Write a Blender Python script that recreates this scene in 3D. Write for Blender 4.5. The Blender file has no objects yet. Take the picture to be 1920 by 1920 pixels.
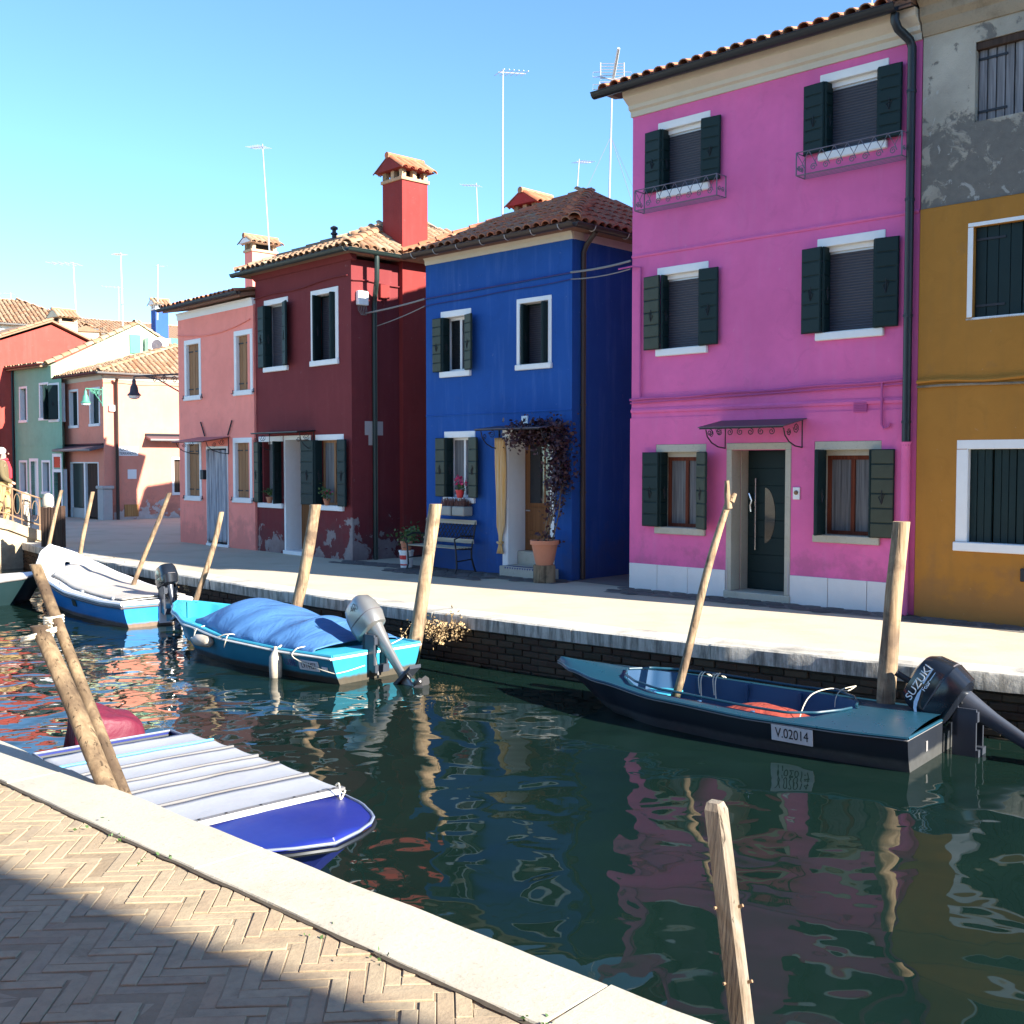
import bpy, bmesh, math, random
from mathutils import Vector, Matrix, noise as mnoise
R = math.radians
random.seed(7)
SC = bpy.context.scene
COL = SC.collection

# ------------------------------------------------------------------ camera, sky, sun, exposure
EYE, FOC = 1.75, 2071.0                       # eye height above the pavement, focal length in px of the 1920 px photograph
PITCH = math.atan(92 / FOC)
cam = bpy.data.cameras.new('camera'); cam_o = bpy.data.objects.new('camera', cam); COL.objects.link(cam_o)
cam.sensor_width = 36; cam.lens = 36 * FOC / 1920; cam.clip_start = .05; cam.clip_end = 2000
cam_o.location = (0, 0, EYE); cam_o.rotation_euler = (R(90) - PITCH, 0, 0)
SC.camera = cam_o
SUN_EL, SUN_AZ = R(26), R(125)                # azimuth clockwise from +Y
to_sun = Vector((math.sin(SUN_AZ) * math.cos(SUN_EL), math.cos(SUN_AZ) * math.cos(SUN_EL), math.sin(SUN_EL)))
world = bpy.data.worlds.new('World'); SC.world = world; world.use_nodes = True
wn = world.node_tree.nodes; wl = world.node_tree.links
sky = wn.new('ShaderNodeTexSky'); sky.sky_type = 'NISHITA'; sky.sun_disc = False
sky.sun_elevation = SUN_EL; sky.sun_rotation = SUN_AZ; sky.altitude = 0
sky.air_density = .65; sky.dust_density = 0; sky.ozone_density = 4.6
bg = wn['Background']; bg.inputs['Strength'].default_value = .12
grade = wn.new('ShaderNodeMix'); grade.data_type = 'RGBA'; grade.blend_type = 'MULTIPLY'; grade.inputs[0].default_value = 1   # white balance of the whole sky
grade.inputs[7].default_value = (.86, .96, .90, 1); wl.new(sky.outputs[0], grade.inputs[6]); wl.new(grade.outputs[2], bg.inputs['Color'])
sun = bpy.data.lights.new('sun', 'SUN'); sun.energy = 5.0; sun.angle = R(.53); sun.color = (1, .93, .8)
sun_o = bpy.data.objects.new('sun', sun); COL.objects.link(sun_o); sun_o.location = (30, -20, 30)
sun_o.rotation_euler = to_sun.to_track_quat('Z', 'Y').to_euler()
SC.view_settings.view_transform = 'Standard'; SC.view_settings.look = 'None'
SC.view_settings.exposure = 1.85; SC.view_settings.gamma = 1.0
SC.view_settings.use_curve_mapping = False
SC.render.engine = 'CYCLES'
SC.cycles.max_bounces = 8; SC.cycles.diffuse_bounces = 4; SC.cycles.glossy_bounces = 4
SC.cycles.use_denoising = True

# ------------------------------------------------------------------ helpers
def ray(px, py):
    x = (px - 960) / FOC; z = -(py - 960) / FOC; c, s = math.cos(PITCH), math.sin(PITCH)
    return Vector((x, c + z * s, -s + z * c))
def at(px, py, Y):                            # the place seen at that pixel, Y metres ahead
    d = ray(px, py); return Vector((0, 0, EYE)) + d * (Y / d.y)
def ground(px, py, z=0):
    d = ray(px, py); return Vector((0, 0, EYE)) + d * ((z - EYE) / d.z)

def link(o, parent=None):
    COL.objects.link(o)
    if parent: o.parent = parent
    return o
def tag(o, label, cat=None, group=None, kind=None):
    o['label'] = label
    if cat: o['category'] = cat
    if group: o['group'] = group
    if kind: o['kind'] = kind
    return o
def thing(name, label, cat, loc=(0, 0, 0), rotz=0, group=None):
    o = bpy.data.objects.new(name, None); o.empty_display_size = .2; link(o)
    o.location = loc; o.rotation_euler = (0, 0, rotz)
    return tag(o, label, cat, group)

class MB:
    def __init__(s): s.v = []; s.f = []; s.M = None
    def add(s, vs, fs):
        n = len(s.v)
        s.v += [tuple(s.M @ Vector(p)) if s.M else tuple(p) for p in vs]
        s.f += [tuple(i + n for i in q) for q in fs]; return s
    def quad(s, a, b, c, d): return s.add([a, b, c, d], [(0, 1, 2, 3)])
    def box(s, x0, x1, y0, y1, z0, z1):
        return s.add([(x0, y0, z0), (x1, y0, z0), (x1, y1, z0), (x0, y1, z0), (x0, y0, z1), (x1, y0, z1), (x1, y1, z1), (x0, y1, z1)],
                     [(3, 2, 1, 0), (4, 5, 6, 7), (0, 1, 5, 4), (1, 2, 6, 5), (2, 3, 7, 6), (3, 0, 4, 7)])
    def cbox(s, x0, x1, y0, y1, z0, z1, b=.008):
        b = min(b, (x1 - x0) * .3, (y1 - y0) * .3, (z1 - z0) * .3)
        X = (x0, x1); Y = (y0, y1); Z = (z0, z1); V = []; idx = {}
        for i in (0, 1):
            for j in (0, 1):
                for k in (0, 1):
                    sx, sy, sz = (b, -b)[i], (b, -b)[j], (b, -b)[k]
                    for ax, p in enumerate(((X[i], Y[j] + sy, Z[k] + sz), (X[i] + sx, Y[j], Z[k] + sz), (X[i] + sx, Y[j] + sy, Z[k]))):
                        idx[i, j, k, ax] = len(V); V.append(p)
        F = []
        for i in (0, 1): F.append([idx[i, j, k, 0] for j, k in ((0, 0), (0, 1), (1, 1), (1, 0))][::(1 if i == 0 else -1)])
        for j in (0, 1): F.append([idx[i, j, k, 1] for i, k in ((0, 0), (1, 0), (1, 1), (0, 1))][::(1 if j == 0 else -1)])
        for k in (0, 1): F.append([idx[i, j, k, 2] for i, j in ((0, 0), (0, 1), (1, 1), (1, 0))][::(1 if k == 0 else -1)])
        for j in (0, 1):
            for k in (0, 1): F.append([idx[0, j, k, 1], idx[0, j, k, 2], idx[1, j, k, 2], idx[1, j, k, 1]])
        for i in (0, 1):
            for k in (0, 1): F.append([idx[i, 0, k, 0], idx[i, 0, k, 2], idx[i, 1, k, 2], idx[i, 1, k, 0]])
        for i in (0, 1):
            for j in (0, 1): F.append([idx[i, j, 0, 0], idx[i, j, 0, 1], idx[i, j, 1, 1], idx[i, j, 1, 0]])
        for i in (0, 1):
            for j in (0, 1):
                for k in (0, 1): F.append([idx[i, j, k, 0], idx[i, j, k, 1], idx[i, j, k, 2]])
        return s.add(V, F)
    def tube(s, pts, r, seg=8, cap=True, closed=False):
        pts = [Vector(p) for p in pts]; n = len(pts); V = []; F = []; up = None
        for i, p in enumerate(pts):
            if closed: d = pts[(i + 1) % n] - pts[i - 1]
            else: d = pts[min(i + 1, n - 1)] - pts[max(i - 1, 0)]
            d.normalize()
            if up is None: up = Vector((0, 0, 1)) if abs(d.z) < .9 else Vector((1, 0, 0))
            a = d.cross(up)
            if a.length < 1e-6: a = d.orthogonal()
            a.normalize(); b = a.cross(d).normalized(); up = b
            rr = r[i] if isinstance(r, (list, tuple)) else r
            for k in range(seg):
                t = 2 * math.pi * k / seg; V.append(p + a * (rr * math.cos(t)) + b * (rr * math.sin(t)))
        for i in range(n if closed else n - 1):
            j = (i + 1) % n
            for k in range(seg): F.append((i * seg + k, i * seg + (k + 1) % seg, j * seg + (k + 1) % seg, j * seg + k))
        if cap and not closed: F.append(tuple(range(seg))[::-1]); F.append(tuple((n - 1) * seg + k for k in range(seg)))
        return s.add(V, F)
    def lathe(s, prof, c=(0, 0, 0), seg=16, cap=True):
        V = []; F = []; n = len(prof)
        for r, z in prof:
            for k in range(seg):
                t = 2 * math.pi * k / seg; V.append((c[0] + r * math.cos(t), c[1] + r * math.sin(t), c[2] + z))
        for i in range(n - 1):
            for k in range(seg): F.append((i * seg + k, i * seg + (k + 1) % seg, (i + 1) * seg + (k + 1) % seg, (i + 1) * seg + k))
        if cap: F.append(tuple(range(seg))[::-1]); F.append(tuple((n - 1) * seg + k for k in range(seg)))
        return s.add(V, F)
    def prism(s, poly, y0, y1):               # polygon in x,z swept along y
        n = len(poly)
        return s.add([(x, y0, z) for x, z in poly] + [(x, y1, z) for x, z in poly],
                     [tuple(range(n)), tuple(range(2 * n - 1, n - 1, -1))] + [(i + n, (i + 1) % n + n, (i + 1) % n, i) for i in range(n)])
    def grid(s, nu, nv, fn, closed_u=False):
        V = [fn(i / (nu if closed_u else max(1, nu)), j / nv) for i in range(nu + (0 if closed_u else 1)) for j in range(nv + 1)]
        F = []; N = nu if closed_u else nu + 1
        for i in range(nu):
            for j in range(nv):
                a = (i % N) * (nv + 1) + j; b = ((i + 1) % N) * (nv + 1) + j
                F.append((a, b, b + 1, a + 1))
        return s.add(V, F)
    def mesh(s, name, mat, smooth=None):
        me = bpy.data.meshes.new(name); me.from_pydata(s.v, [], s.f); me.validate(); me.update()
        bm = bmesh.new(); bm.from_mesh(me); bmesh.ops.recalc_face_normals(bm, faces=bm.faces); bm.to_mesh(me); bm.free()
        if mat: me.materials.append(mat)
        if smooth is not None:
            me.shade_smooth()
            if smooth > 0: me.set_sharp_from_angle(angle=R(smooth))
        return me
    def build(s, name, mat, parent=None, frame=None, smooth=None, label=None, kind=None):
        o = bpy.data.objects.new(name, s.mesh(name, mat, smooth)); link(o, parent)
        if frame is not None: o.matrix_local = frame
        if label: o['label'] = label
        if kind: o['kind'] = kind
        return o
def inst(name, me, parent, M):
    o = bpy.data.objects.new(name, me); link(o, parent); o.matrix_local = M; return o
def frame(x, y, z=0, rz=0): return Matrix.Translation((x, y, z)) @ Matrix.Rotation(rz, 4, 'Z')
def lerp(a, b, t): return a + (b - a) * t
def interp(xs, ys, x):
    if x <= xs[0]: return ys[0]
    for i in range(len(xs) - 1):
        if x <= xs[i + 1]:
            t = (x - xs[i]) / (xs[i + 1] - xs[i]); t2 = t * t * (3 - 2 * t) * .5 + t * .5
            return lerp(ys[i], ys[i + 1], t2)
    return ys[-1]
def text(name, body, size, mat, parent, M, ex=.001, align='CENTER', sx=1.0):
    cu = bpy.data.curves.new(name, 'FONT'); cu.body = body; cu.size = size; cu.align_x = align; cu.align_y = 'CENTER'; cu.extrude = ex
    t = bpy.data.objects.new('tmp', cu); COL.objects.link(t)
    dg = bpy.context.evaluated_depsgraph_get(); me = bpy.data.meshes.new_from_object(t.evaluated_get(dg))
    bpy.data.objects.remove(t); me.materials.clear(); me.materials.append(mat); me.name = name
    o = bpy.data.objects.new(name, me); link(o, parent); o.matrix_local = M @ Matrix.Diagonal((sx, 1, 1, 1)); return o

# ------------------------------------------------------------------ materials
class N:
    def __init__(s, name):
        s.m = bpy.data.materials.new(name); s.m.use_nodes = True; s.t = s.m.node_tree; s.n = s.t.nodes; s.b = s.n['Principled BSDF']; s._co = None
    def new(s, typ, **kw):
        nd = s.n.new(typ)
        for k, v in kw.items(): setattr(nd, k, v)
        return nd
    def lk(s, a, b): s.t.links.new(a, b)
    def co(s, kind='Object'):
        if s._co is None: s._co = s.new('ShaderNodeTexCoord')
        return s._co.outputs[kind]
    def noise(s, scale, detail=3, rough=.55, vec=None, dist=0):
        nd = s.new('ShaderNodeTexNoise'); nd.inputs['Scale'].default_value = scale; nd.inputs['Detail'].default_value = detail
        nd.inputs['Roughness'].default_value = rough; nd.inputs['Distortion'].default_value = dist
        s.lk(vec if vec is not None else s.co(), nd.inputs['Vector']); return nd.outputs['Fac']
    def stretch(s, sc, kind='Object'):
        mp = s.new('ShaderNodeMapping'); mp.inputs['Scale'].default_value = sc; s.lk(s.co(kind), mp.inputs['Vector']); return mp.outputs[0]
    def ramp(s, fac, stops):
        r = s.new('ShaderNodeValToRGB'); cr = r.color_ramp
        while len(cr.elements) < len(stops): cr.elements.new(.5)
        for e, (p, c) in zip(cr.elements, stops):
            e.position = p; e.color = (c, c, c, 1) if isinstance(c, (int, float)) else (*c, 1)
        s.lk(fac, r.inputs['Fac']); return r.outputs['Color']
    def mix(s, fac, a, b, typ='MIX'):
        m = s.new('ShaderNodeMix', data_type='RGBA', blend_type=typ)
        for sock, v in ((m.inputs[0], fac), (m.inputs[6], a), (m.inputs[7], b)):
            if hasattr(v, 'links'): s.lk(v, sock)
            elif isinstance(v, (int, float)): sock.default_value = v if sock.type == 'VALUE' else (v, v, v, 1)
            else: sock.default_value = (*v, 1)
        return m.outputs[2]
    def math(s, op, a, b=0.0, c=0.0, clamp=False):
        m = s.new('ShaderNodeMath', operation=op); m.use_clamp = clamp
        for i, v in enumerate((a, b, c)):
            if hasattr(v, 'links'): s.lk(v, m.inputs[i])
            else: m.inputs[i].default_value = v
        return m.outputs[0]
    def xyz(s, kind='Object'):
        sp = s.new('ShaderNodeSeparateXYZ'); s.lk(s.co(kind), sp.inputs[0]); return sp.outputs
    def rco(s):                               # object coordinates shifted by a random amount, so that copies differ
        vm = s.new('ShaderNodeVectorMath', operation='ADD'); cx = s.new('ShaderNodeCombineXYZ'); k = s.math('MULTIPLY', s.rnd(), 53.0)
        for i in range(3): s.lk(k, cx.inputs[i])
        s.lk(s.co(), vm.inputs[0]); s.lk(cx.outputs[0], vm.inputs[1]); return vm.outputs[0]
    def rnd(s): return s.new('ShaderNodeObjectInfo').outputs['Random']
    def bump(s, h, dist=.01, strength=1.0):
        b = s.new('ShaderNodeBump'); b.inputs['Distance'].default_value = dist; b.inputs['Strength'].default_value = strength
        s.lk(h, b.inputs['Height']); s.lk(b.outputs[0], s.b.inputs['Normal']); return b
    def out(s, color=None, rough=.8, metal=0, spec=.5, ior=None):
        if color is not None:
            if hasattr(color, 'links'): s.lk(color, s.b.inputs['Base Color'])
            else: s.b.inputs['Base Color'].default_value = (*color, 1)
        if hasattr(rough, 'links'): s.lk(rough, s.b.inputs['Roughness'])
        else: s.b.inputs['Roughness'].default_value = rough
        s.b.inputs['Metallic'].default_value = metal; s.b.inputs['Specular IOR Level'].default_value = spec
        if ior: s.b.inputs['IOR'].default_value = ior
        return s.m
def sc(c, k): return tuple(min(1, v * k) for v in c)
def stucco(name, col, peel=None, peel_amt=.5, peel_h=1.0, streak=.12, fade=None):
    n = N(name)
    big = n.noise(.9, 4, .6); med = n.noise(5, 4, .6); st = n.noise(2.2, 4, .6, vec=n.stretch((3.5, 3.5, .35)))
    c = n.mix(n.ramp(big, [(.3, 0), (.75, 1)]), sc(col, .88), sc(col, 1.1))
    c = n.mix(n.math('MULTIPLY', n.ramp(med, [(.35, 0), (.7, 1)]), .35), c, sc(col, .82))
    c = n.mix(n.math('MULTIPLY', n.ramp(st, [(.52, 0), (.75, 1)]), streak * 2), c, fade or tuple(lerp(v, .6, .35) for v in col))
    c = n.mix(n.math('MULTIPLY', n.ramp(n.noise(15, 5, .7, dist=.6), [(.66, 0), (.72, 1)]), .35), c, tuple(lerp(v, .62, .4) for v in col))
    c = n.mix(n.math('MULTIPLY', n.ramp(n.noise(2.3, 6, .68, dist=1.2), [(.56, 0), (.63, 1)]), .22), c, sc(col, .72))
    dz = n.math('SUBTRACT', 1.0, n.math('MULTIPLY', n.xyz()[2], 1.05), clamp=True)
    c = n.mix(n.math('MULTIPLY', n.ramp(n.math('ADD', n.noise(3.1, 6, .66), n.math('MULTIPLY', dz, .4)), [(.62, 0), (.80, 1)]), .5), c, tuple(lerp(v * .62, .16, .25) for v in col))
    if peel:
        z = n.xyz()[2]
        hm = n.math('SUBTRACT', 1.0, n.math('DIVIDE', z, peel_h), clamp=True)
        pn = n.noise(2.6, 6, .62, dist=.4)
        msk = n.ramp(n.math('ADD', pn, n.math('MULTIPLY', hm, peel_amt)), [(.76, 0), (.785, 1)])
        pc = n.mix(n.noise(9, 4), sc(peel, .7), sc(peel, 1.15))
        c = n.mix(msk, c, pc)
        g = n.ramp(n.math('ADD', n.noise(1.7, 5, .65), n.math('MULTIPLY', hm, .35)), [(.6, 0), (.95, 1)])
        c = n.mix(n.math('MULTIPLY', g, .45), c, sc(col, .55))
        h = n.math('ADD', n.math('MULTIPLY', n.noise(60, 4, .7), .35), n.math('MULTIPLY', msk, -.8))
    else:
        h = n.math('ADD', n.math('MULTIPLY', n.noise(60, 4, .7), .35), n.math('MULTIPLY', n.noise(3, 3), .8))
    n.bump(h, .006, .9)
    return n.out(c, .9, spec=.25)
def plain(name, col, rough=.6, metal=0, var=.12, scale=6, bump=0, bscale=30, spec=.5, dirt=None):
    n = N(name); c = n.mix(n.noise(scale, 4, .6), sc(col, 1 - var), sc(col, 1 + var))
    if dirt: c = n.mix(n.math('MULTIPLY', n.ramp(n.noise(scale * .6, 5, .65), [(.48, 0), (.7, 1)]), dirt[1]), c, dirt[0])
    if bump: n.bump(n.noise(bscale, 4, .6), bump, .8)
    return n.out(c, rough, metal, spec)
def stone(name, col, speck=.5, grime=(.1, .1, .09), gamt=.5, lo=.55, bmp=.008):
    n = N(name); r = n.rnd(); v = n.rco()
    c = n.mix(n.noise(3, 5, .6, vec=v), sc(col, .86), sc(col, 1.06))
    c = n.mix(n.math('MULTIPLY', r, .4), c, sc(col, .85))
    c = n.mix(n.math('MULTIPLY', n.ramp(n.noise(38, 4, .7), [(.56, 0), (.66, 1)]), speck), c, sc(col, .5))
    c = n.mix(n.math('MULTIPLY', n.ramp(n.noise(1.6, 6, .7, vec=v), [(lo, 0), (lo + .22, 1)]), gamt), c, grime)
    n.bump(n.math('ADD', n.noise(38, 5, .7), n.math('MULTIPLY', n.noise(6, 3), .8)), bmp, .7)
    return n.out(c, .85, spec=.3)
def tiles(name, a, b, c_):
    n = N(name); r = n.rnd(); v = n.rco()
    c = n.ramp(r, [(0, a), (.5, b), (1, c_)])
    c = n.mix(n.ramp(n.noise(7, 5, .65, vec=v), [(.4, 0), (.7, .8)]), c, sc(b, .62))
    c = n.mix(n.math('MULTIPLY', n.ramp(n.noise(11, 5, .7, vec=v, dist=.5), [(.54, 0), (.64, 1)]), .65), c, (.22, .20, .15))
    n.bump(n.noise(45, 3, .6), .004, .6)
    return n.out(c, .9, spec=.2)
def wood(name, a, b, axis='Z', sx=14, rough=.8, grey=None, gamt=0, wet=False):
    n = N(name); s_ = {'X': (.5, sx, sx), 'Y': (sx, .5, sx), 'Z': (sx, sx, .5)}[axis]
    g = n.noise(2.0, 6, .65, vec=n.stretch(s_), dist=.6)
    c = n.mix(n.ramp(g, [(.35, 0), (.7, 1)]), a, b)
    c = n.mix(n.math('MULTIPLY', n.rnd(), .3), c, sc(a, .8))
    if grey: c = n.mix(n.math('MULTIPLY', n.ramp(n.noise(3.2, 5, .6, dist=.8), [(.42, 0), (.62, 1)]), gamt), c, grey)
    if wet:                                   # dark weed where the timber stands in the water
        gz = n.new('ShaderNodeSeparateXYZ'); n.lk(n.new('ShaderNodeNewGeometry').outputs['Position'], gz.inputs[0])
        wm = n.ramp(n.math('SUBTRACT', n.math('MULTIPLY_ADD', n.noise(9, 4), .25, -.40), gz.outputs[2]), [(.0, 0), (.10, 1)]); c = n.mix(wm, c, (.035, .04, .022))
        ck = n.noise(1.0, 4, .6, vec=n.stretch((34, 34, 1.1)), dist=.4); c = n.mix(n.math('MULTIPLY', n.ramp(ck, [(.60, 0), (.66, 1)]), .8), c, sc(a, .3)); g = n.math('SUBTRACT', g, n.math('MULTIPLY', n.ramp(ck, [(.60, 0), (.66, 1)]), .8))
    n.bump(g, .006, .8)
    return n.out(c, rough, spec=.3)

def streaked(name, col, *a, **k):              # kerb stone with dark runs down its face
    m = stone(name, col, *a, **k); n = N.__new__(N); n.m = m; n.t = m.node_tree; n.n = n.t.nodes; n.b = n.n['Principled BSDF']; n._co = None
    src = n.b.inputs['Base Color'].links[0].from_socket
    st = n.noise(1.0, 5, .7, vec=n.stretch((16, 16, 1.6))); g = n.new('ShaderNodeNewGeometry'); sp = n.new('ShaderNodeSeparateXYZ'); n.lk(g.outputs['Normal'], sp.inputs[0])
    side = n.math('SUBTRACT', 1.0, n.math('ABSOLUTE', sp.outputs[2]), clamp=True)
    c = n.mix(n.math('MULTIPLY', n.math('MULTIPLY', n.ramp(st, [(.42, 0), (.62, 1)]), .8), side), src, (.085, .082, .07)); n.lk(c, n.b.inputs['Base Color']); return m
M = {}
M['pink'] = stucco('pink_stucco', (.72, .145, .36), streak=.08, fade=(.60, .24, .44))
M['pink_trim'] = plain('pink_painted_trim', (.46, .09, .27), .8, var=.08, spec=.25)
M['ochre'] = stucco('ochre_stucco', (.41, .18, .033), streak=.12, fade=(.24, .13, .04))
M['blue'] = stucco('blue_stucco', (.015, .08, .31), streak=.06, fade=(.2, .32, .6))
M['dred'] = stucco('dark_red_stucco', (.18, .032, .036), peel=(.33, .28, .27), peel_amt=.31, peel_h=1.6, streak=.05, fade=(.3, .1, .1))
M['salmon'] = stucco('salmon_stucco', (.95, .30, .24), streak=.04)
M['corte'] = stucco('peach_stucco', (.72, .27, .19), peel=(.62, .58, .55), peel_amt=.34, peel_h=1.1, streak=.06)
M['green'] = stucco('sage_green_stucco', (.22, .42, .31), streak=.06)
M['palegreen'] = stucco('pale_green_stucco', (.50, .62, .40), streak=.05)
M['farred'] = stucco('brick_red_stucco', (.38, .065, .052), streak=.04)
M['cream'] = stucco('cream_stucco', (.80, .68, .48), streak=.15, fade=(.5, .4, .28))
M['offwhite'] = stucco('off_white_stucco', (.82, .78, .70), streak=.06)
def grey_render():
    n = N('grey_cement_render')
    z = n.xyz()[2]
    c = n.mix(n.ramp(n.noise(1.4, 5, .6), [(.35, 0), (.7, 1)]), (.30, .265, .215), (.47, .41, .33))
    low = n.math('SUBTRACT', 1.0, n.math('MULTIPLY', n.math('SUBTRACT', z, 4.9), 1.1), clamp=True)
    m = n.ramp(n.math('ADD', n.noise(3.4, 7, .68, dist=.5), n.math('MULTIPLY', low, .22)), [(.58, 0), (.64, 1)])
    c = n.mix(m, c, n.mix(n.noise(11, 5, .6), (.12, .108, .095), (.21, .19, .165)))
    m2 = n.ramp(n.noise(4.6, 6, .66, dist=.8), [(.61, 0), (.64, 1)])
    c = n.mix(n.math('MULTIPLY', m2, .75), c, (.40, .38, .34))
    n.bump(n.math('ADD', n.noise(50, 4, .7), n.math('MULTIPLY', m, -.8)), .007, .9)
    return n.out(c, .95, spec=.2)
M['grey'] = grey_render()
M['cornice'] = stone('cream_cornice', (.62, .55, .45), .1, gamt=.15)
M['brown_cornice'] = stone('stained_cornice', (.34, .27, .19), .3, grime=(.1, .075, .05), gamt=.8, lo=.45)
M['white'] = plain('white_stone_paint', (.78, .77, .76), .7, var=.06, scale=9, bump=.002, spec=.3)
M['istria'] = stone('white_istrian_stone', (.47, .435, .36), .4, grime=(.32, .275, .20), gamt=.5, lo=.5, bmp=.004)
M['istria_far'] = streaked('grey_weathered_curb_stone', (.54, .51, .45), .35, grime=(.10, .10, .095), gamt=.75, lo=.5)
M['marble'] = stone('pale_marble', (.74, .72, .71), .04, gamt=.12, grime=(.45, .43, .42))
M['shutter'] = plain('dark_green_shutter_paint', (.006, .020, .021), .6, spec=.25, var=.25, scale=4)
M['shutter_pale'] = plain('reflected_light_shutter_paint', (.05, .058, .04), .6, spec=.25, var=.25, scale=8)  # paler copy of the shutter green, reflected light painted into its colour
M['iron'] = plain('dark_wrought_iron', (.022, .023, .03), .6, .3)
M['iron_grey'] = plain('grey_painted_iron', (.14, .13, .17), .6, .2)
M['gutter'] = plain('dark_painted_gutter', (.016, .02, .026), .4, .3, spec=.5)
M['gutter_green'] = plain('green_black_gutter', (.02, .035, .033), .4, .2)
M['gutter_brown'] = plain('brown_gutter', (.05, .032, .026), .5, .2)
M['strap'] = plain('pale_gutter_strap', (.45, .42, .40), .6, .2)
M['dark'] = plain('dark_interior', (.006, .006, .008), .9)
M['blind'] = None
def blind():
    n = N('grey_roller_blind'); w = n.new('ShaderNodeTexWave', bands_direction='Z'); w.inputs['Scale'].default_value = 9.5
    n.lk(n.co(), w.inputs['Vector']); c = n.mix(w.outputs['Fac'], (.03, .029, .04), (.058, .055, .072)); n.bump(w.outputs['Fac'], .006)
    return n.out(c, .55)
M['blind'] = blind()
def glass():
    n = N('window_glass'); n.bump(n.noise(3, 2), .004, .4); return n.out((.015, .017, .02), .06, spec=.8)
M['glass'] = glass()
def curtain_mat(name, a, b, sx=40, stripes=None):
    n = N(name); g = n.noise(1.0, 4, .6, vec=n.stretch((sx, sx, 1.2)))
    c = n.mix(n.ramp(g, [(.3, 0), (.7, 1)]), a, b)
    n.bump(g, .01, .6); return n.out(c, .9, spec=.2)
M['lace'] = curtain_mat('lace_curtain', (.08, .08, .085), (.22, .22, .225))
M['drape_grey'] = curtain_mat('grey_striped_curtain', (.16, .17, .20), (.52, .53, .57), 26)
M['drape_yellow'] = curtain_mat('yellow_striped_curtain', (.60, .30, .05), (.70, .55, .36), 22)
M['redwood'] = wood('red_brown_window_wood', (.10, .022, .012), (.20, .05, .022))
M['doorwood'] = wood('brown_door_wood', (.15, .06, .022), (.30, .13, .05))
M['tanwood'] = wood('tan_shutter_wood', (.26, .13, .06), (.40, .22, .11))
M['greywood'] = wood('weathered_white_planks', (.10, .092, .092), (.36, .34, .35), sx=11)
M['benchwood'] = wood('pale_bench_wood', (.30, .27, .20), (.50, .45, .36), 'X')
M['polewood'] = wood('pale_mooring_pole_wood', (.26, .165, .09), (.52, .385, .25), grey=(.11, .075, .052), gamt=.85, sx=18, wet=True)
M['barkwood'] = wood('barked_pole_wood', (.13, .085, .048), (.31, .22, .13), grey=(.06, .038, .024), gamt=.9, sx=9, wet=True)
M['postwood'] = wood('sawn_post_wood', (.11, .08, .055), (.26, .195, .135), sx=22, grey=(.30, .265, .22), gamt=.6, wet=True)
M['darkwood'] = wood('dark_brown_timber', (.035, .02, .014), (.09, .05, .035))
M['orangewood'] = wood('orange_wet_wood', (.30, .13, .04), (.5, .27, .10))
M['tile'] = tiles('terracotta_roof_tile', (.58, .17, .08), (.46, .17, .09), (.44, .26, .15))
M['tile_old'] = tiles('weathered_roof_tile', (.34, .16, .085), (.38, .24, .15), (.44, .32, .21))
M['pan'] = plain('terracotta_pan_tiles', (.20, .10, .062), .9, var=.35, scale=9, bump=.01, bscale=12)
M['pan_old'] = plain('weathered_pan_tiles', (.26, .16, .10), .9, var=.35, scale=9, bump=.01, bscale=12)
M['concrete'] = plain('fondamenta_concrete', (.53, .45, .335), .9, var=.08, scale=1.2, bump=.004, bscale=25, spec=.2, dirt=((.34, .28, .20), .5))
def cobble_mat():
    n = N('dark_paving_stone'); c = n.ramp(n.rnd(), [(0, (.085, .075, .07)), (.5, (.13, .11, .10)), (1, (.19, .165, .15))])
    c = n.mix(n.noise(12, 4, .6), c, (.09, .08, .078)); n.bump(n.noise(30, 4), .006); return n.out(c, .85, spec=.3)
M['cobble'] = cobble_mat()
def brick_mat(name, stops, bsc=26, dirt=(.17, .13, .1), damt=.5, dust=None):
    n = N(name); v = n.rco(); c = n.ramp(n.rnd(), stops); c = n.mix(n.math('MULTIPLY', n.ramp(n.noise(16, 5, .7, vec=v), [(.45, 0), (.7, 1)]), damt), c, dirt)
    c = n.mix(n.math('MULTIPLY', n.ramp(n.noise(5, 5, .7, vec=v), [(.4, 0), (.7, 1)]), .3), c, sc(stops[1][1], 1.15))
    if dust:                                  # dust and damp lying over many bricks at once
        g = n.new('ShaderNodeNewGeometry').outputs['Position']
        c = n.mix(n.math('MULTIPLY', n.ramp(n.noise(1.3, 6, .65, vec=g), [(.38, 0), (.62, 1)]), .6), c, dust)
        c = n.mix(n.math('MULTIPLY', n.ramp(n.noise(4.5, 6, .7, vec=g, dist=.6), [(.56, 0), (.68, 1)]), .45), c, sc(dust, .5))
    n.bump(n.noise(bsc, 5, .7, vec=v), .005, .9); return n.out(c, .9, spec=.2)
M['paver'] = brick_mat('tan_herringbone_brick', [(0, (.31, .235, .155)), (.2, (.39, .31, .21)), (.5, (.36, .285, .19)), (.72, (.32, .255, .18)), (.9, (.36, .26, .17)), (1, (.28, .21, .145))], dirt=(.16, .125, .095), damt=.5, dust=(.37, .29, .195))
M['earth'] = plain('dark_joint_earth', (.055, .042, .028), .95, var=.4, scale=20, bump=.004)
M['mortar'] = plain('sandy_mortar', (.28, .215, .145), .95, var=.25, scale=12, bump=.006, bscale=40, spec=.15)
M['wallbrick'] = brick_mat('canal_wall_brick', [(0, (.045, .025, .018)), (.4, (.062, .042, .03)), (.7, (.085, .062, .04)), (1, (.032, .028, .02))], dirt=(.05, .05, .035), damt=.7)
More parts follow.
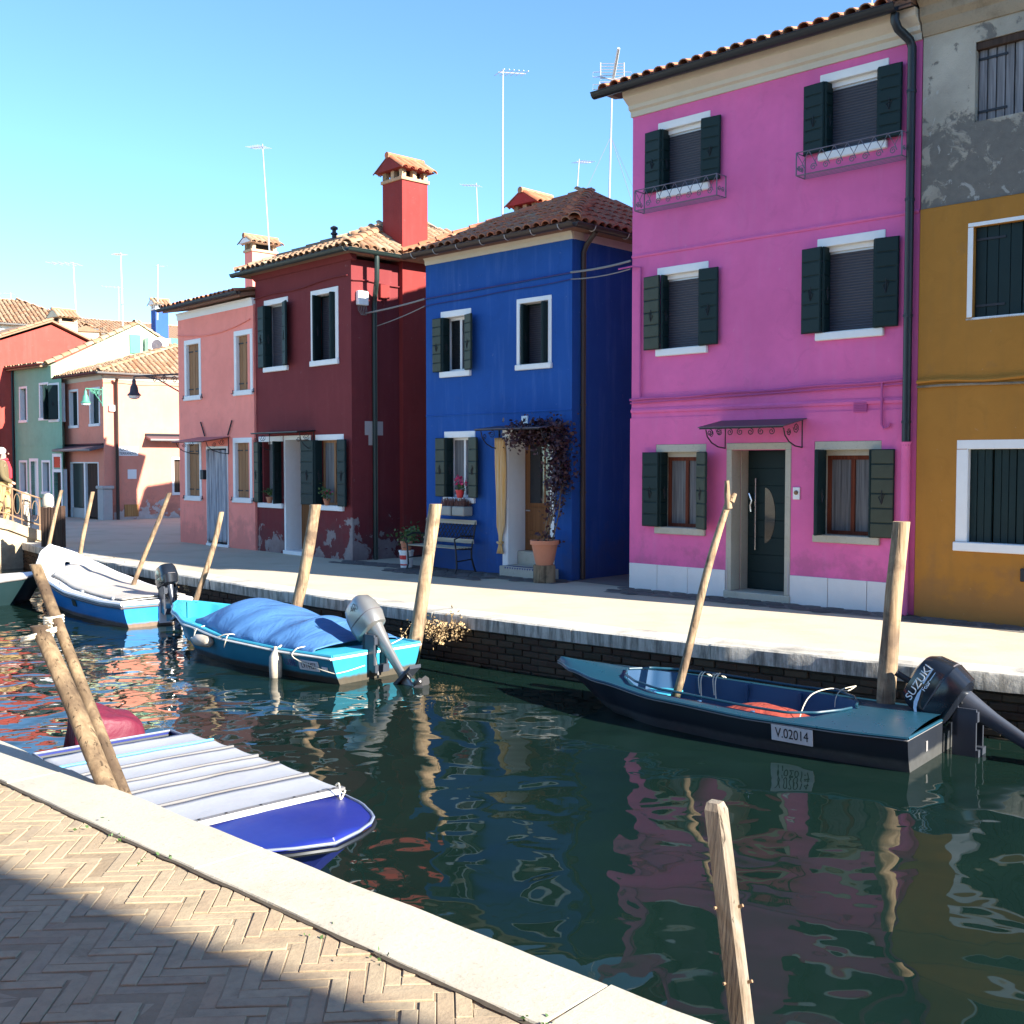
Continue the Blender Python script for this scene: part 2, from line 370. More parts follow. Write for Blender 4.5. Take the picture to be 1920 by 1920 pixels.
M['wallmortar'] = plain('dark_wet_mortar', (.045, .042, .034), .9, var=.4, scale=8, bump=.01, bscale=20)
M['paving_bed'] = plain('dark_paving_bed', (.16, .145, .13), .95, var=.25, scale=6, bump=.006)
M['plaster_patch'] = plain('bare_plaster', (.42, .38, .36), .95, bump=.004)
M['terracotta'] = plain('terracotta_pot', (.52, .20, .11), .85, var=.12, bump=.002)
M['leaf'] = plain('green_leaf', (.055, .11, .03), .6, var=.4, scale=12)
M['purple_leaf'] = plain('dark_purple_leaf', (.045, .016, .026), .55, var=.4, scale=12)
M['dry_leaf'] = plain('dry_tan_plant', (.33, .23, .12), .9, var=.3, scale=14)
M['heather'] = plain('dry_heather', (.15, .07, .06), .9, var=.3, scale=20)
M['flower'] = plain('magenta_flower', (.55, .02, .12), .6)
M['redpot'] = plain('red_plastic', (.62, .035, .04), .45)
M['planter'] = plain('grey_planter', (.30, .30, .27), .8)
M['bucketwhite'] = plain('white_plastic', (.80, .79, .78), .4)
M['redprint'] = plain('red_print', (.6, .03, .03), .5)
M['black'] = plain('black_print', (.012, .012, .014), .5)
M['rope'] = plain('pale_rope', (.62, .57, .46), .9, bump=.004, bscale=150)
M['cable'] = plain('grey_cable', (.20, .19, .19), .7)
M['cable_dark'] = plain('dark_cable', (.03, .03, .035), .7)
M['alu'] = plain('aluminium', (.46, .46, .47), .45, .4)
M['chrome'] = plain('steel_handle', (.75, .75, .76), .2, 1)
M['lampgreen'] = plain('green_lamp_paint', (.06, .22, .16), .5)
M['lampdark'] = plain('dark_lamp_shade', (.06, .045, .05), .5)
M['lampglass'] = plain('white_lamp_glass', (.8, .8, .76), .3)
M['acwhite'] = plain('white_air_conditioner', (.8, .8, .76), .5)
M['brickchim'] = brick_mat('tan_chimney_brick', [(0, (.50, .30, .17)), (.5, (.58, .40, .25)), (1, (.46, .27, .16))])
M['chimred'] = stucco('red_chimney_stucco', (.42, .045, .04), streak=.02)
M['dred_chim'] = stucco('dark_red_chimney_stucco', (.24, .034, .032), streak=.02)
M['chimblue'] = stucco('blue_chimney_stucco', (.035, .10, .34), streak=.02)
M['canopy'] = plain('grey_purple_canopy_sheet', (.085, .06, .075), .5, var=.1)
M['canopy_pink'] = plain('faded_pink_canopy', (.50, .16, .15), .7)
M['rust'] = plain('rusted_iron_railing', (.27, .17, .10), .8, .2, var=.3)
M['bridge'] = stone('bridge_stone', (.48, .38, .26), .3, grime=(.22, .15, .09), gamt=.7, lo=.45)
M['skin'] = plain('skin', (.55, .30, .22), .6)
M['hair'] = plain('white_hair', (.72, .66, .62), .8, bump=.004)
M['jacket'] = plain('olive_jacket', (.13, .10, .05), .9)
M['redcloth'] = plain('red_cloth', (.55, .03, .05), .9)
M['trousers'] = plain('tan_trousers', (.50, .35, .15), .9)
def water():
    n = N('canal_water')
    v = n.stretch((1.0, 1.0, 1.0))
    a = n.noise(1.15, 1.0, .4, vec=v, dist=.3); b = n.noise(2.9, 1.2, .4, vec=v, dist=.5); c = n.noise(8.0, 1.0, .4, vec=v)
    x = n.xyz()[0]; calm = n.math('MULTIPLY_ADD', x, -.16, .30, clamp=True)          # livelier ripples towards the bridge
    h = n.math('ADD', n.math('MULTIPLY', a, .042), n.math('MULTIPLY', b, n.math('MULTIPLY_ADD', calm, .0065, .0085)))
    h = n.math('ADD', h, n.math('MULTIPLY', c, n.math('MULTIPLY', calm, .0022)))
    n.bump(h, 1.0, 1.0)
    murk = n.mix(n.noise(.5, 3), (.0035, .0115, .0100), (.0065, .0175, .0135))
    return n.out(murk, .02, spec=.5, ior=1.333)
M['water'] = water()
def paint(name, col, rough=.25, dirt=None, var=.08, bump=.0015):
    n = N(name); c = n.mix(n.noise(3, 4, .6), sc(col, 1 - var), sc(col, 1 + var))
    c = n.mix(n.math('MULTIPLY', n.ramp(n.noise(26, 5, .7, vec=n.stretch((1, 4, 4))), [(.6, 0), (.72, 1)]), .3), c, sc(col, .55))
    if dirt:                                  # weed and scum line just over the water
        z = n.xyz()[2]; m = n.ramp(n.math('ADD', n.math('MULTIPLY', z, -6), n.math('MULTIPLY', n.noise(9, 4), .5)), [(.0, 0), (.12, 1)])
        m = n.ramp(n.math('SUBTRACT', n.math('ADD', dirt[1], n.math('MULTIPLY', n.noise(14, 5), .03)), z), [(.0, 0), (.03, 1)])
        c = n.mix(m, c, n.mix(n.noise(20, 5), sc(dirt[0], .7), sc(dirt[0], 1.2)))
    n.bump(n.noise(7, 3), bump, .6)
    return n.out(c, n.math('MULTIPLY_ADD', n.noise(8, 4), .2, rough), spec=.45)
M['hull_black'] = paint('black_hull_paint', (.012, .015, .022), .3, dirt=((.065, .066, .066), .085))
M['deck_teal'] = paint('blue_teal_deck_paint', (.011, .055, .09), .2)
M['inner_blue'] = paint('blue_boat_interior', (.010, .055, .135), .5)
M['hull_turq'] = paint('turquoise_hull_paint', (.02, .20, .30), .3, dirt=((.07, .06, .045), .075))
M['deck_turq'] = paint('turquoise_deck_paint', (.04, .34, .48), .3)
M['hull_blue'] = paint('bright_blue_hull_paint', (.012, .22, .56), .3, dirt=((.16, .11, .08), .06))
M['hull_navy'] = paint('navy_hull_paint', (.014, .024, .17), .3)
M['deck_navy'] = paint('royal_blue_deck_paint', (.012, .022, .20), .25, var=.15)
M['boat_white'] = paint('white_boat_paint', (.78, .77, .76), .35, var=.04)
M['boat_dark'] = paint('dark_green_blue_hull', (.012, .03, .035), .3)
M['rubber'] = plain('grey_rubber_strip', (.10, .09, .10), .6)
M['whiteline'] = plain('white_rub_rail', (.72, .70, .66), .5, dirt=((.4, .33, .26), .5))
M['trimgrey'] = plain('grey_blue_trim_strip', (.16, .19, .27), .5)
M['fender'] = plain('dirty_white_fender', (.52, .46, .38), .5, var=.25, scale=9, dirt=((.16, .13, .1), .6))
def tarp(name, col, fold=.05):
    n = N(name); c = n.mix(n.noise(2.5, 4), sc(col, .85), sc(col, 1.15))
    f = n.noise(2.2, 4, .55, vec=n.stretch((2.2, 1, 1)), dist=1.0); n.bump(n.math('ADD', f, n.math('MULTIPLY', n.noise(120, 2), .03)), fold, .8)
    return n.out(c, .55, spec=.35)
M['tarp_blue'] = tarp('blue_tarpaulin', (.055, .15, .34), .035)
M['tarp_grey'] = tarp('beige_grey_boat_cover', (.42, .385, .34), .016)
M['tarp_red'] = tarp('brick_red_cover', (.27, .05, .034))
M['tarp_crimson'] = tarp('crimson_motor_cover', (.125, .013, .032))
M['coverboard'] = plain('white_canvas_cover', (.33, .345, .385), .6, var=.07, scale=4, bump=.004, bscale=10, dirt=((.25, .25, .27), .45))
M['alu_bar'] = plain('grey_cover_batten', (.20, .195, .20), .5, .3, dirt=((.2, .17, .14), .5))
M['lightblue'] = plain('light_blue_batten', (.12, .46, .72), .5)
M['silver'] = plain('silver_cowling', (.27, .27, .265), .32, .55, var=.06)
M['motorblack'] = plain('black_cowling', (.010, .013, .02), .18, 0, var=.2)
M['motorgrey'] = plain('slate_grey_motor_casing', (.05, .058, .078), .35, .2)
M['prop'] = plain('grey_propeller', (.07, .07, .075), .35, .5)
M['plate'] = plain('white_number_plate', (.66, .65, .66), .6, var=.1, dirt=((.35, .34, .34), .4))
M['decal'] = plain('pale_blue_decal', (.55, .68, .85), .4)

# ------------------------------------------------------------------ canal, quays and pavements
WATER = -.55
FAR = [Vector(p) for p in ((-26, 45), (-18.5, 34.5), (-13.6, 28), (-10.16, 23.35), (-7.77, 20.13), (-5.29, 17.32), (-3.77, 15.64), (-1.04, 12.98), (.69, 11.55), (1.93, 10.58), (3.34, 9.55), (4.35, 8.86), (6.4, 7.7), (9.5, 6.3), (14, 4.9), (24, 3.2))]
NEAR = [Vector(p) for p in ((-24, 33), (-15, 21.5), (-9, 14), (-5.4, 9.3), (-3.16, 6.85), (-2.0, 5.76), (-1.64, 5.43), (-.54, 4.43), (.26, 3.7), (.64, 3.36), (2.5, 1.8), (5, 0), (8, -1.75), (11.5, -3.4), (16, -4.9), (24, -6.4))]
def offset(poly, d):
    out = []
    for i, p in enumerate(poly):
        t = (poly[min(i + 1, len(poly) - 1)] - poly[max(i - 1, 0)]).normalized(); out.append(p + Vector((-t.y, t.x)) * d)
    return out
def resample(poly, step):
    pts = [poly[0].copy()]; acc = 0.0; need = step
    for a, b in zip(poly, poly[1:]):
        L = (b - a).length; pos = 0.0
        while L - pos >= need: pos += need; pts.append(a.lerp(b, pos / L)); need = step
        need -= L - pos
    return pts
def sheet(name, polyA, polyB, z, mat):
    m = MB(); n = len(polyA)
    m.add([(p.x, p.y, z) for p in polyA] + [(p.x, p.y, z) for p in polyB], [(i, i + 1, n + i + 1, n + i) for i in range(n - 1)])
    o = m.build(name, mat); o['kind'] = 'structure'; return o

# terrain under everything, reaching the horizon, with the canal cut through it
m = MB()
fo = offset(FAR, .2); no = offset(NEAR, -.2)
n_ = len(fo)
m.add([(p.x, p.y, -.02) for p in fo] + [(p.x + 500, p.y + 560, -.02) for p in fo], [(i, i + 1, n_ + i + 1, n_ + i) for i in range(n_ - 1)])
m.add([(p.x, p.y, -.02) for p in no] + [(p.x - 500, p.y - 560, -.02) for p in no], [(i, i + 1, n_ + i + 1, n_ + i) for i in range(n_ - 1)])
tag(m.build('terrain', M['concrete']), 'low island ground reaching out behind the houses', kind='structure')
far_pav = sheet('far_pavement', offset(FAR, .36), offset(FAR, 9.0), .0, M['concrete'])
tag(far_pav, 'pale concrete quayside pavement in front of the coloured houses')
near_pav = sheet('near_pavement', offset(NEAR, -6), offset(NEAR, -.38), -.0055, M['mortar'])
tag(near_pav, 'herringbone brick quayside in the foreground, half in shade')
m = MB(); m.quad((-70, -60, WATER), (70, -60, WATER), (70, 90, WATER), (-70, 90, WATER))
tag(m.build('canal_water', M['water']), 'dark teal canal water with wavy reflections', kind='structure')

# canal walls
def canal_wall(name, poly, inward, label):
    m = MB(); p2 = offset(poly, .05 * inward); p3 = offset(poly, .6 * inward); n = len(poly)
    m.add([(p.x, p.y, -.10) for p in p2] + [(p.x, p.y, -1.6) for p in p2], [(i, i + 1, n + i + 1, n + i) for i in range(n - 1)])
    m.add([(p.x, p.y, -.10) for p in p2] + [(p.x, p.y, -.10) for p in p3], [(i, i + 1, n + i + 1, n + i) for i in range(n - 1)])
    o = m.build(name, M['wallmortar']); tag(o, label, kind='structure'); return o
far_wall = canal_wall('far_canal_wall', FAR, 1, 'wet brick canal wall below the far stone kerb')
near_wall = canal_wall('near_canal_wall', NEAR, -1, 'brick canal wall below the near stone kerb')
br = MB().cbox(-.112, .112, -.03, .05, -.031, .031, .008).mesh('brick', M['wallbrick'])
wall_line = resample([p for p in offset(FAR, .055)], .02)
def along(poly):
    acc = [0.0]
    for a, b in zip(poly, poly[1:]): acc.append(acc[-1] + (b - a).length)
    return acc
acc = along(wall_line)
def at_len(s):
    i = min(max(0, int(s / .02)), len(wall_line) - 2)
    t = (wall_line[min(i + 3, len(wall_line) - 1)] - wall_line[max(0, i - 3)]).normalized(); return wall_line[i], t
s0 = min(range(len(wall_line)), key=lambda i: (wall_line[i] - Vector((-2.2, 14.1))).length) * .02
s1 = min(range(len(wall_line)), key=lambda i: (wall_line[i] - Vector((6.2, 7.8))).length) * .02
rest = MB(); count = 0
for row in range(6):
    z = -.20 - row * .073; s = 0 + (row % 2) * .118
    while s < acc[-1] - .5:
        p, t = at_len(s); an = math.atan2(t.y, t.x) + random.uniform(-.02, .02)
        Mx = Matrix.Translation((p.x - t.y * .0 + random.uniform(-.004, .004), p.y, z + random.uniform(-.004, .004))) @ Matrix.Rotation(an, 4, 'Z') @ Matrix.Rotation(random.uniform(-.02, .02), 4, 'Y')
        if s0 < s < s1 and count < 300: inst('brick', br, far_wall, Mx); count += 1
        elif p.y < 30 and p.x < 10: rest.M = Mx; rest.box(-.112, .112, -.03, .05, -.031, .031)
        s += .236
rest.M = None
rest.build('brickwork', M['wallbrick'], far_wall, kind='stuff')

# kerb stones
def kerb(name, poly, side, width, step, mat, label, start, stop, rough=.012):
    root = thing(name, label, None); root['kind'] = 'structure'
    pts = resample(poly, .02); k = int(step / .02); i = 0; far_rest = MB()
    while i + k < len(pts):
        kk = k + random.randint(-14, 14); kk = min(kk, len(pts) - 1 - i)
        a, b = pts[i], pts[i + kk]; mid = pts[i + kk // 2]; t = (b - a).normalized(); L = (b - a).length - .008
        nrm = Vector((-t.y, t.x)) * side; c = (a + b) / 2 + nrm * (width / 2)
        i += kk
        if not (start < c.x < stop): continue
        me = MB(); nseg = max(4, int(L / .12)); w = width + random.uniform(-.015, .015)
        seed = random.random() * 100
        def wob(x, j): return rough * mnoise.noise((x * 3 + seed, j * 7.3, 0))
        prof = [(-w / 2 + .0, -.15), (-w / 2, -.018), (-w / 2 + .018, 0), (w / 2 - .012, 0), (w / 2, -.012), (w / 2, -.15)]
        V = []; F = []
        # bow the block so that it follows the curve of the quay
        sag = ((mid - (a + b) / 2).dot(nrm))
        for q in range(nseg + 1):
            u = -L / 2 + L * q / nseg; bow = sag * (1 - (2 * u / L) ** 2)
            for j, (y, z) in enumerate(prof): V.append((u, (y * side) + bow * side * 0 + side * bow + side * wob(u, j) * (1 if j < 3 else .6), z + (wob(u, j + 9) * .35 if z > -.1 else 0)))
        np_ = len(prof)
        for q in range(nseg):
            for j in range(np_): F.append((q * np_ + j, q * np_ + (j + 1) % np_, (q + 1) * np_ + (j + 1) % np_, (q + 1) * np_ + j))
        F.append(tuple(range(np_))); F.append(tuple(nseg * np_ + j for j in range(np_)))
        me.add(V, F)
        o = me.build('kerb_stone', mat, root, smooth=35)
        o.matrix_local = Matrix.Translation((c.x, c.y, .006 + random.uniform(-.003, .003))) @ Matrix.Rotation(math.atan2(t.y, t.x), 4, 'Z')
    return root
kerb('far_kerb', FAR, 1, .42, 1.75, M['istria_far'], 'weathered white stone kerb along the far quay', -19, 16)
kerb('near_kerb', NEAR, -1, .385, 1.9, M['istria'], 'broad white stone kerb along the near quay', -12, 9)

# herringbone bricks of the near pavement
bl, bw = .236, .059
pv = [MB().cbox(0, bl - .0035, 0, bw - .0035, -.05, 0, b_).mesh('paver', M['paver']) for b_ in (.0015, .002, .003)]
near_in = offset(NEAR, -.395)
def side_of(poly, p):
    best = None
    for a, b in zip(poly, poly[1:]):
        d = b - a; t = max(0, min(1, (p - a).dot(d) / d.length_squared)); q = a + d * t; dist = (p - q).length
        if best is None or dist < best[0]: best = (dist, d.x * (p - a).y - d.y * (p - a).x)
    return best[0] * (1 if best[1] > 0 else -1)
ROT = Matrix.Rotation(R(4), 4, 'Z'); cells = []
for ix in range(-90, 60):
    for iy in range(-20, 130):
        k = (ix - iy) % 8
        if k == 0: cells.append((ix * bw, iy * bw, 0))
        elif k == 7: cells.append((ix * bw, iy * bw, 1))
cand = []
for x, y, v in cells:
    cx, cy = (x + bw / 2, y + bl / 2) if v else (x + bl / 2, y + bw / 2)
    w = ROT @ Vector((cx, cy, 0)); p = Vector((w.x, w.y)); d = side_of(near_in, p)
    if d > .12 or d < -5.5: continue
    Mx = ROT @ (Matrix.Translation((x + bw - .003, y, 0)) @ Matrix.Rotation(R(90), 4, 'Z') if v else Matrix.Translation((x, y, 0)))
    Mx = Matrix.Translation((0, 0, random.choice((0, 0, 0, -.003)) + random.uniform(-.004, .002))) @ Mx @ Matrix.Rotation(random.uniform(-.02, .02), 4, 'Z') @ Matrix.Rotation(random.uniform(-.015, .015), 4, 'X') @ Matrix.Rotation(random.uniform(-.006, .006), 4, 'Y') @ Matrix.Diagonal((random.uniform(.965, 1), random.uniform(.94, 1), 1, 1))
    vis = p.y > 3.1 and abs(p.x / p.y) < .5 and p.x < .3
    cand.append((0 if vis else 1, p.length, Mx))
cand.sort(key=lambda c: c[:2]); rest = MB()
for i, (h, l, Mx) in enumerate(cand):
    if i < 300: inst('paver', random.choice(pv), near_pav, Mx)
    else: rest.M = Mx; rest.cbox(0, bl - .0035, 0, bw - .0035, -.05, 0, .002)
rest.M = None; rest.build('brick_paving', M['paver'], near_pav, kind='stuff')

# earth-filled joint along the inner edge of the near kerb
jl = resample([p for p in offset(NEAR, -.388) if -6 < p.x < 6], .03); m = MB(); V = []
for i, p in enumerate(jl):
    t = (jl[min(i + 1, len(jl) - 1)] - jl[max(i - 1, 0)]).normalized(); nn = Vector((-t.y, t.x)); w_ = max(.002, .007 + .010 * mnoise.noise((i * .21, 0, 0)) + .006 * mnoise.noise((i * .9, 3, 0))); c = .006 * mnoise.noise((i * .15, 7, 0))
    V += [(p.x + nn.x * (c + .012), p.y + nn.y * (c + .012), .0052), (p.x + nn.x * (c - w_), p.y + nn.y * (c - w_), .0045)]
m.add(V, [(2 * i, 2 * i + 1, 2 * i + 3, 2 * i + 2) for i in range(len(jl) - 1)]); m.build('kerb_joint', M['earth'], near_pav)
# dark irregular paving stones along the foot of the houses
stones = []
for q in range(7):
    bm_ = MB(); nn = random.randint(5, 7); V = []
    for a in range(nn):
        t = 2 * math.pi * (a + random.uniform(-.22, .22)) / nn; rr = random.uniform(.85, 1.05)
        V.append((.155 * rr * math.cos(t), .095 * rr * math.sin(t)))
    bm_.add([(x, y, .0) for x, y in V] + [(x * .93, y * .93, .008) for x, y in V], [tuple(range(nn, 2 * nn))] + [(i, (i + 1) % nn, nn + (i + 1) % nn, nn + i) for i in range(nn)])
    stones.append(bm_.mesh('paving_stone', M['cobble']))
def stone_strip(x0, y0, x1, y1, width_fn):
    a = Vector((x0, y0)); b = Vector((x1, y1)); d = b - a; L = d.length; t = d / L; nr = Vector((t.y, -t.x)); an = math.atan2(t.y, t.x)
    nrow = 6; s = 0; mm = MB(); q = 24
    V = [(a + t * (L * i / q) + nr * o_).to_3d() + Vector((0, 0, .004)) for i in range(q + 1) for o_ in (-.05, width_fn(L * i / q) + .07 * mnoise.noise((i * .7, L, 0)))]
    mm.add(V, [(2 * i, 2 * i + 1, 2 * i + 3, 2 * i + 2) for i in range(q)]); mm.build('paving_bed', M['paving_bed'], far_pav)
    for row in range(nrow):
        off = .09 + row * .165; s = (row % 2) * .14
        while s < L:
            if off < width_fn(s) + random.uniform(-.05, .05):
                p = a + t * s + nr * off + Vector((random.uniform(-.02, .02), random.uniform(-.02, .02)))
                inst('paving_stone', random.choice(stones), far_pav, Matrix.Translation((p.x, p.y, .0055)) @ Matrix.Rotation(an + random.uniform(-.25, .25), 4, 'Z') @ Matrix.Diagonal((random.uniform(.9, 1.08), random.uniform(.9, 1.08), 1, 1)))
            s += .285

# ------------------------------------------------------------------ building kit (house frame: x along the facade, y into the house, z up)
def house(name, label, base, ang): return thing(name, label, 'house', (base[0], base[1], 0), R(ang))
I4 = Matrix.Identity(4)
def wall(h, W, Ht, holes, mat, F=I4, name='front_wall', depth=.2, z0=-.03, x0=0.0, proud=0.0):
    xs = sorted({x0, W} | {v for q in holes for v in q[:2] if x0 < v < W}); zs = sorted({z0, Ht} | {v for q in holes for v in q[2:4] if z0 < v < Ht}); m = MB()
    ix = {}; V = []
    def vid(x, z):
        k = (round(x, 4), round(z, 4))
        if k not in ix: ix[k] = len(V); V.append((x, -proud, z))
        return ix[k]
    Fs = []
    for a, b in zip(xs, xs[1:]):
        for c, d in zip(zs, zs[1:]):
            mx, mz = (a + b) / 2, (c + d) / 2
            if any(q[0] < mx < q[1] and q[2] < mz < q[3] for q in holes): continue
            Fs.append((vid(a, c), vid(b, c), vid(b, d), vid(a, d)))
    m.add(V, Fs)
    for q in holes:
        a, b, c, d = q[:4]; dp = q[4] if len(q) > 4 else depth
        m.add([(a, -proud, c), (b, -proud, c), (b, -proud, d), (a, -proud, d), (a, dp, c), (b, dp, c), (b, dp, d), (a, dp, d)],
              [(0, 1, 5, 4), (1, 2, 6, 5), (2, 3, 7, 6), (3, 0, 4, 7)])
    o = bpy.data.objects.new(name, None)
    me = bpy.data.meshes.new(name); me.from_pydata(m.v, [], m.f); me.update(); me.materials.append(mat)
    o = bpy.data.objects.new(name, me); link(o, h); o.matrix_local = F; return o
def part(h, name, mat, fn, F=I4, smooth=None, label=None, parent=None):
    m = MB(); fn(m); return m.build(name, mat, parent or h, F if parent is None else None, smooth, label)

PANELS = {}
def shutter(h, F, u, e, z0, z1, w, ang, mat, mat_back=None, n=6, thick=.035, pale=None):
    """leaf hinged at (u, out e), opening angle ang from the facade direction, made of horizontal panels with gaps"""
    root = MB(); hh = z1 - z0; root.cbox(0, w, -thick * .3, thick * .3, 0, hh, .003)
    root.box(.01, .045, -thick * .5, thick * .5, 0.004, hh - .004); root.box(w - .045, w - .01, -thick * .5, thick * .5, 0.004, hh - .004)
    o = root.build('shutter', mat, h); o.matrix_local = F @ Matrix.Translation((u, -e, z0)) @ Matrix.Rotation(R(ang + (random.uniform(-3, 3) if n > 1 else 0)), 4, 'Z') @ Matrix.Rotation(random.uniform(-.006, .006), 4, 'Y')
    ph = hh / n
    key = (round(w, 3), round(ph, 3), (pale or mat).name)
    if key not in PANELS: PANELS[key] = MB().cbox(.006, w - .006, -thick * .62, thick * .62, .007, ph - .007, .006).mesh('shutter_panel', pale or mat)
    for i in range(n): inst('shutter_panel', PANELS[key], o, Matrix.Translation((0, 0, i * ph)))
    orn = MB()                                # small iron ornament
    for sgn in (-1, 1): orn.tube([(w / 2, sgn * thick * .75, hh * .38), (w / 2 - .035, sgn * thick * .75, hh * .46), (w / 2 + .03, sgn * thick * .75, hh * .5), (w / 2, sgn * thick * .75, hh * .38), (w / 2 - .0, sgn * thick * .75, hh * .54)], .005, 4)
    orn.build('shutter_catch', M['iron'], o)
    return o
def plank_leaf(h, F, u0, u1, z0, z1, y, mat, n=3, battens=True, gap=.003, name='shutter', back=None):
    o = part(h, name, back or mat, lambda m: m.box(u0, u1, y + .022, y + .034, z0, z1), F)
    w = (u1 - u0) / n
    for i in range(n):
        MB().cbox(u0 + i * w + gap * random.uniform(.6, 1.4), u0 + (i + 1) * w - gap * random.uniform(.6, 1.4), y, y + .022, z0 + random.uniform(0, .006), z1 - random.uniform(0, .006), .003).build('plank', mat, o)
    if battens:
        for zz in (z0 + (z1 - z0) * .12, z0 + (z1 - z0) * .85): MB().box(u0 + .01, u1 - (u1 - u0) * .35, y - .012, y - .001, zz, zz + .025).build('strap_hinge', M['iron'], o)
    return o
def bars(h, F, u0, u1, z0, z1, mat, lint=.1, sill=.09, out=.012, sill_out=.05):
    part(h, 'window_lintel', mat, lambda m: m.cbox(u0, u1, -out, .16, z1 - lint - .004, z1, .006), F)
    part(h, 'window_sill', mat, lambda m: m.cbox(u0, u1, -sill_out, .19, z0, z0 + sill + .004, .008), F)
def surround(h, F, u0, u1, z0, z1, mat, w=.075, out=.014, sill_out=.045, sill=.085, top=None, jamb_depth=.19):
    top = (top or w) + .004; w += .004; sill += .004
    part(h, 'window_lintel', mat, lambda m: m.cbox(u0, u1, -out, jamb_depth, z1 - top, z1, .006), F)
    for a, b in ((u0, u0 + w), (u1 - w, u1)): part(h, 'window_jamb', mat, lambda m: m.cbox(a, b, -out, jamb_depth, z0 + sill, z1 - top, .005), F)
    part(h, 'window_sill', mat, lambda m: m.cbox(u0 - .012, u1 + .012, -sill_out, jamb_depth, z0, z0 + sill, .008), F)
def glazing(h, F, a, b, c, d, y=.15, kind='curtain', fmat='redwood', fw=.05):
    fm = M[fmat]; m = MB()
    m.box(a, b, y, y + .05, c, c + fw); m.box(a, b, y, y + .05, d - fw, d); m.box(a, a + fw, y + .001, y + .049, c + fw, d - fw); m.box(b - fw, b, y + .001, y + .049, c + fw, d - fw)
    if kind != 'blind': m.box((a + b) / 2 - fw * .5, (a + b) / 2 + fw * .5, y - .006, y + .044, c + fw, d - fw)
    o = m.build('window', fm, h, F)
    if kind == 'blind': MB().box(a + fw, b - fw, y + .012, y + .03, c + fw, d - fw).build('blind', M['blind'], o)
    else:
        for q in ((a + fw, (a + b) / 2 - fw * .5), ((a + b) / 2 + fw * .5, b - fw)):
            MB().box(q[0], q[1], y + .02, y + .026, c + fw, d - fw).build('pane', M['glass'] if kind == 'glass' else M['lace'], o)
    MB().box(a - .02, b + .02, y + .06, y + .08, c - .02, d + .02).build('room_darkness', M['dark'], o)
    return o
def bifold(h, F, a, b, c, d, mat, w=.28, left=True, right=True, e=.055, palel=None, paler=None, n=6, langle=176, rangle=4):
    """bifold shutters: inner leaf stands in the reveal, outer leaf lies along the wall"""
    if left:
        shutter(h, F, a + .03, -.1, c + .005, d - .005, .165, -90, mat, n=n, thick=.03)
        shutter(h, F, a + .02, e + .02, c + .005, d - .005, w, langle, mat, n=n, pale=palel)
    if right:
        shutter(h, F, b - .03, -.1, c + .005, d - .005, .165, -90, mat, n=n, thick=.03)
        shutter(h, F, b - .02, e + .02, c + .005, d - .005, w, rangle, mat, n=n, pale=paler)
def pipe(h, F, pts, r, mat, name='downpipe', seg=10):
    m = MB(); m.tube(pts, r, seg); return m.build(name, mat, h, F, smooth=50)
def gutter(h, F, x0, x1, y, z, mat, r=.065, straps=None):
    m = MB(); n = 6; V = []; Fs = []
    for i, x in enumerate((x0, x1)):
        for rr in (r, r * .88):
            for k in range(n + 1):
                t = math.pi + math.pi * k / n; V.append((x, y + rr * math.cos(t), z + rr * math.sin(t)))
    q = n + 1
    for k in range(n):
        Fs.append((k, k + 1, 2 * q + k + 1, 2 * q + k)); Fs.append((q + k, 3 * q + k, 3 * q + k + 1, q + k + 1))
        Fs.append((k, q + k, q + k + 1, k + 1)); Fs.append((2 * q + k, 2 * q + k + 1, 3 * q + k + 1, 3 * q + k))
    Fs += [(0, q, 3 * q, 2 * q), (n, q + n, 3 * q + n, 2 * q + n)]
    m.add(V, Fs); m.tube([(x0, y - r, z), (x1, y - r, z)], .009, 6)
    m.add([(x0, y + r * math.cos(math.pi + math.pi * k / n), z + r * math.sin(math.pi + math.pi * k / n)) for k in range(n + 1)], [tuple(range(n + 1))])
    o = m.build('gutter', mat, h, F, smooth=40)
    if straps:
        L = x1 - x0
        for i in range(straps):
            x = x0 + L * (i + .5) / straps
            MB().tube([(x, y + (r + .006) * math.cos(math.pi + math.pi * k / 8), z + (r + .006) * math.sin(math.pi + math.pi * k / 8)) for k in range(9)], .007, 5).build('gutter_strap', M['strap'], o)
    return o

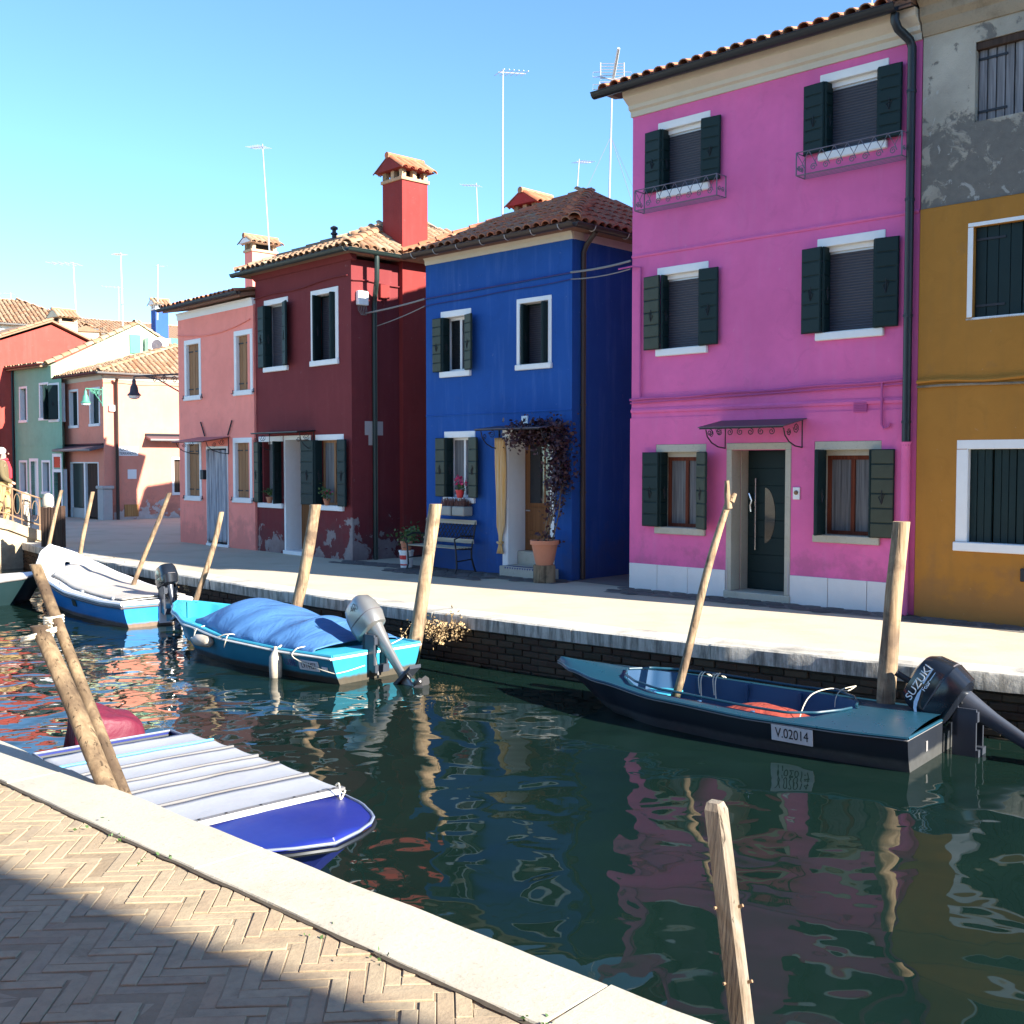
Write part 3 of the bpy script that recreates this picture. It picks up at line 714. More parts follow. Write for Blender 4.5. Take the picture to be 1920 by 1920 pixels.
TILE = {}
def tile_mesh(mat, w=.165, L=.42):
    k = (mat.name, w, L)
    if k in TILE: return TILE[k]
    vs = []
    for q in range(3):
        m = MB(); n = 6; V = []; Fs = []
        for i, (s, r) in enumerate(((0, w / 2), (L, w / 2 * .8))):
            for rr in (r, r - .016):
                for a in range(n + 1):
                    t = math.pi * a / n; V.append((rr * math.cos(t), s, rr * .8 * math.sin(t) - .02))
        p = n + 1
        for a in range(n):
            Fs += [(a, a + 1, 2 * p + a + 1, 2 * p + a), (p + a + 1, p + a, 3 * p + a, 3 * p + a + 1), (a, p + a, p + a + 1, a + 1), (2 * p + a, 2 * p + a + 1, 3 * p + a + 1, 3 * p + a)]
        m.add(V, Fs); vs.append(m.mesh('roof_tile', mat, smooth=40))
    TILE[k] = vs; return vs
def slope(h, roof, O, U, S, poly, mat, pan, pitch=.19, step=.31, tile_limit=300):
    """one tiled roof slope. O eave corner, U along the eave, S up the slope, poly in (u, s)"""
    U = Vector(U).normalized(); S = Vector(S).normalized(); Nn = U.cross(S).normalized(); O = Vector(O)
    if Nn.z < 0: Nn = -Nn
    def srange(u):
        lo, hi = 1e9, -1e9
        for (a, b), (c, d) in zip(poly, poly[1:] + poly[:1]):
            if min(a, c) - 1e-9 <= u <= max(a, c) + 1e-9:
                if abs(a - c) < 1e-9: lo = min(lo, b, d); hi = max(hi, b, d)
                else:
                    s = b + (d - b) * (u - a) / (c - a); lo = min(lo, s); hi = max(hi, s)
        return lo, hi
    u0 = min(p[0] for p in poly); u1 = max(p[0] for p in poly)
    m = MB(); sub = 6; cols = max(2, int(round((u1 - u0) / (pitch / sub)))); V = []; Fs = []
    for i in range(cols + 1):
        u = u0 + (u1 - u0) * i / cols; lo, hi = srange(min(max(u, u0 + 1e-6), u1 - 1e-6)); hgt = -.028 + .022 * math.cos(2 * math.pi * (u - u0) / pitch)
        for s in (lo, hi): V.append(O + U * u + S * s + Nn * hgt)
        V.append(O + U * u + S * lo + Nn * (hgt - .03))
    for i in range(cols): Fs += [(3 * i, 3 * i + 3, 3 * i + 4, 3 * i + 1), (3 * i + 2, 3 * i + 5, 3 * i + 3, 3 * i)]
    m.add(V, Fs); m.build('pan_tiles', pan, roof, kind='stuff', smooth=50)
    tm = tile_mesh(mat); cnt = 0; u = u0 + pitch * .5 * 0; i = 0
    while u <= u1 + 1e-6:
        lo, hi = srange(min(max(u, u0 + 1e-4), u1 - 1e-4)); s = lo - .03
        while s < hi - .12 and cnt < tile_limit:
            j = random.uniform(-.01, .01)
            Mx = Matrix((U.to_4d(), S.to_4d(), Nn.to_4d(), (0, 0, 0, 1))).transposed(); Mx[3][0] = Mx[3][1] = Mx[3][2] = 0
            if U.cross(S).dot(Nn) < 0: Mx = Mx @ Matrix.Diagonal((-1, 1, 1, 1))
            Mx = Matrix.Translation(O + U * (u + j) + S * (s + random.uniform(-.02, .02)) + Nn * .018) @ Mx @ Matrix.Rotation(random.uniform(-.035, .035), 4, 'Z') @ Matrix.Rotation(-.035 + random.uniform(-.012, .012), 4, 'X')
            inst('roof_tile', random.choice(tm), roof, Mx); cnt += 1
            s += step
        u += pitch
def ridge_caps(roof, a, b, mat, name='ridge_tile', step=.3, w=.2):
    a = Vector(a); b = Vector(b); d = (b - a); L = d.length; S = d.normalized(); U = S.cross(Vector((0, 0, 1))).normalized(); Nn = U.cross(S)
    tm = tile_mesh(mat, w, .42); s = 0
    while s < L - .1:
        Mx = Matrix((U.to_4d(), S.to_4d(), Nn.to_4d(), (0, 0, 0, 1))).transposed(); Mx[3][0] = Mx[3][1] = Mx[3][2] = 0
        inst(name, random.choice(tm), roof, Matrix.Translation(a + S * s + Nn * .035) @ Mx @ Matrix.Rotation(random.uniform(-.03, .03), 4, 'Z') @ Matrix.Rotation(-.03, 4, 'X')); s += step
def roof_base(h, W, D, z_e, zr, ov, kind='gable', mat=None, ridge_in=(0, 0)):
    """solid roof body below the tiles; returns it"""
    m = MB(); x0, x1, y0, y1 = -ov[0], W + ov[1], -ov[2], D + ov[3]; a, b = ridge_in; ym = (y0 + y1) / 2; e = .05
    if a == 0 and b == 0:                     # plain gable: two sloping slabs
        for ya, in ((y0,), (y1,)):
            P = [(x0, ya, z_e), (x1, ya, z_e), (x1, ym, zr), (x0, ym, zr)]
            m.add(P + [(x, y, z - .07) for x, y, z in P], [(0, 1, 2, 3), (7, 6, 5, 4), (0, 4, 5, 1), (1, 5, 6, 2), (2, 6, 7, 3), (3, 7, 4, 0)])
        return m.build('roof', mat or M['pan'], h)
    V = [(x0, y0, z_e), (x1, y0, z_e), (x1, y1, z_e), (x0, y1, z_e), (x0, y0, z_e - e), (x1, y0, z_e - e), (x1, y1, z_e - e), (x0, y1, z_e - e), (x0 + a, ym, zr), (x1 - b, ym, zr)]
    m.add(V, [(0, 1, 9, 8), (2, 3, 8, 9), (0, 8, 3), (1, 2, 9), (0, 4, 5, 1), (1, 5, 6, 2), (2, 6, 7, 3), (3, 7, 4, 0), (4, 7, 6, 5)])
    return m.build('roof', mat or M['pan'], h)
def scroll(m, c, r, turns, y, th, flip=1, start=0):
    pts = []; n = int(10 * turns)
    for i in range(n + 1):
        t = i / n; a = start + flip * 2 * math.pi * turns * t; rr = r * (1 - .8 * t); pts.append((c[0] + rr * math.cos(a), y, c[1] + rr * math.sin(a)))
    m.tube(pts, th, 5)
def chimney(h, x0, x1, y0, y1, z0, z1, mat, cap='gable', tile='tile', brickmat='brickchim', openings=2, capmat=None, ovh=.1, ridge='y'):
    ch = MB().box(x0, x1, y0, y1, z0, z1).build('chimney', mat, h)
    bm_ = M[brickmat]; b = MB(); b.cbox(x0 - .03, x1 + .03, y0 - .03, y1 + .03, z1, z1 + .06, .006); b.build('chimney_band', bm_, ch)
    zt = z1 + .2; w = x1 - x0; d = y1 - y0
    posts = MB()
    k = openings + 1
    for i in range(k):
        u = i / openings
        for yy in (y0, y1 - .09): posts.box(lerp(x0, x1 - .09, u), lerp(x0, x1 - .09, u) + .09, yy, yy + .09, z1 + .06, zt)
        if 0 < i < k - 1 or True:
            for xx in (x0 + .001, x1 - .091): posts.box(xx, xx + .09, lerp(y0, y1 - .09, u), lerp(y0, y1 - .09, u) + .089, z1 + .06, zt - .001)
    posts.build('chimney_posts', bm_, ch); MB().box(x0 + .1, x1 - .1, y0 + .1, y1 - .1, z1 + .06, zt - .01).build('chimney_flue', M['dark'], ch)
    # little gable roof, ridge along x
    o = ovh; ym = (y0 + y1) / 2; zr = zt + d * .42; m = MB()
    sw = ridge == 'y'                         # gable faces the facade side
    if sw: x0, x1, y0, y1 = y0, y1, x0, x1; w, d = d, w; ym = (y0 + y1) / 2; zr = zt + d * .42
    m.prism([(y0 - o, zt), (y1 + o, zt), (ym, zr)], x0 - o, x1 + o)
    m.v = [(b_, a_, c_) if not sw else (a_, b_, c_) for (a_, b_, c_) in m.v]
    SW = Matrix(((0, 1, 0, 0), (1, 0, 0, 0), (0, 0, 1, 0), (0, 0, 0, 1))) if sw else I4
    cp = m.build('chimney_cap', capmat or mat, ch)
    tm = tile_mesh(M[tile], .15, .36)
    for sgn in (-1, 1):
        U = Vector((1, 0, 0)); e0 = Vector((0, (y0 - o) if sgn < 0 else (y1 + o), zt)); top = Vector((0, ym, zr)); S = (top - e0); Ls = S.length; S.normalize(); Nn = Vector((0, sgn * abs(S.z), abs(S.y)))
        nx = max(2, int((w + 2 * o) / .16)); 
        for i in range(nx + 1):
            x = x0 - o + .06 + (w + 2 * o - .12) * i / nx
            Mx = Matrix((U.to_4d(), S.to_4d(), Nn.to_4d(), (0, 0, 0, 1))).transposed(); Mx[3][0] = Mx[3][1] = Mx[3][2] = 0
            if U.cross(S).dot(Nn) < 0: Mx = Mx @ Matrix.Diagonal((-1, 1, 1, 1))
            Mx = Matrix.Translation(Vector((x, 0, 0)) + e0 - S * .05 + Nn * .03) @ Mx @ Matrix.Diagonal((1, (Ls + .05) / .36, 1, 1))
            inst('cap_tile', random.choice(tm), ch, SW @ Mx)
    ridge = MB(); ridge.M = SW; ridge.tube([(x0 - o - .03, ym, zr + .02), (x1 + o + .03, ym, zr + .02)], .06, 8); ridge.M = None; ridge.build('cap_ridge', M[tile], ch, smooth=40)
    return ch
def canopy(h, F, u0, u1, z, out, drop, mat, iron='iron', scrolls=True, front=True, name='door_canopy'):
    o = part(h, name, mat, lambda m: m.add([(u0, 0, z), (u1, 0, z), (u1, -out, z - drop), (u0, -out, z - drop), (u0, 0, z - .012), (u1, 0, z - .012), (u1, -out, z - drop - .012), (u0, -out, z - drop - .012)],
        [(0, 1, 2, 3), (7, 6, 5, 4), (0, 4, 5, 1), (1, 5, 6, 2), (2, 6, 7, 3), (3, 7, 4, 0)]), F)
    m = MB(); th = .009
    for u in (u0 + .06, u1 - .06):
        m.tube([(u, -.01, z - .02), (u, -out + .02, z - drop - .02)], th, 5); m.tube([(u, -.01, z - .02), (u, -.01, z - .36)], th, 5)
        m.tube([(u, -.01, z - .36)] + [(u, -.01 - (out - .1) * math.sin(t * math.pi / 2) , z - .36 + (.36 - drop - .03) * (1 - math.cos(t * math.pi / 2))) for t in (.25, .5, .75, 1)], th, 5)
        if scrolls:
            for (cy, cz, r) in ((.16, .12, .07), (.33, .17, .05)): m.tube([(u, -cy - r * (1 - .8 * t / 12) * math.cos(t * .9), z - cz - r * (1 - .8 * t / 12) * math.sin(t * .9)) for t in range(13)], .006, 4)
    m.tube([(u0 + .02, -out + .01, z - drop - .02), (u1 - .02, -out + .01, z - drop - .02)], th, 5)
    if front:
        n = 7
        for i in range(n):
            x = lerp(u0 + .1, u1 - .1, (i + .5) / n); scroll(m, (x, z - drop - .07), .045, 1.4, -out + .01, .006, 1 if i % 2 else -1, math.pi / 2)
    m.build('canopy_bracket', M[iron], o, None)
    return o
def shell(h, W, D, Ht, mat, x0=0, left=True, right=True):
    """side and back walls"""
    if left: MB().box(x0, x0 + .25, .003, D, -.03, Ht).build('side_wall', mat, h)
    if right: MB().box(W - .25, W, .003, D, -.03, Ht).build('side_wall', mat, h)
    MB().box(x0 + .25, W - .25, D - .25, D, -.03, Ht).build('back_wall', mat, h)

# ------------------------------------------------------------------ pink house
h = house('pink_house', 'three-storey bright pink house with dark green shutters and white marble base', (1.66, 15.38), -43.7)
W = 4.06; D = 6.0
win = {'3L': (.43, 1.26, 5.30, 6.31), '3R': (2.81, 3.67, 5.36, 6.38), '2L': (.43, 1.25, 3.19, 4.38), '2R': (2.80, 3.66, 3.22, 4.44), '1L': (.43, 1.24, .79, 2.0), '1R': (2.80, 3.65, .79, 2.01)}
holes = []
for k, (a, b, c, d) in win.items(): holes.append((a + .075, b - .075, c + .09, d - .1, .2))
door = (1.63, 2.41, .0, 1.915, .4)
wall(h, W, 6.55, holes + [door], M['pink'])
shell(h, W, D, 6.55, M['pink'])
for k, (a, b, c, d) in win.items():
    st = M['istria'] if k[0] == '1' else M['white']
    bars(h, I4, a, b, c, d, st, lint=.1, sill=.09)
    A, B, C_, D_ = a + .075, b - .075, c + .09, d - .1
    if k[0] == '1':
        part(h, 'window_reveal', M['istria'], lambda m: m.box(A - .001, A + .015, .005, .15, C_, D_).box(B - .015, B + .001, .005, .15, C_, D_).box(A + .02, B - .02, .1, .15, D_ - .07, D_), I4)
        glazing(h, I4, A + .016, B - .016, C_, D_ - .07, .15, 'curtain')
    else:
        part(h, 'blind_box', M['white'], lambda m: m.box(A, B, .06, .16, D_ - .06, D_ + .001), I4)
        glazing(h, I4, A, B, C_, D_ - .06, .09, 'blind', 'alu', .025)
    if k == '1R':
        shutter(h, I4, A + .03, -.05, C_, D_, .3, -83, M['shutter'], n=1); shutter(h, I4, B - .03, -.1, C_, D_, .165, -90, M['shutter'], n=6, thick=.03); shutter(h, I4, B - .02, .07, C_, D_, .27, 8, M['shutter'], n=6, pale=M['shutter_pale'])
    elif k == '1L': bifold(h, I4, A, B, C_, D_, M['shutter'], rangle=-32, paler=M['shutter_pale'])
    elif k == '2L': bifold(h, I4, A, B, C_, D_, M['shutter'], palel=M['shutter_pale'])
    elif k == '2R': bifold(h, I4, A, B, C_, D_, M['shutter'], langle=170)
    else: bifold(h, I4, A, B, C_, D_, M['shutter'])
# cornice, string courses, ledge
def mould(m, x0, x1, prof):                   # profile (out, z) run along the facade
    n = len(prof); m.add([(x0, -o, z) for o, z in prof] + [(x1, -o, z) for o, z in prof], [(i, i + 1, n + i + 1, n + i) for i in range(n - 1)] + [tuple(range(n)), tuple(range(2 * n - 1, n - 1, -1))])
part(h, 'cornice', M['cornice'], lambda m: mould(m, -.02, W, [(-.05, 6.48), (.025, 6.48), (.03, 6.55), (.075, 6.57), (.08, 6.62), (.13, 6.65), (.2, 6.70), (.22, 6.78), (-.05, 6.78)]), smooth=30)
part(h, 'string_course', M['pink'], lambda m: mould(m, 0.002, W - .002, [(-.02, 4.565), (.012, 4.565), (.022, 4.585), (.012, 4.605), (-.02, 4.605)]))
part(h, 'string_course', M['pink'], lambda m: mould(m, 0.002, W - .12, [(-.02, 2.44), (.02, 2.44), (.028, 2.47), (.012, 2.5), (-.02, 2.5)]))
wall(h, W - .1, 2.36, [(a - .002, b + .002, c - .002, d + .002, 0) for (a, b, c, d) in (win['1L'], win['1R'], (1.555, 2.485, 0, 2.005))], M['pink'], name='lower_render', z0=.36, x0=-.015, proud=.012)
part(h, 'render_ledge', M['pink'], lambda m: m.box(-.015, W - .1, -.012, .001, 2.36, 2.366))
# plinth slabs
xs = [-.01, .47, .97, 1.553]
for a, b in list(zip(xs, xs[1:])) + [(2.487, 3.0), (3.003, 3.5), (3.503, 3.99)]:
    part(h, 'plinth_slab', M['marble'], lambda m: m.cbox(a + .002, b - .002, -.028, .02, -.02, .36, .004))
# door
st = M['istria']
part(h, 'door_lintel', st, lambda m: m.cbox(1.555, 2.485, -.02, .18, 1.92, 2.005, .006))
for a, b in ((1.555, 1.635), (2.405, 2.485)): part(h, 'door_jamb', st, lambda m: m.cbox(a, b, -.02, .2, .1, 1.92, .006))
part(h, 'door_reveal', st, lambda m: m.box(1.636, 1.65, .2, .4, .1, 1.92).box(2.39, 2.404, .2, .4, .1, 1.92))
part(h, 'doorstep', st, lambda m: m.cbox(1.54, 2.5, -.05, .4, -.02, .1, .008))
dr = part(h, 'door', M['shutter'], lambda m: m.box(1.64, 2.4, .36, .4, .1, 1.92))
for i in range(8): MB().cbox(1.655, 2.385, .352, .362, .11 + i * .225, .11 + (i + 1) * .225 - .006, .003).build('door_board', M['shutter'], dr)
m = MB(); n = 20; cx, cz, rr = 1.91, 1.07, .36
pts = [(cx + (.15 * math.sin(math.pi * i / n)), cz - rr * math.cos(math.pi * i / n)) for i in range(n + 1)]
m.prism(pts, .345, .351); m.build('door_glass', M['glass'], dr)
m = MB(); m.tube([(1.79, .31, .62), (1.79, .31, 1.55)], .01, 6); m.tube([(1.79, .35, .66), (1.79, .31, .66)], .006, 5); m.tube([(1.79, .35, 1.5), (1.79, .31, 1.5)], .006, 5)
m.tube([(1.71, .35, 1.1), (1.73, .3, 1.12), (1.72, .3, 1.2), (1.74, .3, 1.26), (1.70, .3, 1.35), (1.71, .35, 1.37)], .014, 6); m.lathe([(.02, 0), (.02, .01)], (0, 0, 0)) if False else None
m.build('door_handle', M['chrome'], dr, smooth=40)
part(h, 'mortar_strip', M['plaster_patch'], lambda m: m.box(1.56, 1.585, -.024, -.019, .1, .5).box(2.452, 2.475, -.024, -.019, .12, .52))
canopy(h, I4, 1.47, 2.69, 2.30, .55, .1, M['canopy'])
bp = part(h, 'bell_plate', M['white'], lambda m: m.cbox(2.52, 2.615, -.03, -.01, 1.3, 1.45, .004))
MB().lathe([(.0, .0), (.028, .004), (.024, .018), (.01, .026)], seg=12).build('lion_knob', M['rust'], bp).matrix_local = Matrix.Translation((2.567, -.03, 1.385)) @ Matrix.Rotation(R(90), 4, 'X')
v = part(h, 'vent_grille', M['pink_trim'], lambda m: m.box(3.3, 3.47, -.02, .01, 2.345, 2.475))
for i in range(6): MB().box(3.305, 3.465, -.032, -.018, 2.352 + i * .02, 2.362 + i * .02).build('vent_slat', M['pink_trim'], v)
pipe(h, I4, [(x, -.035 - .004 * math.sin(x * 9), lerp(2.62, 2.70, x / 4) + .008 * math.sin(x * 5)) for x in [i * .2 for i in range(21)]], .018, M['pink_trim'], 'cable_run', 6)
pipe(h, I4, [(x, -.03, lerp(2.575, 2.655, x / 4)) for x in [i * .4 for i in range(11)]], .011, M['pink_trim'], 'cable_run', 6)
pipe(h, I4, [(.17, -.03, 4.42), (.17, -.03, 2.62)], .014, M['pink_trim'], 'conduit', 6)
pipe(h, I4, [(-.2, -.05, 4.44), (.05, -.05, 4.45), (.17, -.04, 4.42)], .012, M['pink_trim'], 'conduit', 6)
pipe(h, I4, [(3.66, -.04, 2.69), (3.66, -.04, 2.2), (3.69, -.04, 2.15), (3.75, -.04, 2.17), (3.76, -.04, 2.21)], .013, M['pink_trim'], 'conduit', 6)
pipe(h, I4, [(3.86, -.28, 6.74), (3.86, -.28, 6.66), (3.88, -.24, 6.58), (3.95, -.1, 6.48), (3.97, -.07, 6.4), (3.97, -.07, 1.95)], .05, M['gutter'])
for zz in (5.9, 4.7, 3.4, 2.2): part(h, 'pipe_clip', M['gutter'], lambda m: m.lathe([(.056, 0), (.056, .03)], (3.97, -.07, zz), 10))
pipe(h, I4, [(3.97, -.07, 1.99), (3.97, -.07, 1.95), (3.97, -.07, .06), (3.97, -.12, .0)], [.062, .05, .05, .05], M['pink'], 'downpipe_foot')
# flower rails on the top floor
for (a, b, z) in ((.2, 1.5, 5.13), (2.62, 3.93, 5.17)):
    r = MB(); o_ = .21
    for zz in (z + .02, z + .29): r.tube([(a, 0, zz), (a, -o_, zz), (b, -o_, zz), (b, 0, zz)], .007, 5)
    for q in range(4): r.tube([(a, -o_ * (q + .5) / 4, z + .015), (b, -o_ * (q + .5) / 4, z + .015)], .0035, 4)
    for x in (a, b): r.tube([(x, -o_, z + .02), (x, -o_, z + .29)], .009, 5); r.tube([(x, 0, z + .02), (x, 0, z + .29)], .009, 5)
    n = 8
    for i in range(n):
        x = lerp(a, b, (i + .5) / n); wd = (b - a) / n
        scroll(r, (x - .02, z + .09), .045, 1.5, -o_, .006, 1, 0); r.tube([(x - wd * .5, -o_, z + .29), (x, -o_, z + .15), (x + wd * .5, -o_, z + .29)], .006, 4)
        r.tube([(x, -o_, z + .15), (x + .025, -o_, z + .09)], .006, 4)
    for x in (a, b):
        for q in (0.07, .15): r.tube([(x, -q - .035 * (1 - .07 * t) * math.cos(t * .9), z + .12 - .035 * (1 - .07 * t) * math.sin(t * .9)) for t in range(11)], .006, 4)
    r.build('flower_rail', M['iron_grey'], h, smooth=40)
ze = 6.88; pit = .34
rf = roof_base(h, W, D, ze - .05, ze + (D + .6) / 2 * pit - .05, (.25, 0, .32, .28))
Sv = Vector((0, 1, pit)).normalized()
slope(h, rf, (-.25, -.34, ze - .02), (1, 0, 0), Sv, [(0, 0), (W + .25, 0), (W + .25, 3.5), (0, 3.5)], M['tile'], M['pan'])
gutter(h, I4, -.38, 3.92, -.385, ze - .085, M['gutter'], .075)
for xx in (.002, W - .252): gy = MB(); gy.prism([(.0, 6.5), (0, 6.85), (D / 2, 6.8 + (D + .6) / 2 * pit - .13), (D, 6.85), (D, 6.5)], xx, xx + .25); gy.v = [(b_, a_, c_) for (a_, b_, c_) in gy.v]; gy.build('gable_wall', M['pink'], h)
part(h, 'soffit', M['gutter'], lambda m: m.prism([(-.32, 6.80), (W, 6.80), (W, 6.782), (-.02, 6.782), (-.2, 6.782)], -.32, -.0))
stone_strip(1.66, 15.38, 4.58, 12.58, lambda s: .62 - .06 * s)

# ------------------------------------------------------------------ ochre house with bare grey top storey
h = house('ochre_house', 'ochre yellow house with bare grey cement top storey and white framed windows', (4.595, 12.55), -44.2)
W = 3.3; D = 6
W3 = (.58, 1.55, 5.44, 6.29, .16); W2 = (.60, 1.6, 3.32, 4.31, .13); W1 = (.57, 1.6, .875, 1.905, .13)
wall(h, W, 4.59, [W2, W1], M['ochre'], proud=.012); wall(h, W, 6.52, [W3], M['grey'], name='upper_wall', z0=4.59); part(h, 'render_ledge', M['ochre'], lambda m: m.box(.0, W, -.012, .001, 4.585, 4.5905))
shell(h, W, D, 6.5, M['ochre'])
part(h, 'cornice', M['brown_cornice'], lambda m: mould(m, .005, W, [(-.05, 6.49), (.02, 6.49), (.05, 6.55), (.06, 6.62), (.12, 6.68), (.13, 6.78), (.2, 6.84), (.22, 6.95), (-.05, 6.95)]), smooth=30)
part(h, 'plinth', M['ochre'], lambda m: m.box(.11, W, -.02, .001, -.02, .14))
for i in range(2): plank_leaf(h, I4, .585 + i * .485, .585 + (i + 1) * .485 - .01, 5.45, 6.22, .08, M['greywood'], 5, gap=.006, back=M['dark'])
part(h, 'window_lintel', M['darkwood'], lambda m: m.cbox(.56, 1.57, .02, .15, 6.21, 6.29, .005))
surround(h, I4, .535, 1.66, 3.3, 4.36, M['white'], .06, sill=.03, sill_out=.012, top=.045)
for i in range(2): plank_leaf(h, I4, .60 + i * .5, .60 + (i + 1) * .5 - .005, 3.33, 4.31, .05, M['shutter'], 4)
surround(h, I4, .455, 1.72, .78, 2.005, M['white'], .125, sill=.095, sill_out=.05, top=.1)
for i in range(4): plank_leaf(h, I4, .585 + i * .25, .585 + (i + 1) * .25 - .012, .88, 1.9, .05 + .02 * (i % 2), M['shutter'], 3, battens=False)
pipe(h, I4, [(x, -.035, 2.66 + .012 * math.sin(x * 6)) for x in [i * .15 for i in range(21)]], .022, M['ochre'], 'cable_run', 6)
pipe(h, I4, [(x, -.03, 2.605 + .008 * math.sin(x * 4)) for x in [i * .3 for i in range(11)]], .015, M['brown_cornice'], 'cable_run', 6)
part(h, 'meter_box', M['iron'], lambda m: m.cbox(1.17, 1.34, -.05, .01, .49, .63, .006))
# far end of the facade, outside the frame
surround(h, I4, 2.15, 2.9, .78, 2.005, M['white'], .1)
rf = roof_base(h, W, D, 6.93, 7.95, (0, .1, .32, .28)); MB().box(.01, W - .01, .01, D - .01, 6.5, 6.9).build('attic_wall', M['grey'], h); gy = MB(); gy.prism([(.0, 6.9), (D / 2, 7.85), (D, 6.9)], W - .25, W - .01); gy.v = [(b_, a_, c_) for (a_, b_, c_) in gy.v]; gy.build('gable_wall', M['ochre'], h); slope(h, rf, (0, -.34, 6.97), (1, 0, 0), Sv, [(0, 0), (W + .2, 0), (W + .2, 3.4), (0, 3.4)], M['tile'], M['pan'], tile_limit=80)
stone_strip(4.58, 12.58, 6.8, 10.4, lambda s: .42)

def hit(h, px, py, ax, val):
    """where the line of sight through a pixel meets the house's local plane x = val or y = val"""
    Mi = (Matrix.Translation(h.location) @ Matrix.Rotation(h.rotation_euler.z, 4, 'Z')).inverted()
    o = Mi @ Vector((0, 0, EYE)); d = Mi.to_3x3() @ ray(px, py); t = (val - o[ax]) / d[ax]; return o + d * t
def hip_roof(h, W, D, ze, za, ov, apex, tile, pan, front=True, right=True, left=False, ridge_to=None):
    x0, x1, y0, y1 = -ov[0], W + ov[1], -ov[2], D + ov[3]; ax, ay = apex
    rf = MB()
    A = (ax, ay, za); B = (ridge_to or apex); B = (B[0], B[1], za)
    V = [(x0, y0, ze - .05), (x1, y0, ze - .05), (x1, y1, ze - .05), (x0, y1, ze - .05), (A[0], A[1], za - .06), (B[0], B[1], za - .06), (x0, y0, ze - .1), (x1, y0, ze - .1), (x1, y1, ze - .1), (x0, y1, ze - .1)]
    rf.add(V, [(0, 1, 4), (1, 2, 5, 4), (2, 3, 5), (3, 0, 4, 5), (0, 6, 7, 1), (1, 7, 8, 2), (2, 8, 9, 3), (3, 9, 6, 0), (6, 9, 8, 7)])
    rf = rf.build('roof', pan, h)
    if front:
        S = Vector((0, ay - y0, za - ze)); slope(h, rf, (x0, y0, ze), (1, 0, 0), S, [(0, 0), (x1 - x0, 0), (ax - x0, S.length)], tile, pan)
    if right:
        S = Vector((ax - x1, 0, za - ze)); L = S.length
        slope(h, rf, (x1, y0, ze), (0, 1, 0), S, [(0, 0), (y1 - y0, 0), (B[1] - y0, L), (ay - y0, L)] if ridge_to else [(0, 0), (y1 - y0, 0), (ay - y0, L)], tile, pan)
    if left:
        S = Vector((ax - x0, 0, za - ze)); slope(h, rf, (x0, y1, ze), (0, -1, 0), S, [(0, 0), (y1 - y0, 0), (y1 - ay, S.length)], tile, pan)
    ridge_caps(rf, (x1, y0, ze), A, tile); ridge_caps(rf, (x0, y0, ze), A, tile)
    if ridge_to: ridge_caps(rf, A, B, tile)
    return rf

# ------------------------------------------------------------------ blue house
h = house('blue_house', 'deep blue two-storey house with a wooden door, yellow curtain and climbing vine', (-1.48, 18.61), -43.9)
W = 3.28; D = 4.4; X0 = .06
Wd = {'2L': (.43, 1.15, 3.15, 4.23), '2R': (2.16, 2.88, 3.17, 4.26), '1': (.51, 1.24, 1.10, 2.265)}
wall(h, W, 5.06, [(Wd['2L'][0] + .06, 1.09, 3.24, 4.13), (2.225, 2.815, 3.25, 4.19), (.57, 1.18, 1.19, 2.165), (1.95, 2.88, .0, 2.2, .42)], M['blue'], x0=X0)
shell(h, W, D, 5.06, M['blue'], X0)
bars(h, I4, *Wd['2L'], M['white'], lint=.1, sill=.09); bars(h, I4, *Wd['1'], M['white'], lint=.1, sill=.085)
surround(h, I4, *Wd['2R'], M['white'], .065, sill=.08, top=.07)
glazing(h, I4, .49, 1.09, 3.24, 4.13, .12, 'glass', 'white', .045); glazing(h, I4, .57, 1.18, 1.19, 2.165, .12, 'curtain', 'white', .04)
bifold(h, I4, .49, 1.09, 3.24, 4.13, M['shutter'], w=.23, palel=M['shutter_pale'], paler=M['shutter_pale'], n=6, rangle=-18, e=.04)
bifold(h, I4, .57, 1.18, 1.19, 2.165, M['shutter'], w=.24, palel=M['shutter_pale'], paler=M['shutter_pale'], n=5, rangle=-14, e=.04)
glazing(h, I4, 2.23, 2.81, 3.25, 4.19, .16, 'blind', 'shutter', .03)
shutter(h, I4, 2.25, -.13, 3.26, 4.17, .2, -72, M['shutter'], n=1); shutter(h, I4, 2.79, -.12, 3.26, 4.17, .2, -100, M['shutter'], n=1); shutter(h, I4, 2.755, .075, 3.26, 4.17, .12, 120, M['shutter'], n=1)
part(h, 'cornice', M['cornice'], lambda m: mould(m, X0, W + .02, [(-.05, 5.03), (.02, 5.03), (.03, 5.1), (.06, 5.14), (-.05, 5.14)]))
part(h, 'cornice', M['cornice'], lambda m: m.box(W, W + .03, .0, D, 5.035, 5.14))
part(h, 'string_course', M['blue'], lambda m: mould(m, X0, W - .001, [(-.02, 2.52), (.008, 2.52), (.012, 2.535), (.0, 2.55), (-.02, 2.55)]))
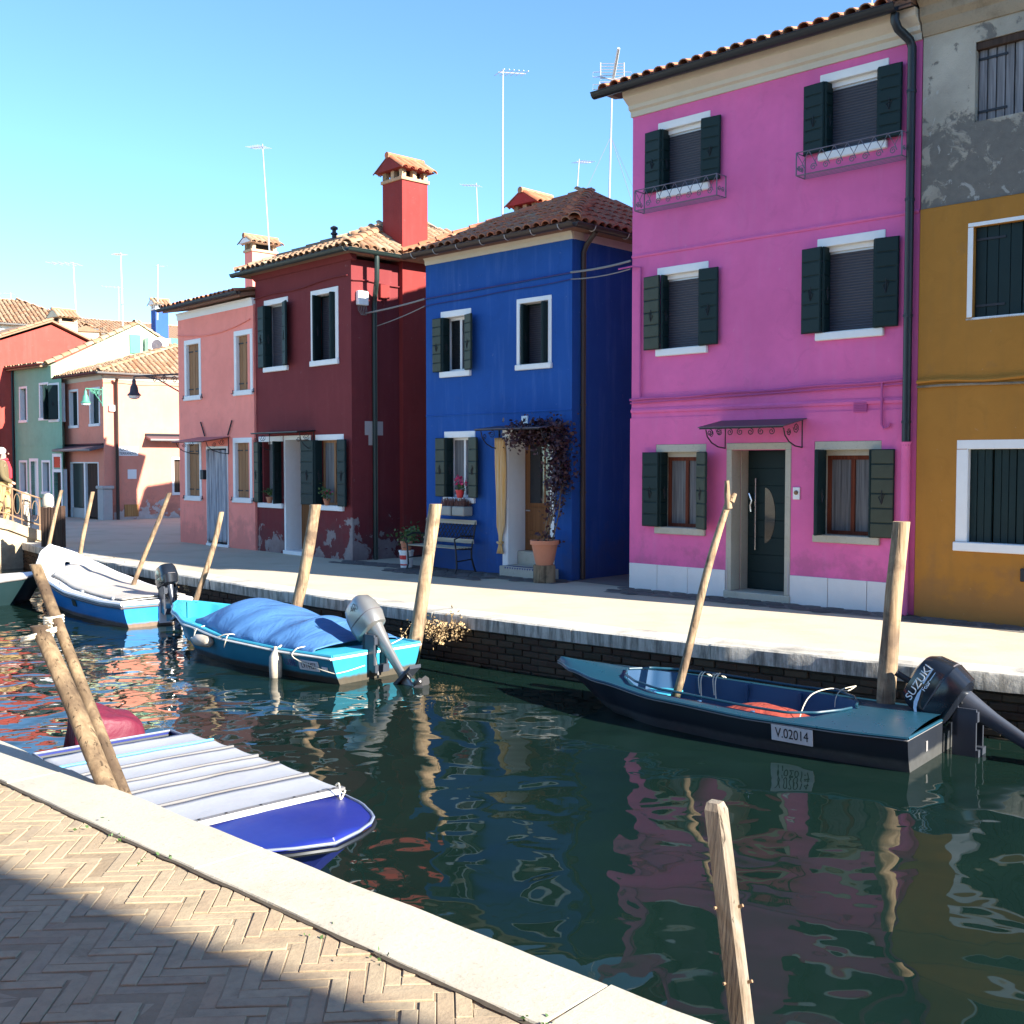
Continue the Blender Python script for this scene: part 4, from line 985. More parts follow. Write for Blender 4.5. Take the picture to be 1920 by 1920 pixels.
# doorway, whitewashed recess, steps
wht = M['white']
part(h, 'door_reveal', wht, lambda m: m.box(1.952, 1.975, -.004, .42, .0, 2.2).box(2.855, 2.878, -.004, .42, 0, 2.2).box(1.976, 2.854, .0, .42, 2.17, 2.199))
part(h, 'door_jamb', wht, lambda m: m.box(1.86, 1.955, -.012, .004, .0, 2.29).box(2.875, 2.94, -.012, .004, 0, 2.29).box(1.955, 2.875, -.012, .004, 2.2, 2.29))
part(h, 'doorstep', M['istria'], lambda m: m.cbox(1.99, 3.02, -.22, .2, -.02, .16, .008)); part(h, 'doorstep', M['istria'], lambda m: m.cbox(1.98, 2.85, .2, .42, -.02, .365, .006))
m = MB()
for i in range(16):
    x = 2.1 + i * .052
    m.add([(x, -.222, .150), (x + .044, -.222, .150), (x + .022, -.222, .118)], [(0, 1, 2)])
    m.box(x, x + .03, -.19, -.1, .1605, .163)
m.build('tile_trim', M['hull_navy'], h)
dr = part(h, 'door', M['doorwood'], lambda m: m.box(1.98, 2.85, .38, .42, .365, 2.17))
for (a, b, c, d) in ((2.08, 2.75, .45, .62), (2.08, 2.75, .68, 1.05)):
    MB().cbox(a, b, .365, .385, c, d, .012).build('door_panel', M['doorwood'], dr)
MB().box(2.1, 2.74, .368, .384, 1.12, 2.05).build('door_glass', M['glass'], dr)
mm = MB(); mm.box(2.06, 2.1, .362, .384, 1.08, 2.09); mm.box(2.74, 2.78, .362, .384, 1.08, 2.09); mm.box(2.1, 2.74, .362, .384, 1.08, 1.12); mm.box(2.1, 2.74, .362, .384, 2.05, 2.09); mm.box(2.4, 2.43, .363, .38, 1.12, 2.05); mm.build('door_moulding', M['doorwood'], dr)
mm = MB(); mm.tube([(2.05, .36, 1.0), (2.05, .33, 1.0), (2.14, .33, 1.0)], .012, 6); mm.build('door_handle', M['chrome'], dr)
canopy(h, I4, 1.72, 3.1, 2.33, .5, .06, M['canopy'], scrolls=True, front=False)
pl = part(h, 'house_number', wht, lambda m: m.cbox(2.27, 2.40, -.02, .0, 2.345, 2.47, .003))
text('number', '16', .085, M['black'], pl, Matrix.Translation((2.335, -.0215, 2.408)) @ Matrix.Rotation(R(90), 4, 'X'))
# yellow curtain tied at the left of the doorway
def drape(u0, u1, z0, z1, y, tie, mat, name, hh, label=None):
    m = MB(); nu, nv = 30, 26
    def fn(i, j):
        z = lerp(z1, z0, j); k = interp([0, .25, .75, .86, .92, 1], tie, j); c = (u0 + u1) / 2 + (.03 * math.sin(j * 3)); w = (u1 - u0) / 2 * k
        return (c + (i * 2 - 1) * w, y - .02 * math.sin(i * math.pi * 2 * 6) * (k * .8 + .35), z)
    m.grid(nu, nv, fn); o = m.build(name, mat, hh, smooth=0)
    md = o.modifiers.new('thick', 'SOLIDIFY'); md.thickness = .006
    return o
cu = drape(1.74, 1.96, .33, 2.14, -.06, (.9, 1.0, .75, .28, .25, .6), M['drape_yellow'], 'door_curtain', h)
m = MB(); m.tube([(1.85 + .045 * math.cos(t), -.06 + .04 * math.sin(t), .5 + .01 * math.sin(2 * t)) for t in [i * .6 for i in range(11)]], .018, 6); m.build('curtain_knot', M['drape_yellow'], cu, smooth=50)
pipe(h, I4, [(x, -.02 - .004 * math.sin(x * 7), lerp(4.48, 4.54, x / 3.3)) for x in [X0 + i * .2 for i in range(17)]], .012, M['hull_navy'], 'cable_run', 6)
pipe(h, I4, [(x, -.018, lerp(4.36, 4.44, x / 3.3) + .006 * math.sin(x * 4)) for x in [X0 + i * .2 for i in range(17)]], .007, M['hull_navy'], 'cable_run', 5)
pipe(h, I4, [(W + .28, .2, 5.12), (W + .1, .2, 4.95), (W + .05, .2, 4.85), (W + .05, .2, .02)], .04, M['gutter_brown'])
for zz in (3.9, 2.6, 1.3): part(h, 'pipe_clip', M['gutter_brown'], lambda m: m.lathe([(.047, 0), (.047, .025)], (W + .05, .2, zz), 10))
ze = 5.24
hip_roof(h, W, D, ze, 6.36, (.2, .27, .27, .25), (1.7, 2.25), M['tile'], M['pan'])
gutter(h, I4, -.16, W + .3, -.3, ze - .06, M['gutter_brown'], .065, straps=7)
gutter(h, Matrix.Translation((W, 0, 0)) @ Matrix.Rotation(R(90), 4, 'Z'), -.3, D, -.3, ze - .06, M['gutter_brown'], .065, straps=6)
chimney(h, -.3, .24, 2.5, 3.1, 4.8, 6.27, M['chimred'], tile='tile')
# planter under the ground-floor window
pb = part(h, 'window_box', M['planter'], lambda m: [m.cbox(.62 + i * .31, .90 + i * .31, -.24, -.03, .90, 1.05, .015) for i in range(2)])
stone_strip(-1.48, 18.61, .95, 16.28, lambda s: .95 if s < 2.2 else .55)
BLUE = h
m = MB(); m.quad((W, .0, .004), (W + 1.25, -.1, .004), (W + 1.25, 5, .004), (W, 5, .004)); o = m.build('alley_paving', M['paving_bed'], far_pav); o.matrix_world = Matrix.Translation(h.location) @ Matrix.Rotation(h.rotation_euler.z, 4, 'Z')

# ------------------------------------------------------------------ dark red house
h = house('dark_red_house', 'dark red house with a tall red chimney and peeling plaster at its foot', (-5.09, 22.06), -46.8)
W = 3.28; D = 5.2
wall(h, W, 5.36, [(.41, 1.14, 3.61, 4.82), (2.10, 2.79, 3.63, 4.83), (.16, .92, .96, 2.17), (1.07, 1.93, 0, 2.2, .4), (2.18, 2.97, .97, 2.17)], M['dred'])
shell(h, W, D, 5.36, M['dred'])
bars(h, I4, .34, 1.21, 3.52, 4.92, wht, lint=.1, sill=.09); surround(h, I4, 2.0, 2.89, 3.53, 4.92, wht, .09, sill=.095)
bars(h, I4, .09, .99, .87, 2.27, wht, lint=.1, sill=.09); bars(h, I4, 2.12, 3.03, .88, 2.27, wht, lint=.1, sill=.09)
glazing(h, I4, .41, 1.14, 3.61, 4.82, .12, 'blind', 'alu', .03); glazing(h, I4, .16, .92, .96, 2.17, .12, 'curtain', 'white', .05); glazing(h, I4, 2.18, 2.97, .97, 2.17, .12, 'curtain', 'tanwood', .05)
glazing(h, I4, 2.10, 2.79, 3.63, 4.83, .16, 'blind', 'shutter', .03)
bifold(h, I4, .41, 1.14, 3.61, 4.82, M['shutter'], w=.27, n=5, rangle=-20, e=.04); bifold(h, I4, .16, .92, .96, 2.17, M['shutter'], w=.22, n=6, palel=M['shutter_pale'], rangle=-60, e=.04)
shutter(h, I4, 2.2, -.08, .97, 2.17, .17, -90, M['shutter'], n=1); shutter(h, I4, 2.19, .09, .97, 2.17, .44, 180, M['shutter'], n=6); shutter(h, I4, 2.95, -.08, .97, 2.17, .17, -90, M['shutter'], n=1); shutter(h, I4, 2.96, .08, .97, 2.17, .26, 0, M['shutter'], n=6)
shutter(h, I4, 2.12, -.13, 3.63, 4.83, .22, -75, M['shutter'], n=1); shutter(h, I4, 2.77, -.12, 3.63, 4.83, .2, -100, M['shutter'], n=1); shutter(h, I4, 2.735, .075, 3.63, 4.83, .14, 130, M['shutter'], n=1)
part(h, 'door_jamb', wht, lambda m: m.box(1.03, 1.085, -.014, .4, 0, 2.27).box(1.915, 1.97, -.014, .4, 0, 2.27).box(1.085, 1.915, -.014, .4, 2.19, 2.27))
part(h, 'doorstep', wht, lambda m: m.cbox(1.02, 1.98, -.05, .4, -.02, .07, .006))
dr = part(h, 'door', M['doorwood'], lambda m: m.box(1.085, 1.915, .34, .39, .07, 2.19))
MB().cbox(1.2, 1.8, .325, .345, .2, .95, .01).build('door_panel', M['doorwood'], dr); MB().cbox(1.2, 1.8, .325, .345, 1.05, 2.05, .01).build('door_panel', M['doorwood'], dr); MB().tube([(1.16, .33, 1.05), (1.16, .3, 1.05), (1.24, .3, 1.05)], .012, 6).build('door_handle', M['iron'], dr)
canopy(h, I4, .45, 2.12, 2.36, .4, .03, M['gutter'], scrolls=True, front=False)
part(h, 'cornice', M['dred'], lambda m: mould(m, -.0, W + .1, [(-.05, 5.32), (.03, 5.34), (.12, 5.46), (.16, 5.5), (-.05, 5.5)]))
pipe(h, I4, [(x, -.025, 4.98 + .1 * (x / 3.3) + .02 * math.sin(x * 3)) for x in [i * .2 for i in range(17)]], .012, M['dred'], 'cable_run', 6)
ze = 5.53
hip_roof(h, W, D, ze, 6.72, (.3, .28, .28, .25), (1.6, 2.6), M['tile_old'], M['pan_old'])
gutter(h, I4, -.33, W + .3, -.32, ze - .06, M['gutter_green'], .065)
gutter(h, Matrix.Translation((W, 0, 0)) @ Matrix.Rotation(R(90), 4, 'Z'), -.3, .98, -.31, ze - .06, M['gutter_green'], .065); gutter(h, Matrix.Translation((W, 0, 0)) @ Matrix.Rotation(R(90), 4, 'Z'), 1.0, D, -.42, ze - .03, M['gutter_green'], .06)
pipe(h, I4, [(W + .28, .36, 5.46), (W + .28, .36, 5.0), (W + .22, .38, 4.86), (W + .07, .47, 4.72), (W + .05, .47, 4.6), (W + .05, .47, .0)], .045, M['gutter_green'])
chimney(h, 2.80, 3.39, 1.06, 1.65, -.03, 6.9, M['dred_chim'], openings=2)
jb = part(h, 'junction_box', M['white'], lambda m: m.cbox(W, W + .09, .1, .32, 4.55, 4.8, .01)); part(h, 'junction_box', M['dred_chim'], lambda m: m.cbox(W, W + .07, .6, .8, 4.72, 4.96, .008))
mm = MB()
for i in range(6): mm.tube([(W + .04, .12 + i * .035, 4.56), (W + .05, .12 + i * .037, 4.46), (W + .03, .2 + i * .02, 4.38)], .006, 4)
mm.build('cable_loop', M['cable'], jb)
pipe(h, I4, [(W + .03, y, 4.98 + .02 * math.sin(y * 5)) for y in [i * .2 for i in range(14)]], .012, M['dred'], 'cable_run', 6); pipe(h, I4, [(W + .03, .7, 4.72), (W + .03, .7, 4.3), (W + .03, .72, 4.2)], .01, M['dred'], 'conduit', 6)
part(h, 'plaster_patch', M['plaster_patch'], lambda m: m.prism([(W - .001, 2.25), (W + .004, 2.25), (W + .004, 2.5), (W - .001, 2.5)], .28, .68)); part(h, 'plaster_patch', M['plaster_patch'], lambda m: m.box(W - .001, W + .004, .36, .5, 2.07, 2.25))
fl = MB(); fl.lathe([(.045, 0), (.045, .32), (.07, .33), (.07, .36), (.04, .37), (.04, .42), (.075, .43), (.075, .47), (.02, .5)], (1.0, 1.2, 5.95), 12); fl.build('flue_pipe', M['iron'], h, smooth=30)
stone_strip(-2.85, 19.68, -1.48, 18.61, lambda s: .5)
DRED = h

# ------------------------------------------------------------------ salmon house
h = house('salmon_house', 'salmon pink house with closed tan shutters and a curtained door', (-7.36, 24.48), -47.6)
W = 3.31; D = 7
frames = [(.31, 1.08, 3.10, 4.41), (2.53, 3.28, 3.11, 4.42), (.28, 1.05, .93, 2.26), (2.44, 3.22, .94, 2.26)]
wall(h, W, 4.9, [(a + .09, b - .09, c + .1, d - .1, .14) for a, b, c, d in frames] + [(1.30, 2.2, 0, 2.08, .3)], M['salmon'])
shell(h, W, D, 4.9, M['salmon'])
for (a, b, c, d) in frames:
    surround(h, I4, a, b, c, d, wht, .09, sill=.1, top=.1, jamb_depth=.13)
    mid = (a + b) / 2
    plank_leaf(h, I4, a + .09, mid - .004, c + .1, d - .1, .06, M['tanwood'], 2); plank_leaf(h, I4, mid + .004, b - .09, c + .1, d - .1, .06, M['tanwood'], 2)
    hk = MB()
    for u in (a - .05, b + .05): hk.tube([(u, 0, c + .05), (u, -.05, c + .05), (u + .08, -.06, c + .05), (u + .08, -.06, c + .12)], .01, 5)
    hk.build('shutter_stay', M['iron'], h)
part(h, 'cornice', wht, lambda m: mould(m, -.01, W, [(-.05, 4.87), (.015, 4.87), (.03, 4.98), (.06, 5.02), (-.05, 5.02)]))
part(h, 'door_jamb', wht, lambda m: m.box(1.28, 1.33, -.014, .3, 0, 2.1).box(2.17, 2.22, -.014, .3, 0, 2.1).box(1.33, 2.17, -.014, .3, 2.05, 2.1))
part(h, 'doorstep', wht, lambda m: m.cbox(1.27, 2.23, -.04, .3, -.02, .05, .006)); part(h, 'door', M['dark'], lambda m: m.box(1.33, 2.17, .26, .29, .05, 2.05))
drape(1.33, 2.17, .1, 2.02, -.03, (1, 1, 1, 1, 1, 1), M['drape_grey'], 'door_curtain', h)
canopy(h, I4, .86, 2.32, 2.30, .6, .1, M['canopy_pink'], front=False)
for u, s in ((1.17, -1), (2.36, 1)): pipe(h, I4, [(u - .1 * s * -1, -.03, 2.62 if s > 0 else 2.62), (u + .02 * s, -.03, 2.45), (u - .06 * s, -.03, 2.34)] if False else [(u + .09 * s, -.03, 2.62), (u - .09 * s, -.03, 2.32)], .016, M['iron'], 'wall_anchor', 6)
part(h, 'letter_box', M['iron'], lambda m: m.cbox(1.12, 1.26, -.08, .0, 1.4, 1.6, .008))
pipe(h, I4, [(x, -.02, 4.55 - .12 * math.sin(x * .9) + .1 * (x / 3.3) ** 3) for x in [i * .2 for i in range(17)]], .01, M['salmon'], 'cable_run', 6)
ze = 5.14; pit = .18
rf = roof_base(h, W, D, ze - .05, ze + (D + .6) / 2 * pit - .05, (.1, 0, .3, .3)); slope(h, rf, (-.1, -.3, ze), (1, 0, 0), (0, 1, pit), [(0, 0), (W + .1, 0), (W + .1, 3.8), (0, 3.8)], M['tile'], M['pan'])
gutter(h, I4, -.28, W + .02, -.33, ze - .03, M['gutter'], .06)
p = hit(h, 473, 480, 1, 1.5)
chimney(h, p.x - .34, p.x, 1.5, 2.12, 4.8, 6.5, M['salmon'], tile='tile_old', openings=1, capmat=M['white'])
SALMON = h

# ------------------------------------------------------------------ peach corner house
h = house('peach_corner_house', 'peach corner house with a hipped tile roof, shop shutter and wall sign', (-14.57, 36.06), -46.6)
W = 3.03; D = 5.2
Fr = Matrix.Translation((W, 0, 0)) @ Matrix.Rotation(R(87), 4, 'Z')
wl_ = [(.48, 1.08, 2.95, 4.02), (2.08, 2.72, 2.97, 4.01)]
wall(h, W, 4.4, wl_ + [(.46, 2.56, .0, 1.74, .15)], M['corte'])
wall(h, D, 4.4, [(2.22, 3.0, .8, 1.86)], M['corte'], F=Fr, name='side_wall')
MB().box(0, .25, .003, D, -.03, 4.4).build('side_wall', M['corte'], h); MB().box(.25, W - .25, D - .25, D, -.03, 4.4).build('back_wall', M['corte'], h)
for (a, b, c, d) in wl_:
    surround(h, I4, a - .07, b + .07, c - .09, d + .08, wht, .07); plank_leaf(h, I4, a, (a + b) / 2, c, d, .1, M['shutter'], 2, battens=False); plank_leaf(h, I4, (a + b) / 2, b, c, d, .1, M['shutter'], 2, battens=False)
surround(h, Fr, 2.15, 3.07, .72, 1.93, wht, .07); plank_leaf(h, Fr, 2.22, 3.0, .8, 1.86, .1, M['darkwood'], 4, battens=False)
sh = part(h, 'shop_front', M['white'], lambda m: m.box(.42, .47, -.01, .1, 0, 1.78).box(1.5, 1.62, -.01, .1, 0, 1.74).box(2.56, 2.62, -.01, .1, 0, 1.78).box(.47, 2.56, -.01, .1, 1.74, 1.78))
for i in range(14):
    MB().cbox(.48 + i * .073, .545 + i * .073, .06, .09, .32, 1.73, .008).build('shutter_slat', M['gutter_green'], sh)
for i in range(12): MB().cbox(1.63 + i * .077, 1.695 + i * .077, .06, .09, .04, 1.73, .008).build('shutter_slat', M['darkwood'], sh)
MB().box(.47, 1.5, .02, .12, -.02, .31).build('shop_sill', M['plaster_patch'], sh)
def awning(h, F, u0, u1, z, out):
    o = part(h, 'awning', M['canopy'], lambda m: m.add([(u0, 0, z), (u1, 0, z), (u1, -out, z - .12), (u0, -out, z - .12), (u0, 0, z - .08), (u1, 0, z - .08), (u1, -out, z - .19), (u0, -out, z - .19)], [(0, 1, 2, 3), (7, 6, 5, 4), (0, 4, 5, 1), (1, 5, 6, 2), (2, 6, 7, 3), (3, 7, 4, 0)]), F)
    MB().tube([(u0, -out, z - .15), (u1, -out, z - .15)], .035, 6).build('awning_rail', M['cable'], o); MB().tube([(u0, -.03, z + .02), (u1, -.03, z + .02)], .04, 6).build('awning_rail', M['gutter'], o)
awning(h, I4, .12, W, 2.3, .45); awning(h, Fr, 1.3, 3.4, 2.62, .4)
pipe(h, Fr, [(.35, -.25, 4.36), (.38, -.07, 4.2), (.38, -.07, .0)], .05, M['gutter_brown'])
sg = part(h, 'street_sign', M['white'], lambda m: m.box(.40, 1.06, -.008, .0, 1.97, 2.25), Fr)
text('lettering', 'CORTE', .14, M['black'], h, Fr @ Matrix.Translation((.72, -.012, 2.175)) @ Matrix.Rotation(R(90), 4, 'X')); text('lettering', 'TERRANOVA', .12, M['black'], h, Fr @ Matrix.Translation((.74, -.012, 2.04)) @ Matrix.Rotation(R(90), 4, 'X'), sx=.78)
part(h, 'junction_box', wht, lambda m: m.cbox(.16, .34, -.08, 0, 3.33, 3.52, .01), Fr); part(h, 'meter_door', M['white'], lambda m: m.cbox(.72, 1.0, -.02, .01, 1.25, 1.55, .01), Fr)
part(h, 'meter_door', M['orangewood'], lambda m: m.cbox(.6, 1.05, -.015, .01, .08, .46, .006), Fr); part(h, 'stone_pier', M['plaster_patch'], lambda m: m.cbox(2.72, W + .12, -.1, .2, -.02, .95, .02).cbox(2.68, W + .16, -.14, .24, .95, 1.05, .02))
part(h, 'cornice', M['cornice'], lambda m: mould(m, -.02, W + .02, [(-.05, 4.3), (.02, 4.3), (.05, 4.4), (.1, 4.45), (-.05, 4.45)])); part(h, 'cornice', M['cornice'], lambda m: mould(m, 0, D, [(-.05, 4.3), (.02, 4.3), (.05, 4.4), (.1, 4.45), (-.05, 4.45)]), Fr)
pipe(h, Fr, [(x, -.02, 4.2 + .02 * math.sin(x * 4)) for x in [i * .3 for i in range(17)]], .01, M['corte'], 'cable_run', 6)
ze = 4.53
hip_roof(h, W, D, ze, 5.62, (.45, .25, .25, .25), (1.3, 3.1), M['tile_old'], M['pan_old'], ridge_to=(1.3, 4.0))
gutter(h, I4, -.45, W + .25, -.28, ze - .03, M['gutter'], .05); gutter(h, Matrix.Translation((W, 0, 0)) @ Matrix.Rotation(R(90), 4, 'Z'), -.3, D, -.28, ze - .03, M['cable'], .05)
CORTE = h

# ------------------------------------------------------------------ sage green house
h = house('green_house', 'sage green house with white framed windows and a pale green gable', (-16.95, 37.75), -42)
W = 3.42; D = 6.2; G = 2.72
gw = [(.45, .92, 3.18, 4.24), (1.93, 2.46, 3.22, 4.3), (2.65, 3.2, 3.15, 4.25)]; g1 = [(.35, .82, .78, 1.76), (2.02, 2.49, .8, 1.76)]
wall(h, W, 4.45, gw + g1 + [(1.15, 1.62, 0, 1.8), (2.8, 3.3, 0, 1.45)], M['green']); wall(h, G, 4.9, [], M['green'], name='upper_wall', z0=4.45)
for (a, b, c, d) in gw + g1:
    surround(h, I4, a - .07, b + .07, c - .08, d + .08, wht, .07); plank_leaf(h, I4, (a + b) / 2, b, c, d, .1, M['shutter'], 2, battens=False); part(h, 'window', M['lace'], lambda m: m.box(a, (a + b) / 2, .14, .16, c, d))
shutter(h, I4, 2.66, .02, 3.15, 4.25, .35, -60, M['shutter'], n=1); shutter(h, I4, 3.19, .02, 3.15, 4.25, .3, -140, M['shutter'], n=1)
for (a, b, d) in ((1.15, 1.62, 1.8), (2.8, 3.3, 1.45)):
    part(h, 'door_frame', wht, lambda m: m.box(a - .09, a, -.015, .15, 0, d + .1).box(b, b + .09, -.015, .15, 0, d + .1).box(a, b, -.015, .15, d, d + .1)); part(h, 'door', M['white'] if a < 2 else M['darkwood'], lambda m: m.box(a, b, .12, .15, 0, d))
part(h, 'fanlight', M['glass'], lambda m: m.box(2.82, 3.28, -.01, .01, 1.6, 1.95)); part(h, 'fanlight_frame', wht, lambda m: m.box(2.73, 3.37, -.018, -.002, 1.95, 2.05).box(2.73, 2.82, -.018, -.002, 1.55, 1.95).box(3.28, 3.37, -.018, -.002, 1.55, 1.95))
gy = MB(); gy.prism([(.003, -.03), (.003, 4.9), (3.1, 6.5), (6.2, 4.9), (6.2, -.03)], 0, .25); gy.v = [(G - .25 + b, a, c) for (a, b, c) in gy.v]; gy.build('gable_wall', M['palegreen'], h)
MB().box(0, .25, .003, D, -.03, 4.9).build('side_wall', M['green'], h)
MB().box(.25, G - .25, D - .25, D, -.03, 4.9).build('back_wall', M['green'], h)
rf = roof_base(h, G - .25, D, 4.93, 5.2, (.15, 0, .25, .25), mat=M['pan_old']); slope(h, rf, (-.15, -.27, 4.97), (1, 0, 0), (0, 3.37, .26), [(0, 0), (G - .1, 0), (G - .1, 3.38), (0, 3.38)], M['tile_old'], M['pan_old'], tile_limit=150)
for q in (0, 1): ridge_caps(rf, (G - .12, (-.1, 6.3)[q], 4.93), (G - .12, 3.1, 6.53), M['tile_old'], 'coping_tile', w=.3)
gutter(h, I4, -.2, G + .1, -.3, 4.95, M['gutter'], .05); part(h, 'string_course', M['green'], lambda m: m.box(0, W, -.01, .001, 2.3, 2.33)); pipe(h, I4, [(-.02, -.06, 4.9), (-.02, -.06, 0)], .05, M['gutter'])
# cream chimney with cowl behind the eave
p = hit(h, 112, 640, 1, 1.9)
chimney(h, p.x - .38, p.x + .3, 1.75, 2.4, 5.2, 6.7, M['cream'], tile='tile_old', openings=1, brickmat='brickchim')
p = hit(h, 290, 650, 0, G)
ac = thing('air_conditioner', 'white air conditioner with round fan grille on the pale green gable', 'air conditioner'); ac.matrix_world = Matrix.Translation(h.location) @ Matrix.Rotation(h.rotation_euler.z, 4, 'Z') @ Matrix.Translation((G + .001, p.y, p.z))
part(ac, 'casing', M['acwhite'], lambda m: m.cbox(.06, .36, -.42, .42, -.28, .28, .02)); part(ac, 'bracket', M['iron'], lambda m: m.box(0, .3, -.3, -.26, -.32, -.28).box(0, .3, .26, .3, -.32, -.28))
gr = MB(); 
for r_ in (.06, .1, .14, .18, .21): gr.tube([(.37, -.12 + r_ * math.cos(t * .3926), r_ * math.sin(t * .3926)) for t in range(16)], .008, 4, closed=True)
for t in range(12): gr.tube([(.37, -.12 + .05 * math.cos(t * .5236), .05 * math.sin(t * .5236)), (.37, -.12 + .21 * math.cos(t * .5236), .21 * math.sin(t * .5236))], .006, 4)
gr.build('fan_grille', M['iron_grey'], ac); part(ac, 'fan', M['lampdark'], lambda m: m.prism([(-.12 + .2 * math.cos(t * .3926), .2 * math.sin(t * .3926)) for t in range(16)], .361, .364)).matrix_local = Matrix(((0, 1, 0, 0), (1, 0, 0, 0), (0, 0, 1, 0), (0, 0, 0, 1)))
for dy in (-.75, .75): part(h, 'shutter', M['lampgreen'], lambda m: m.cbox(G, G + .04, p.y + dy - .2, p.y + dy + .2, p.z - .3, p.z + .35, .005))
GREEN = h

# ------------------------------------------------------------------ brick red house at the left edge, and the roofs behind
h = house('red_house', 'tall brick red house at the left edge beside the green house', (-21.16, 39.1), -43)
W = 4; D = 6.4
MB().box(0, W, 0, D, -.03, 5.3).build('wall', M['farred'], h)
gy = MB(); gy.prism([(0, 5.3), (3.2, 6.55), (6.4, 5.3)], 0, W); gy.v = [(b, a, c) for (a, b, c) in gy.v]; gy.build('gable_wall', M['farred'], h)
rf = roof_base(h, W, D, 5.36, 6.72, (.1, .1, .25, .25), mat=M['pan_old'])
ridge_caps(rf, (W + .05, -.2, 5.36), (W + .05, 3.2, 6.72), M['tile_old'], 'verge_tile'); pipe(h, I4, [(W + .03, .9, 5.6), (W + .05, .9, 4.2), (W + .05, 1.3, 4.1), (W + .05, 1.3, 0)], .03, M['farred'], 'conduit')
def block(name, label, px, py, Y, ang, W, D, zw, zr, mat, hip=None, tile='tile_old', wins=(), tl=200):
    b = at(px, py, Y); h = house(name, label, (b.x, b.y), ang)
    holes = list(wins); wall(h, W, zw, [(a, b_, c, d, .15) for a, b_, c, d in holes], mat); shell(h, W, D, zw, mat)
    for (a, b_, c, d) in holes: part(h, 'window', M['glass'], lambda m: m.box(a, b_, .12, .15, c, d)); surround(h, I4, a - .06, b_ + .06, c - .08, d + .06, M['white'], .06)
    rf = roof_base(h, W, D, zw + .03, zr, (.25, .25, .25, .25), ridge_in=hip or (0, 0), mat=M['pan_old'])
    ym = D / 2 + .27; S = Vector((0, ym, zr - zw - .03)); Wt = W + .5
    a, b_ = hip or (0, 0)
    slope(h, rf, (-.25, -.27, zw + .08), (1, 0, 0), S, [(0, 0), (Wt, 0), (Wt - b_, S.length), (a, S.length)], M[tile], M['pan_old'], tile_limit=tl)
    if hip and b_ > 0:
        S2 = Vector((-b_, 0, zr - zw - .03)); slope(h, rf, (W + .27, -.27, zw + .08), (0, 1, 0), S2, [(0, 0), (2 * ym, 0), (ym, S2.length)], M[tile], M['pan_old'], tile_limit=120)
    ridge_caps(rf, (-.25 + a, D / 2, zr), (W + .25 - b_, D / 2, zr), M[tile])
    if hip:
        if a > 0: ridge_caps(rf, (-.25, -.25, zw + .08), (-.25 + a, D / 2, zr), M[tile])
        if b_ > 0: ridge_caps(rf, (W + .25, -.25, zw + .08), (W + .25 - b_, D / 2, zr), M[tile])
    gutter(h, I4, -.3, W + .3, -.3, zw + .06, M['cable'], .06)
    return h
h = block('white_house', 'white house with a broad hipped tile roof rising behind the red wall', -110, 950, 47, 34, 6.2, 7, 7.75, 9.3, M['offwhite'], hip=(2.6, 2.6), tl=300)
h = block('long_tiled_house', 'cream house with a long low tile roof far behind the green gable', 120, 950, 55, 38, 12, 6, 8.2, 9.3, M['cream'], wins=((4, 4.6, 6.8, 7.6), (5.2, 5.8, 6.8, 7.6)), tl=300)
h = block('cream_house', 'cream house with a stepped gable wall behind the green house', 150, 950, 44.5, 38, 2.7, 4, 6.1, 6.9, M['cream'], wins=((1.05, 1.45, 5.5, 5.85), (1.75, 2.1, 5.5, 5.85)), tl=80)
b = at(160, 700, 43.5); h2 = house('chimney_block', 'tan rendered block with two small square openings under a tile gable', (b.x - .45, b.y), 20)
wall(h2, .95, 6.9, [(.16, .34, 6.45, 6.65), (.6, .78, 6.45, 6.65)], M['cream'], z0=0); shell(h2, .95, 1.2, 6.9, M['cream']); MB().box(.2, .8, .15, .2, 6.3, 6.8).build('opening', M['dark'], h2)
gy = MB(); gy.prism([(-.08, 6.9), (1.03, 6.9), (.475, 7.14)], -.08, 1.25); gy.build('roof', M['pan_old'], h2); ridge_caps(h2.children[-1], (.475, -.08, 7.14), (.475, 1.2, 7.14), M['tile_old'])
h = block('rear_house', 'house behind the alley showing only its sunlit tile roof', 800, 900, 28.5, -44, 4.4, 5, 6.15, 7.55, M['dred'], hip=(2.2, 2.2), tl=160)
# blue chimney above the pale green gable
b = at(300, 640, 43.5); h3 = thing('blue_chimney', 'blue chimney with a small tiled gable cap above the pale green gable', 'chimney', (b.x, b.y, 0), R(38))
chimney(h3, -.25, .25, -.25, .25, 5.0, 7.7, M['chimblue'], tile='tile_old', capmat=M['white'], brickmat='white', openings=2, ridge='x')
h = block('courtyard_house', 'small house in the courtyard hidden behind the dark red house', 501, 900, 28.0, -43, 3.0, 2.2, 6.0, 6.5, M['cream'], tl=40)
# near-side house out of frame to the right, whose shadow lies over the near pavement
h = house('shadow_side_house', 'tall plastered house on the near quay out of frame to the right', (11.1, -4.57), -130)
W = 9; D = 7
wn_ = [(1 + i * 2, 2 + i * 2, z, z + 1.2) for i in range(4) for z in (1, 3.6, 6.2)]
wall(h, W, 9, wn_, M['cream']); shell(h, W, D, 9, M['cream'])
for (a, b, c, d) in wn_: surround(h, I4, a - .07, b + .07, c - .08, d + .08, M['white'], .07); part(h, 'window', M['glass'], lambda m: m.box(a, b, .12, .15, c, d))
roof_base(h, W, D, 9.02, 10.6, (.0, .2, .0, .2))
